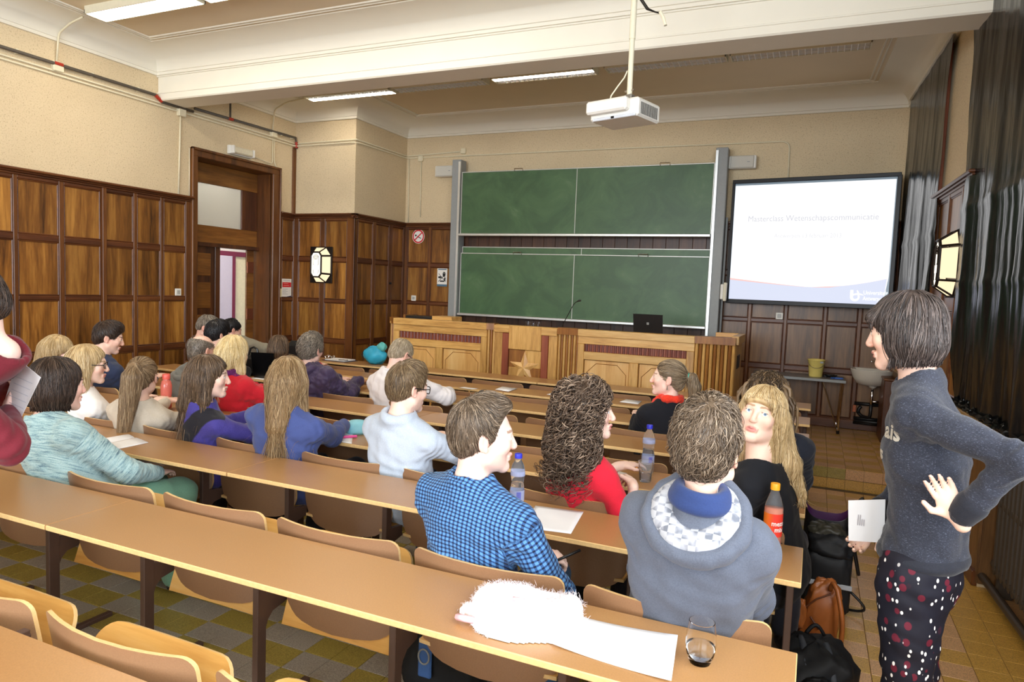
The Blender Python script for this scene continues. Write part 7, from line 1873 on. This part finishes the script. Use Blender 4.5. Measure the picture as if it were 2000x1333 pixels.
person('woman in beige jumper with long fair brown ponytail down her back', (-3.645, 2.82, 1.035), (-3.705, 2.92), 'near', yaw=-34, pitch=-4, ty=-14, fem=True, build=1.02, top=dict(mat=cloth('beige_knit', (200, 188, 170), .07, 300), g=.014, fold=.005, name='jumper', h=.007), arms=dict(R=(.15, .34, .80), L=(.15, .36, .80)), poles=dict(R=(1, 0, -.6)), hairs=dict(style='pony', col=((80, 60, 42), (140, 114, 84), (198, 172, 136)), seed=14, hl=.40, tie=(0, -.105, .062), tw=1.7, swing=np.array([-.02, -.05, 0])), brow=(120, 94, 70))
person('woman in turquoise striped knit cardigan with short brown bob', (-3.175, 2.02, 1.118), (-3.085, 2.10), 'near', yaw=12, pitch=-3, ty=10, fem=True, sw=.185, build=1.16, sc=1.04, top=dict(mat=stripemat(), g=.018, cuv=True, fold=.004, name='cardigan', h=.0065, collar=(None, .06, .014) and None), arms=dict(R=('w', (-2.955, 2.37, .655)), L=(.16, .30, .66)), poles=dict(R=(1, -.3, -.6)), trousers=dict(mat=cloth('green_cotton', (124, 168, 142), .06), g=.022), hairs=dict(style='bob', col=HC_DARK, seed=15, bangs=False), skin=(240, 196, 178), lip=(206, 124, 116), brow=(70, 52, 42))
person('young woman with spectacles, long blonde hair and white top', (-4.103, 2.80, 1.075), (-4.16, 2.90), 'mid', yaw=44, pitch=-4, ty=12, fem=True, top=dict(mat=cloth('white_jersey', (240, 238, 236), .04, 300), g=.012, fold=.004, name='top'), hairs=dict(style='long', col=HC_BLOND, hl=.42, sl=.3, seed=16, n=2200), glasses=True, skin=(244, 208, 190), lip=(214, 126, 118), brow=(150, 120, 84))
person('young man in navy shirt with dark hair beside the left panelling', (-5.06, 3.62, 1.139), (-5.13, 3.68), 'mid', yaw=36, pitch=-14, ty=14, sw=.19, build=1.06, top=dict(mat=cloth('navy_shirt', (44, 54, 82), .07), g=.016, fold=.006, name='shirt', collar=(cloth('navy_shirt', (44, 54, 82)), .06, .014)), hairs=dict(style='short', col=HC_DARK, vol=.012, thick=.012, len=.05, seed=17), skin=(240, 198, 178), brow=(60, 44, 34))
person('girl with straight blonde hair and red top looking down', (-5.685, 3.62, .995), (-5.66, 3.67), 'mid', yaw=42, pitch=-28, ty=10, fem=True, top=dict(mat=cloth('rose_red', (196, 54, 66), .07), g=.012, name='top'), hairs=dict(style='long', col=HC_BLOND, hl=.26, sl=.26, bangs=True, seed=18, n=2000), skin=(246, 204, 190), brow=(170, 136, 96))
person('person with wavy light brown hair at the far left of the third bench', (-4.93, 2.80, .985), (-4.97, 2.90), 'mid', yaw=-10, pitch=-14, ty=0, fem=True, top=dict(mat=cloth('dark_knit', (44, 40, 48), .08), g=.014, name='jumper'), hairs=dict(style='long', col=HC_LBROWN, hl=.24, sl=.2, seed=19, n=1500), brow=(110, 86, 64))
person('bald man in grey-green hooded jacket, from behind', (-4.191, 3.74, 1.090), (-4.215, 3.70), 'mid', yaw=4, pitch=-12, ty=6, sw=.185, build=1.08, top=dict(mat=cloth('grey_green', (112, 112, 106), .08), g=.022, hood=1.0, fold=.007, name='hooded_jacket'), hairs=dict(style='bald', col=HC_GREY, thick=.003, len=.015, seed=20), skin=(232, 190, 170))
def x_p20(i):
    scarf((96, 34, 92), 'scarf_purple', .066, .024)(i)
    k = MB(); a, b = i['el'][1], i['wr'][1]; d = unit(b - a)
    for j_, m_ in enumerate((plain('cuff_green', (34, 74, 58), .8), M_SW, plain('cuff_green', (34, 74, 58), .8))):
        kk = Vol(); kk.rc(b - d * (.075 - j_ * .016), b - d * (.066 - j_ * .016), .0415, .0415, k=.002); i['garment']('cuff_stripe', kk, m_, h=.006, fold=.0)
person('woman in red fleece with pale blonde hair and purple scarf', (-3.665, 3.54, 1.125), (-3.63, 3.68), 'mid', yaw=-6, pitch=-10, ty=14, fem=True, build=1.1, top=dict(mat=cloth('red_fleece', (196, 30, 44), .08), g=.018, fold=.006, name='fleece'), arms=dict(R=('w', (-3.43, 3.88, .86)), L=(.14, .34, .81)), poles=dict(R=(1, -.4, -.8)), hairs=dict(style='half', col=HC_PLAT, hl=.20, sl=.16, seed=21, n=2200, fly=90), skin=(244, 206, 190), extra=x_p20, hands=dict(R=dict(curl=.6, fine=False)))
person('grey-haired man in brown jacket leaning forward near the door', (-5.64, 5.10, 1.134), (-5.66, 5.25), 'far', yaw=58, pitch=-30, ty=16, sw=.19, build=1.12, top=dict(mat=cloth('brown_coat', (88, 66, 52), .08), g=.024, name='jacket'), hairs=dict(style='short', col=HC_GREY, thick=.010, seed=22), skin=(236, 190, 172))
person('man with receding dark hair in khaki grey coat by the open door', (-5.98, 5.75, 1.067), (-5.78, 5.98), 'far', yaw=24, pitch=-18, ty=10, sw=.19, build=1.08, top=dict(mat=cloth('khaki_coat', (152, 146, 128), .08), g=.024, name='coat'), hairs=dict(style='balding', col=HC_BLACK, thick=.009, seed=23), skin=(236, 190, 172))
person('black-haired person in dark clothes in front of the brown jacket', (-4.852, 4.50, 1.137), (-4.90, 4.49), 'far', yaw=10, pitch=-10, ty=0, top=dict(mat=cloth('black_coat', (30, 30, 34), .06), g=.018, name='coat'), hairs=dict(style='short', col=HC_BLACK, thick=.014, vol=.01, seed=24))
person('woman with brown bob and bright red jumper, from behind', (-4.652, 5.05, .992), (-4.68, 5.25), 'far', yaw=-14, pitch=-16, ty=0, fem=True, build=1.06, top=dict(mat=cloth('bright_red', (212, 36, 48), .06), g=.016, name='jumper'), hairs=dict(style='bob', col=HC_BROWN, seed=25, bangs=False))
def x_p25(i):
    K = Vol(); NB, up, fw, rt = (i[k] for k in ('NB', 'up', 'fw', 'rt')); K.tor(NB + up * .03 - fw * .01, unit(up + fw * .35), .10, .034, k=.02); K.el(NB - fw * .10 - up * .03, (.13, .045, .075), i['Rt'], k=.03); i['garment']('puffy_hood', K, cloth('puffer', (66, 54, 84), .06, 60, rough=.5), h=.009, fold=.006, kf=34)
person('person with curly grey hair in dark purple padded jacket', (-3.688, 4.36, 1.092), (-3.66, 4.49), 'mid', yaw=-4, pitch=-6, ty=4, fem=True, sw=.185, build=1.2, top=dict(mat=cloth('puffer', (66, 54, 84), .06, 60, rough=.5), g=.034, fold=.011, name='padded_jacket', kf=34), hairs=dict(style='short', col=HC_GREY, vol=.012, thick=.018, len=.07, curl=(.007, .03), seed=26, fly=100), skin=(238, 196, 180), extra=x_p25)
def x_p17(i):
    K = Vol(); K.el(i['sp'](-.02), (.20, .15, .16), i['Rt'], k=.02); i['garment']('grey_tunic', K, cloth('grey_tunic', (120, 122, 126), .1), h=.012, fold=.006)
person('standing person in dark red top at the left edge, reading a sheet', (-2.395, 1.25, 1.52), (-2.92, 1.05), 'near', yaw=-140, pitch=-30, ty=-120, hipz=.92, standing=True, fem=True, arms=dict(L=('w', (-2.455, 1.40, 1.165)), R=('w', (-2.62, 1.25, 1.15))), poles=dict(L=(.6, .4, -1)), hands=dict(L=dict(d=(-.2, .3, .6), n=(.6, .7, 0), side=1, curl=.8, fine=False)),
  top=dict(mat=cloth('dark_red', (108, 30, 42), .08), g=.016, name='jumper'), trousers=dict(mat=cloth('blue_jeans', (54, 84, 128), .12), g=.014), hairs=dict(style='short', col=HC_DARK, vol=.016, thick=.018, len=.08, seed=27), skin=(242, 204, 190), extra=x_p17)
t = thing('reading_sheet', 'tilted white sheet held by the standing person at the left edge', 'paper', (-2.4, 1.4, 1.15))
q = [(-2.500, 1.40, 1.155), (-2.393, 1.395, 1.138), (-2.268, 1.39, 1.298), (-2.42, 1.41, 1.345)]
obj('sheet', MB().hex(q + [(a, b + .0012, c) for a, b, c in q]), M_PAPER, t)
for j_ in range(5): obj('print_line', MB().add([(-2.45 + j_ * .012, 1.3925, 1.20 + j_ * .022), (-2.36 + j_ * .012, 1.3905, 1.185 + j_ * .022), (-2.36 + j_ * .012, 1.3905, 1.187 + j_ * .022), (-2.45 + j_ * .012, 1.3925, 1.202 + j_ * .022)], [(0, 1, 2, 3)]), plain('print_pale', (206, 212, 222), .6), t)
OCC.update(A=(0, 1, 5), B=(0, 1, 2, 3, 4, 5, 6, 8), C=(0, 6, 7, 8, 9), D=(1, 4, 6, 8), E=(7, 9), F=(9,))
# ------------------------------------------------------------------ bags on the floor, fluffy scarf on the bench
M_LBLK = plain('black_leather', (26, 25, 26), .38, .5, var=.1, scale=18); M_NYL = plain('black_nylon2', (24, 25, 28), .6, .35, var=.12, scale=30, bump=.2)
def softbox(x0, x1, y0, y1, z0, z1, seed, bulge=.02, amp=.008, nu=40, nv=22, taper=0.0, tilt=0.0, pw=5.0):
    r2 = np.random.default_rng(seed); ph = r2.uniform(0, 6.28, 8); cx, cy, cz = (x0 + x1) / 2, (y0 + y1) / 2, (z0 + z1) / 2; P = np.zeros((nu, nv, 3))
    for i in range(nu):
        for j in range(nv):
            a = 2 * math.pi * i / nu; b = math.pi * j / (nv - 1) - math.pi / 2; s = lambda v: math.copysign(abs(v) ** (2 / pw), v)
            w_ = amp * (math.sin(3 * a + 4 * b + ph[0]) + .6 * math.sin(7 * a - 5 * b + ph[1]) + .5 * math.sin(11 * a + 9 * b + ph[2]))
            zz = cz + s(math.sin(b)) * (z1 - z0) / 2; f = (zz - z0) / (z1 - z0); k = 1 - taper * f
            x = cx + s(math.cos(b)) * s(math.cos(a)) * ((x1 - x0) / 2 * k + w_) + tilt * f; y = cy + s(math.cos(b)) * s(math.sin(a)) * ((y1 - y0) / 2 * k + w_)
            P[i, j] = (x, y, max(zz + (w_ * .6 if f > .3 else 0), z0))
    return MB().surf(P, True)
def arc(a, b, sag, n=14, side=(0, 0, 0)):
    a, b = np.array(a, float), np.array(b, float); t = np.linspace(0, 1, n)[:, None]; return a * (1 - t) + b * t + np.sin(np.pi * t) * (np.array(side) + np.array([0, 0, sag]))
t = thing('tote_bag', 'open black leather tote bag with purple lining on the aisle floor', 'bag', (.14, 4.5, 0))
nu = 32
rows = []
for s_, z in ((.92, .0), (1.0, .03), (1.02, .2), (1.0, .37), (.985, .375), (.96, .36), (.94, .20), (.9, .05)):
    rows.append([(.145 + .125 * s_ * math.copysign(abs(math.cos(a)) ** .5, math.cos(a)), 4.50 + .085 * s_ * math.copysign(abs(math.sin(a)) ** .5, math.sin(a)), z + (.03 * math.cos(2 * a) if z > .3 else 0)) for a in np.linspace(0, 2 * math.pi, nu, endpoint=False)])
obj('shell', MB().surf(np.array(rows[:5]).transpose(1, 0, 2), True), M_LBLK, t, True); obj('lining', MB().surf(np.array(rows[4:]).transpose(1, 0, 2), True), plain('purple_lining', (78, 34, 84), .5), t, True); obj('base', MB().box(.04, .25, 4.43, 4.57, .002, .012), M_LBLK, t)
for y in (4.43, 4.57): obj('handle', MB().tube(arc((.262, y - .02, .33), (.262, y + .02, .36), -.30 if y < 4.5 else .12, 16, (.07, 0, 0)), .010, 6), M_LBLK, t, True)
for y in (4.42, 4.44): obj('rivet', MB().tube([(.268, y, .31), (.276, y, .31)], .006, 6), plain('brass', (200, 160, 80), .3, metal=.9), t)
t = thing('bicycle_pannier', 'large black roll-top bag with a reflective stripe on the aisle floor', 'bag', (.15, 3.98, 0))
obj('body', softbox(.03, .265, 3.84, 4.10, 0, .35, 31, amp=.004), M_NYL, t, True); obj('flap', softbox(.015, .285, 3.83, 4.11, .30, .425, 32, amp=.008, pw=3.2, taper=.25), M_NYL, t, True); obj('leather_lid', softbox(.04, .22, 3.90, 4.06, .37, .455, 33, amp=.006, pw=2.6), plain('olive_nylon', (58, 56, 46), .45, .4, var=.1), t, True)
obj('reflective_stripe', MB().cbox(.05, .262, 3.832, 3.842, .165, .19, .002), plain('reflective', (178, 182, 188), .35, .5), t); obj('side_strap', MB().tube(arc((.262, 3.92, .13), (.262, 3.95, .02), .0, 14, (.07, -.02, -.02)), .007, 6), M_BLACKP, t, True)
t = thing('tan_handbag', 'tan leather handbag with a long strap on the aisle floor', 'bag', (.10, 3.5, 0)); M_TAN = plain('tan_leather', (168, 96, 44), .36, .5, var=.14, scale=12)
obj('body', softbox(.005, .20, 3.42, 3.58, 0, .33, 34, amp=.006, taper=.35, tilt=.03, pw=3.6), M_TAN, t, True); M_ZIP = plain('zip_brown', (96, 50, 24), .4)
obj('zip', MB().tube([(.04, 3.418, .20), (.09, 3.424, .255), (.15, 3.43, .29)], .004, 6), M_ZIP, t); obj('zip', MB().tube([(.07, 3.415, .17), (.11, 3.412, .12)], .005, 6), M_ZIP, t); obj('pocket_flap', softbox(.005, .05, 3.405, 3.45, .10, .24, 35, amp=.003, pw=3), M_TAN, t, True)
obj('strap', MB().tube(np.concatenate([arc((.145, 3.45, .30), (.165, 3.42, .335), .02, 6), arc((.175, 3.41, .32), (.20, 3.38, .06), 0, 10, (.015, -.02, 0)), arc((.20, 3.38, .055), (.27, 3.16, .012), -.01, 10)[1:]]), .011, 6), M_TAN, t, True); obj('buckle', MB().cbox(.262, .28, 3.14, 3.17, .004, .018, .003), plain('brass', (200, 160, 80), .3, metal=.9), t)
t = thing('backpack', 'black backpack slumped on the floor at the end of the second bench', 'bag', (.09, 2.95, 0))
obj('body', softbox(-.06, .24, 2.80, 3.12, 0, .27, 36, amp=.010, pw=2.8), M_NYL, t, True); obj('pocket', softbox(.02, .20, 2.74, 2.84, .01, .20, 37, amp=.006, pw=2.8), M_NYL, t, True)
for x in (.03, .12): obj('shoulder_strap', MB().tube(arc((x, 2.98, .26), (x + .05, 2.76, .08), .06, 12), .016, 6), plain('grey_strap', (62, 66, 74), .6), t, True)
obj('grab_handle', MB().tube(arc((.05, 3.02, .265), (.12, 3.04, .265), .04, 10), .008, 6), M_NYL, t, True)
t = thing('satchel', 'black satchel with a blue clasp on the floor under the second bench', 'bag', (-1.28, 2.34, 0))
obj('body', softbox(-1.46, -1.10, 2.26, 2.44, 0, .30, 38, amp=.006, pw=4), M_NYL, t, True); obj('clasp', MB().cbox(-1.345, -1.285, 2.246, 2.262, .10, .26, .006), plain('clasp_blue', (64, 104, 166), .4), t); obj('clasp_ring', MB().tube([(-1.315 + .024 * math.cos(a), 2.243, .19 + .03 * math.sin(a)) for a in np.linspace(0, 6.28, 18)], .004, 6), M_GREYP, t)
# fluffy scarf: folded heap with a fuzz of fine fibres
rr = np.random.default_rng(77)
def scarf_h(x, y):
    u, v = (x + .69) / .165, (y - 1.70) / .150
    e = 1 - (abs(u) ** 2.6 + abs(v) ** 2.6) - .16 * math.sin(5 * u + 2 * v) - .10 * math.sin(9 * v - 3 * u)
    if e <= 0: return None
    return .008 + .030 * min(1, e * 2.2) ** .5 * (1 + .25 * math.sin(7 * u + 3 * math.sin(3 * v)) + .22 * math.sin(6 * v + 2 * u)) 
gx = np.linspace(-.90, -.49, 60); gy = np.linspace(1.52, 1.848, 50); idx = {}; V = []; Fq = []
for i, x in enumerate(gx):
    for j, y in enumerate(gy):
        h_ = scarf_h(x, y)
        if h_: idx[i, j] = len(V); V.append((x, y, ZT + h_))
for (i, j) in list(idx):
    if all(k in idx for k in ((i + 1, j), (i, j + 1), (i + 1, j + 1))): Fq.append((idx[i, j], idx[i + 1, j], idx[i + 1, j + 1], idx[i, j + 1]))
Vn = np.array(V); n0 = len(Vn); low = Vn.copy(); low[:, 2] = ZT + .002
t = thing('fluffy_scarf', 'fluffy white scarf with pink edging heaped on the second bench', 'scarf', (-.69, 1.70, ZT))
M_FLUFF = plain('white_fluff', (250, 240, 243), .95, .1, var=.04, scale=20, sheen=.4)
k = MB(); k.add(V, Fq); cnt = {}
for f in Fq:
    for a, b in zip(f, f[1:] + f[:1]): cnt[(a, b)] = cnt.get((a, b), 0) + 1
nb = len(k.v); k.v += [tuple(p) for p in low]; 
for (a, b) in list(cnt):
    if (b, a) not in cnt: k.f.append((a, nb + a, nb + b, b)); k.mi.append(0)
obj('cloth', k, M_FLUFF, t, True)
A = []
pk = rr.choice(n0, 5200)
for p in pk:
    b = Vn[p] + rr.normal(0, .003, 3); d = unit(rr.normal(0, 1, 3) + np.array([0, 0, .7])); L = rr.uniform(.005, .013)
    b[2] -= rr.uniform(0, .03) if rr.random() < .3 else 0
    b[2] = max(b[2], ZT + .003)
    pts = [b, b + d * L * .5, b + d * L + rr.normal(0, .003, 3)]
    A.append([[q[0], q[1], max(q[2], ZT + .001)] for q in pts])
Vd, Fd, td = tubes(np.array(A), .0006, rr)
o = bpy.data.objects.new('fuzz', fast_mesh('fuzz', Vd - np.array(wpos(t)), Fd, [M_FLUFF])); C.objects.link(o); o.parent = t; o['kind'] = 'stuff'
obj('pink_edge', MB().tube([(-.83, 1.585, ZT + .014), (-.80, 1.575, ZT + .02), (-.77, 1.585, ZT + .016)], .009, 6), plain('pink_edge', (246, 196, 204), .9), t, True); obj('pink_edge', MB().tube([(-.70, 1.66, ZT + .062), (-.67, 1.665, ZT + .064)], .006, 6), plain('pink_edge', (246, 196, 204), .9), t, True)
for r_ in 'ABCDEFGZ': bench(r_, OCC.get(r_, ()))
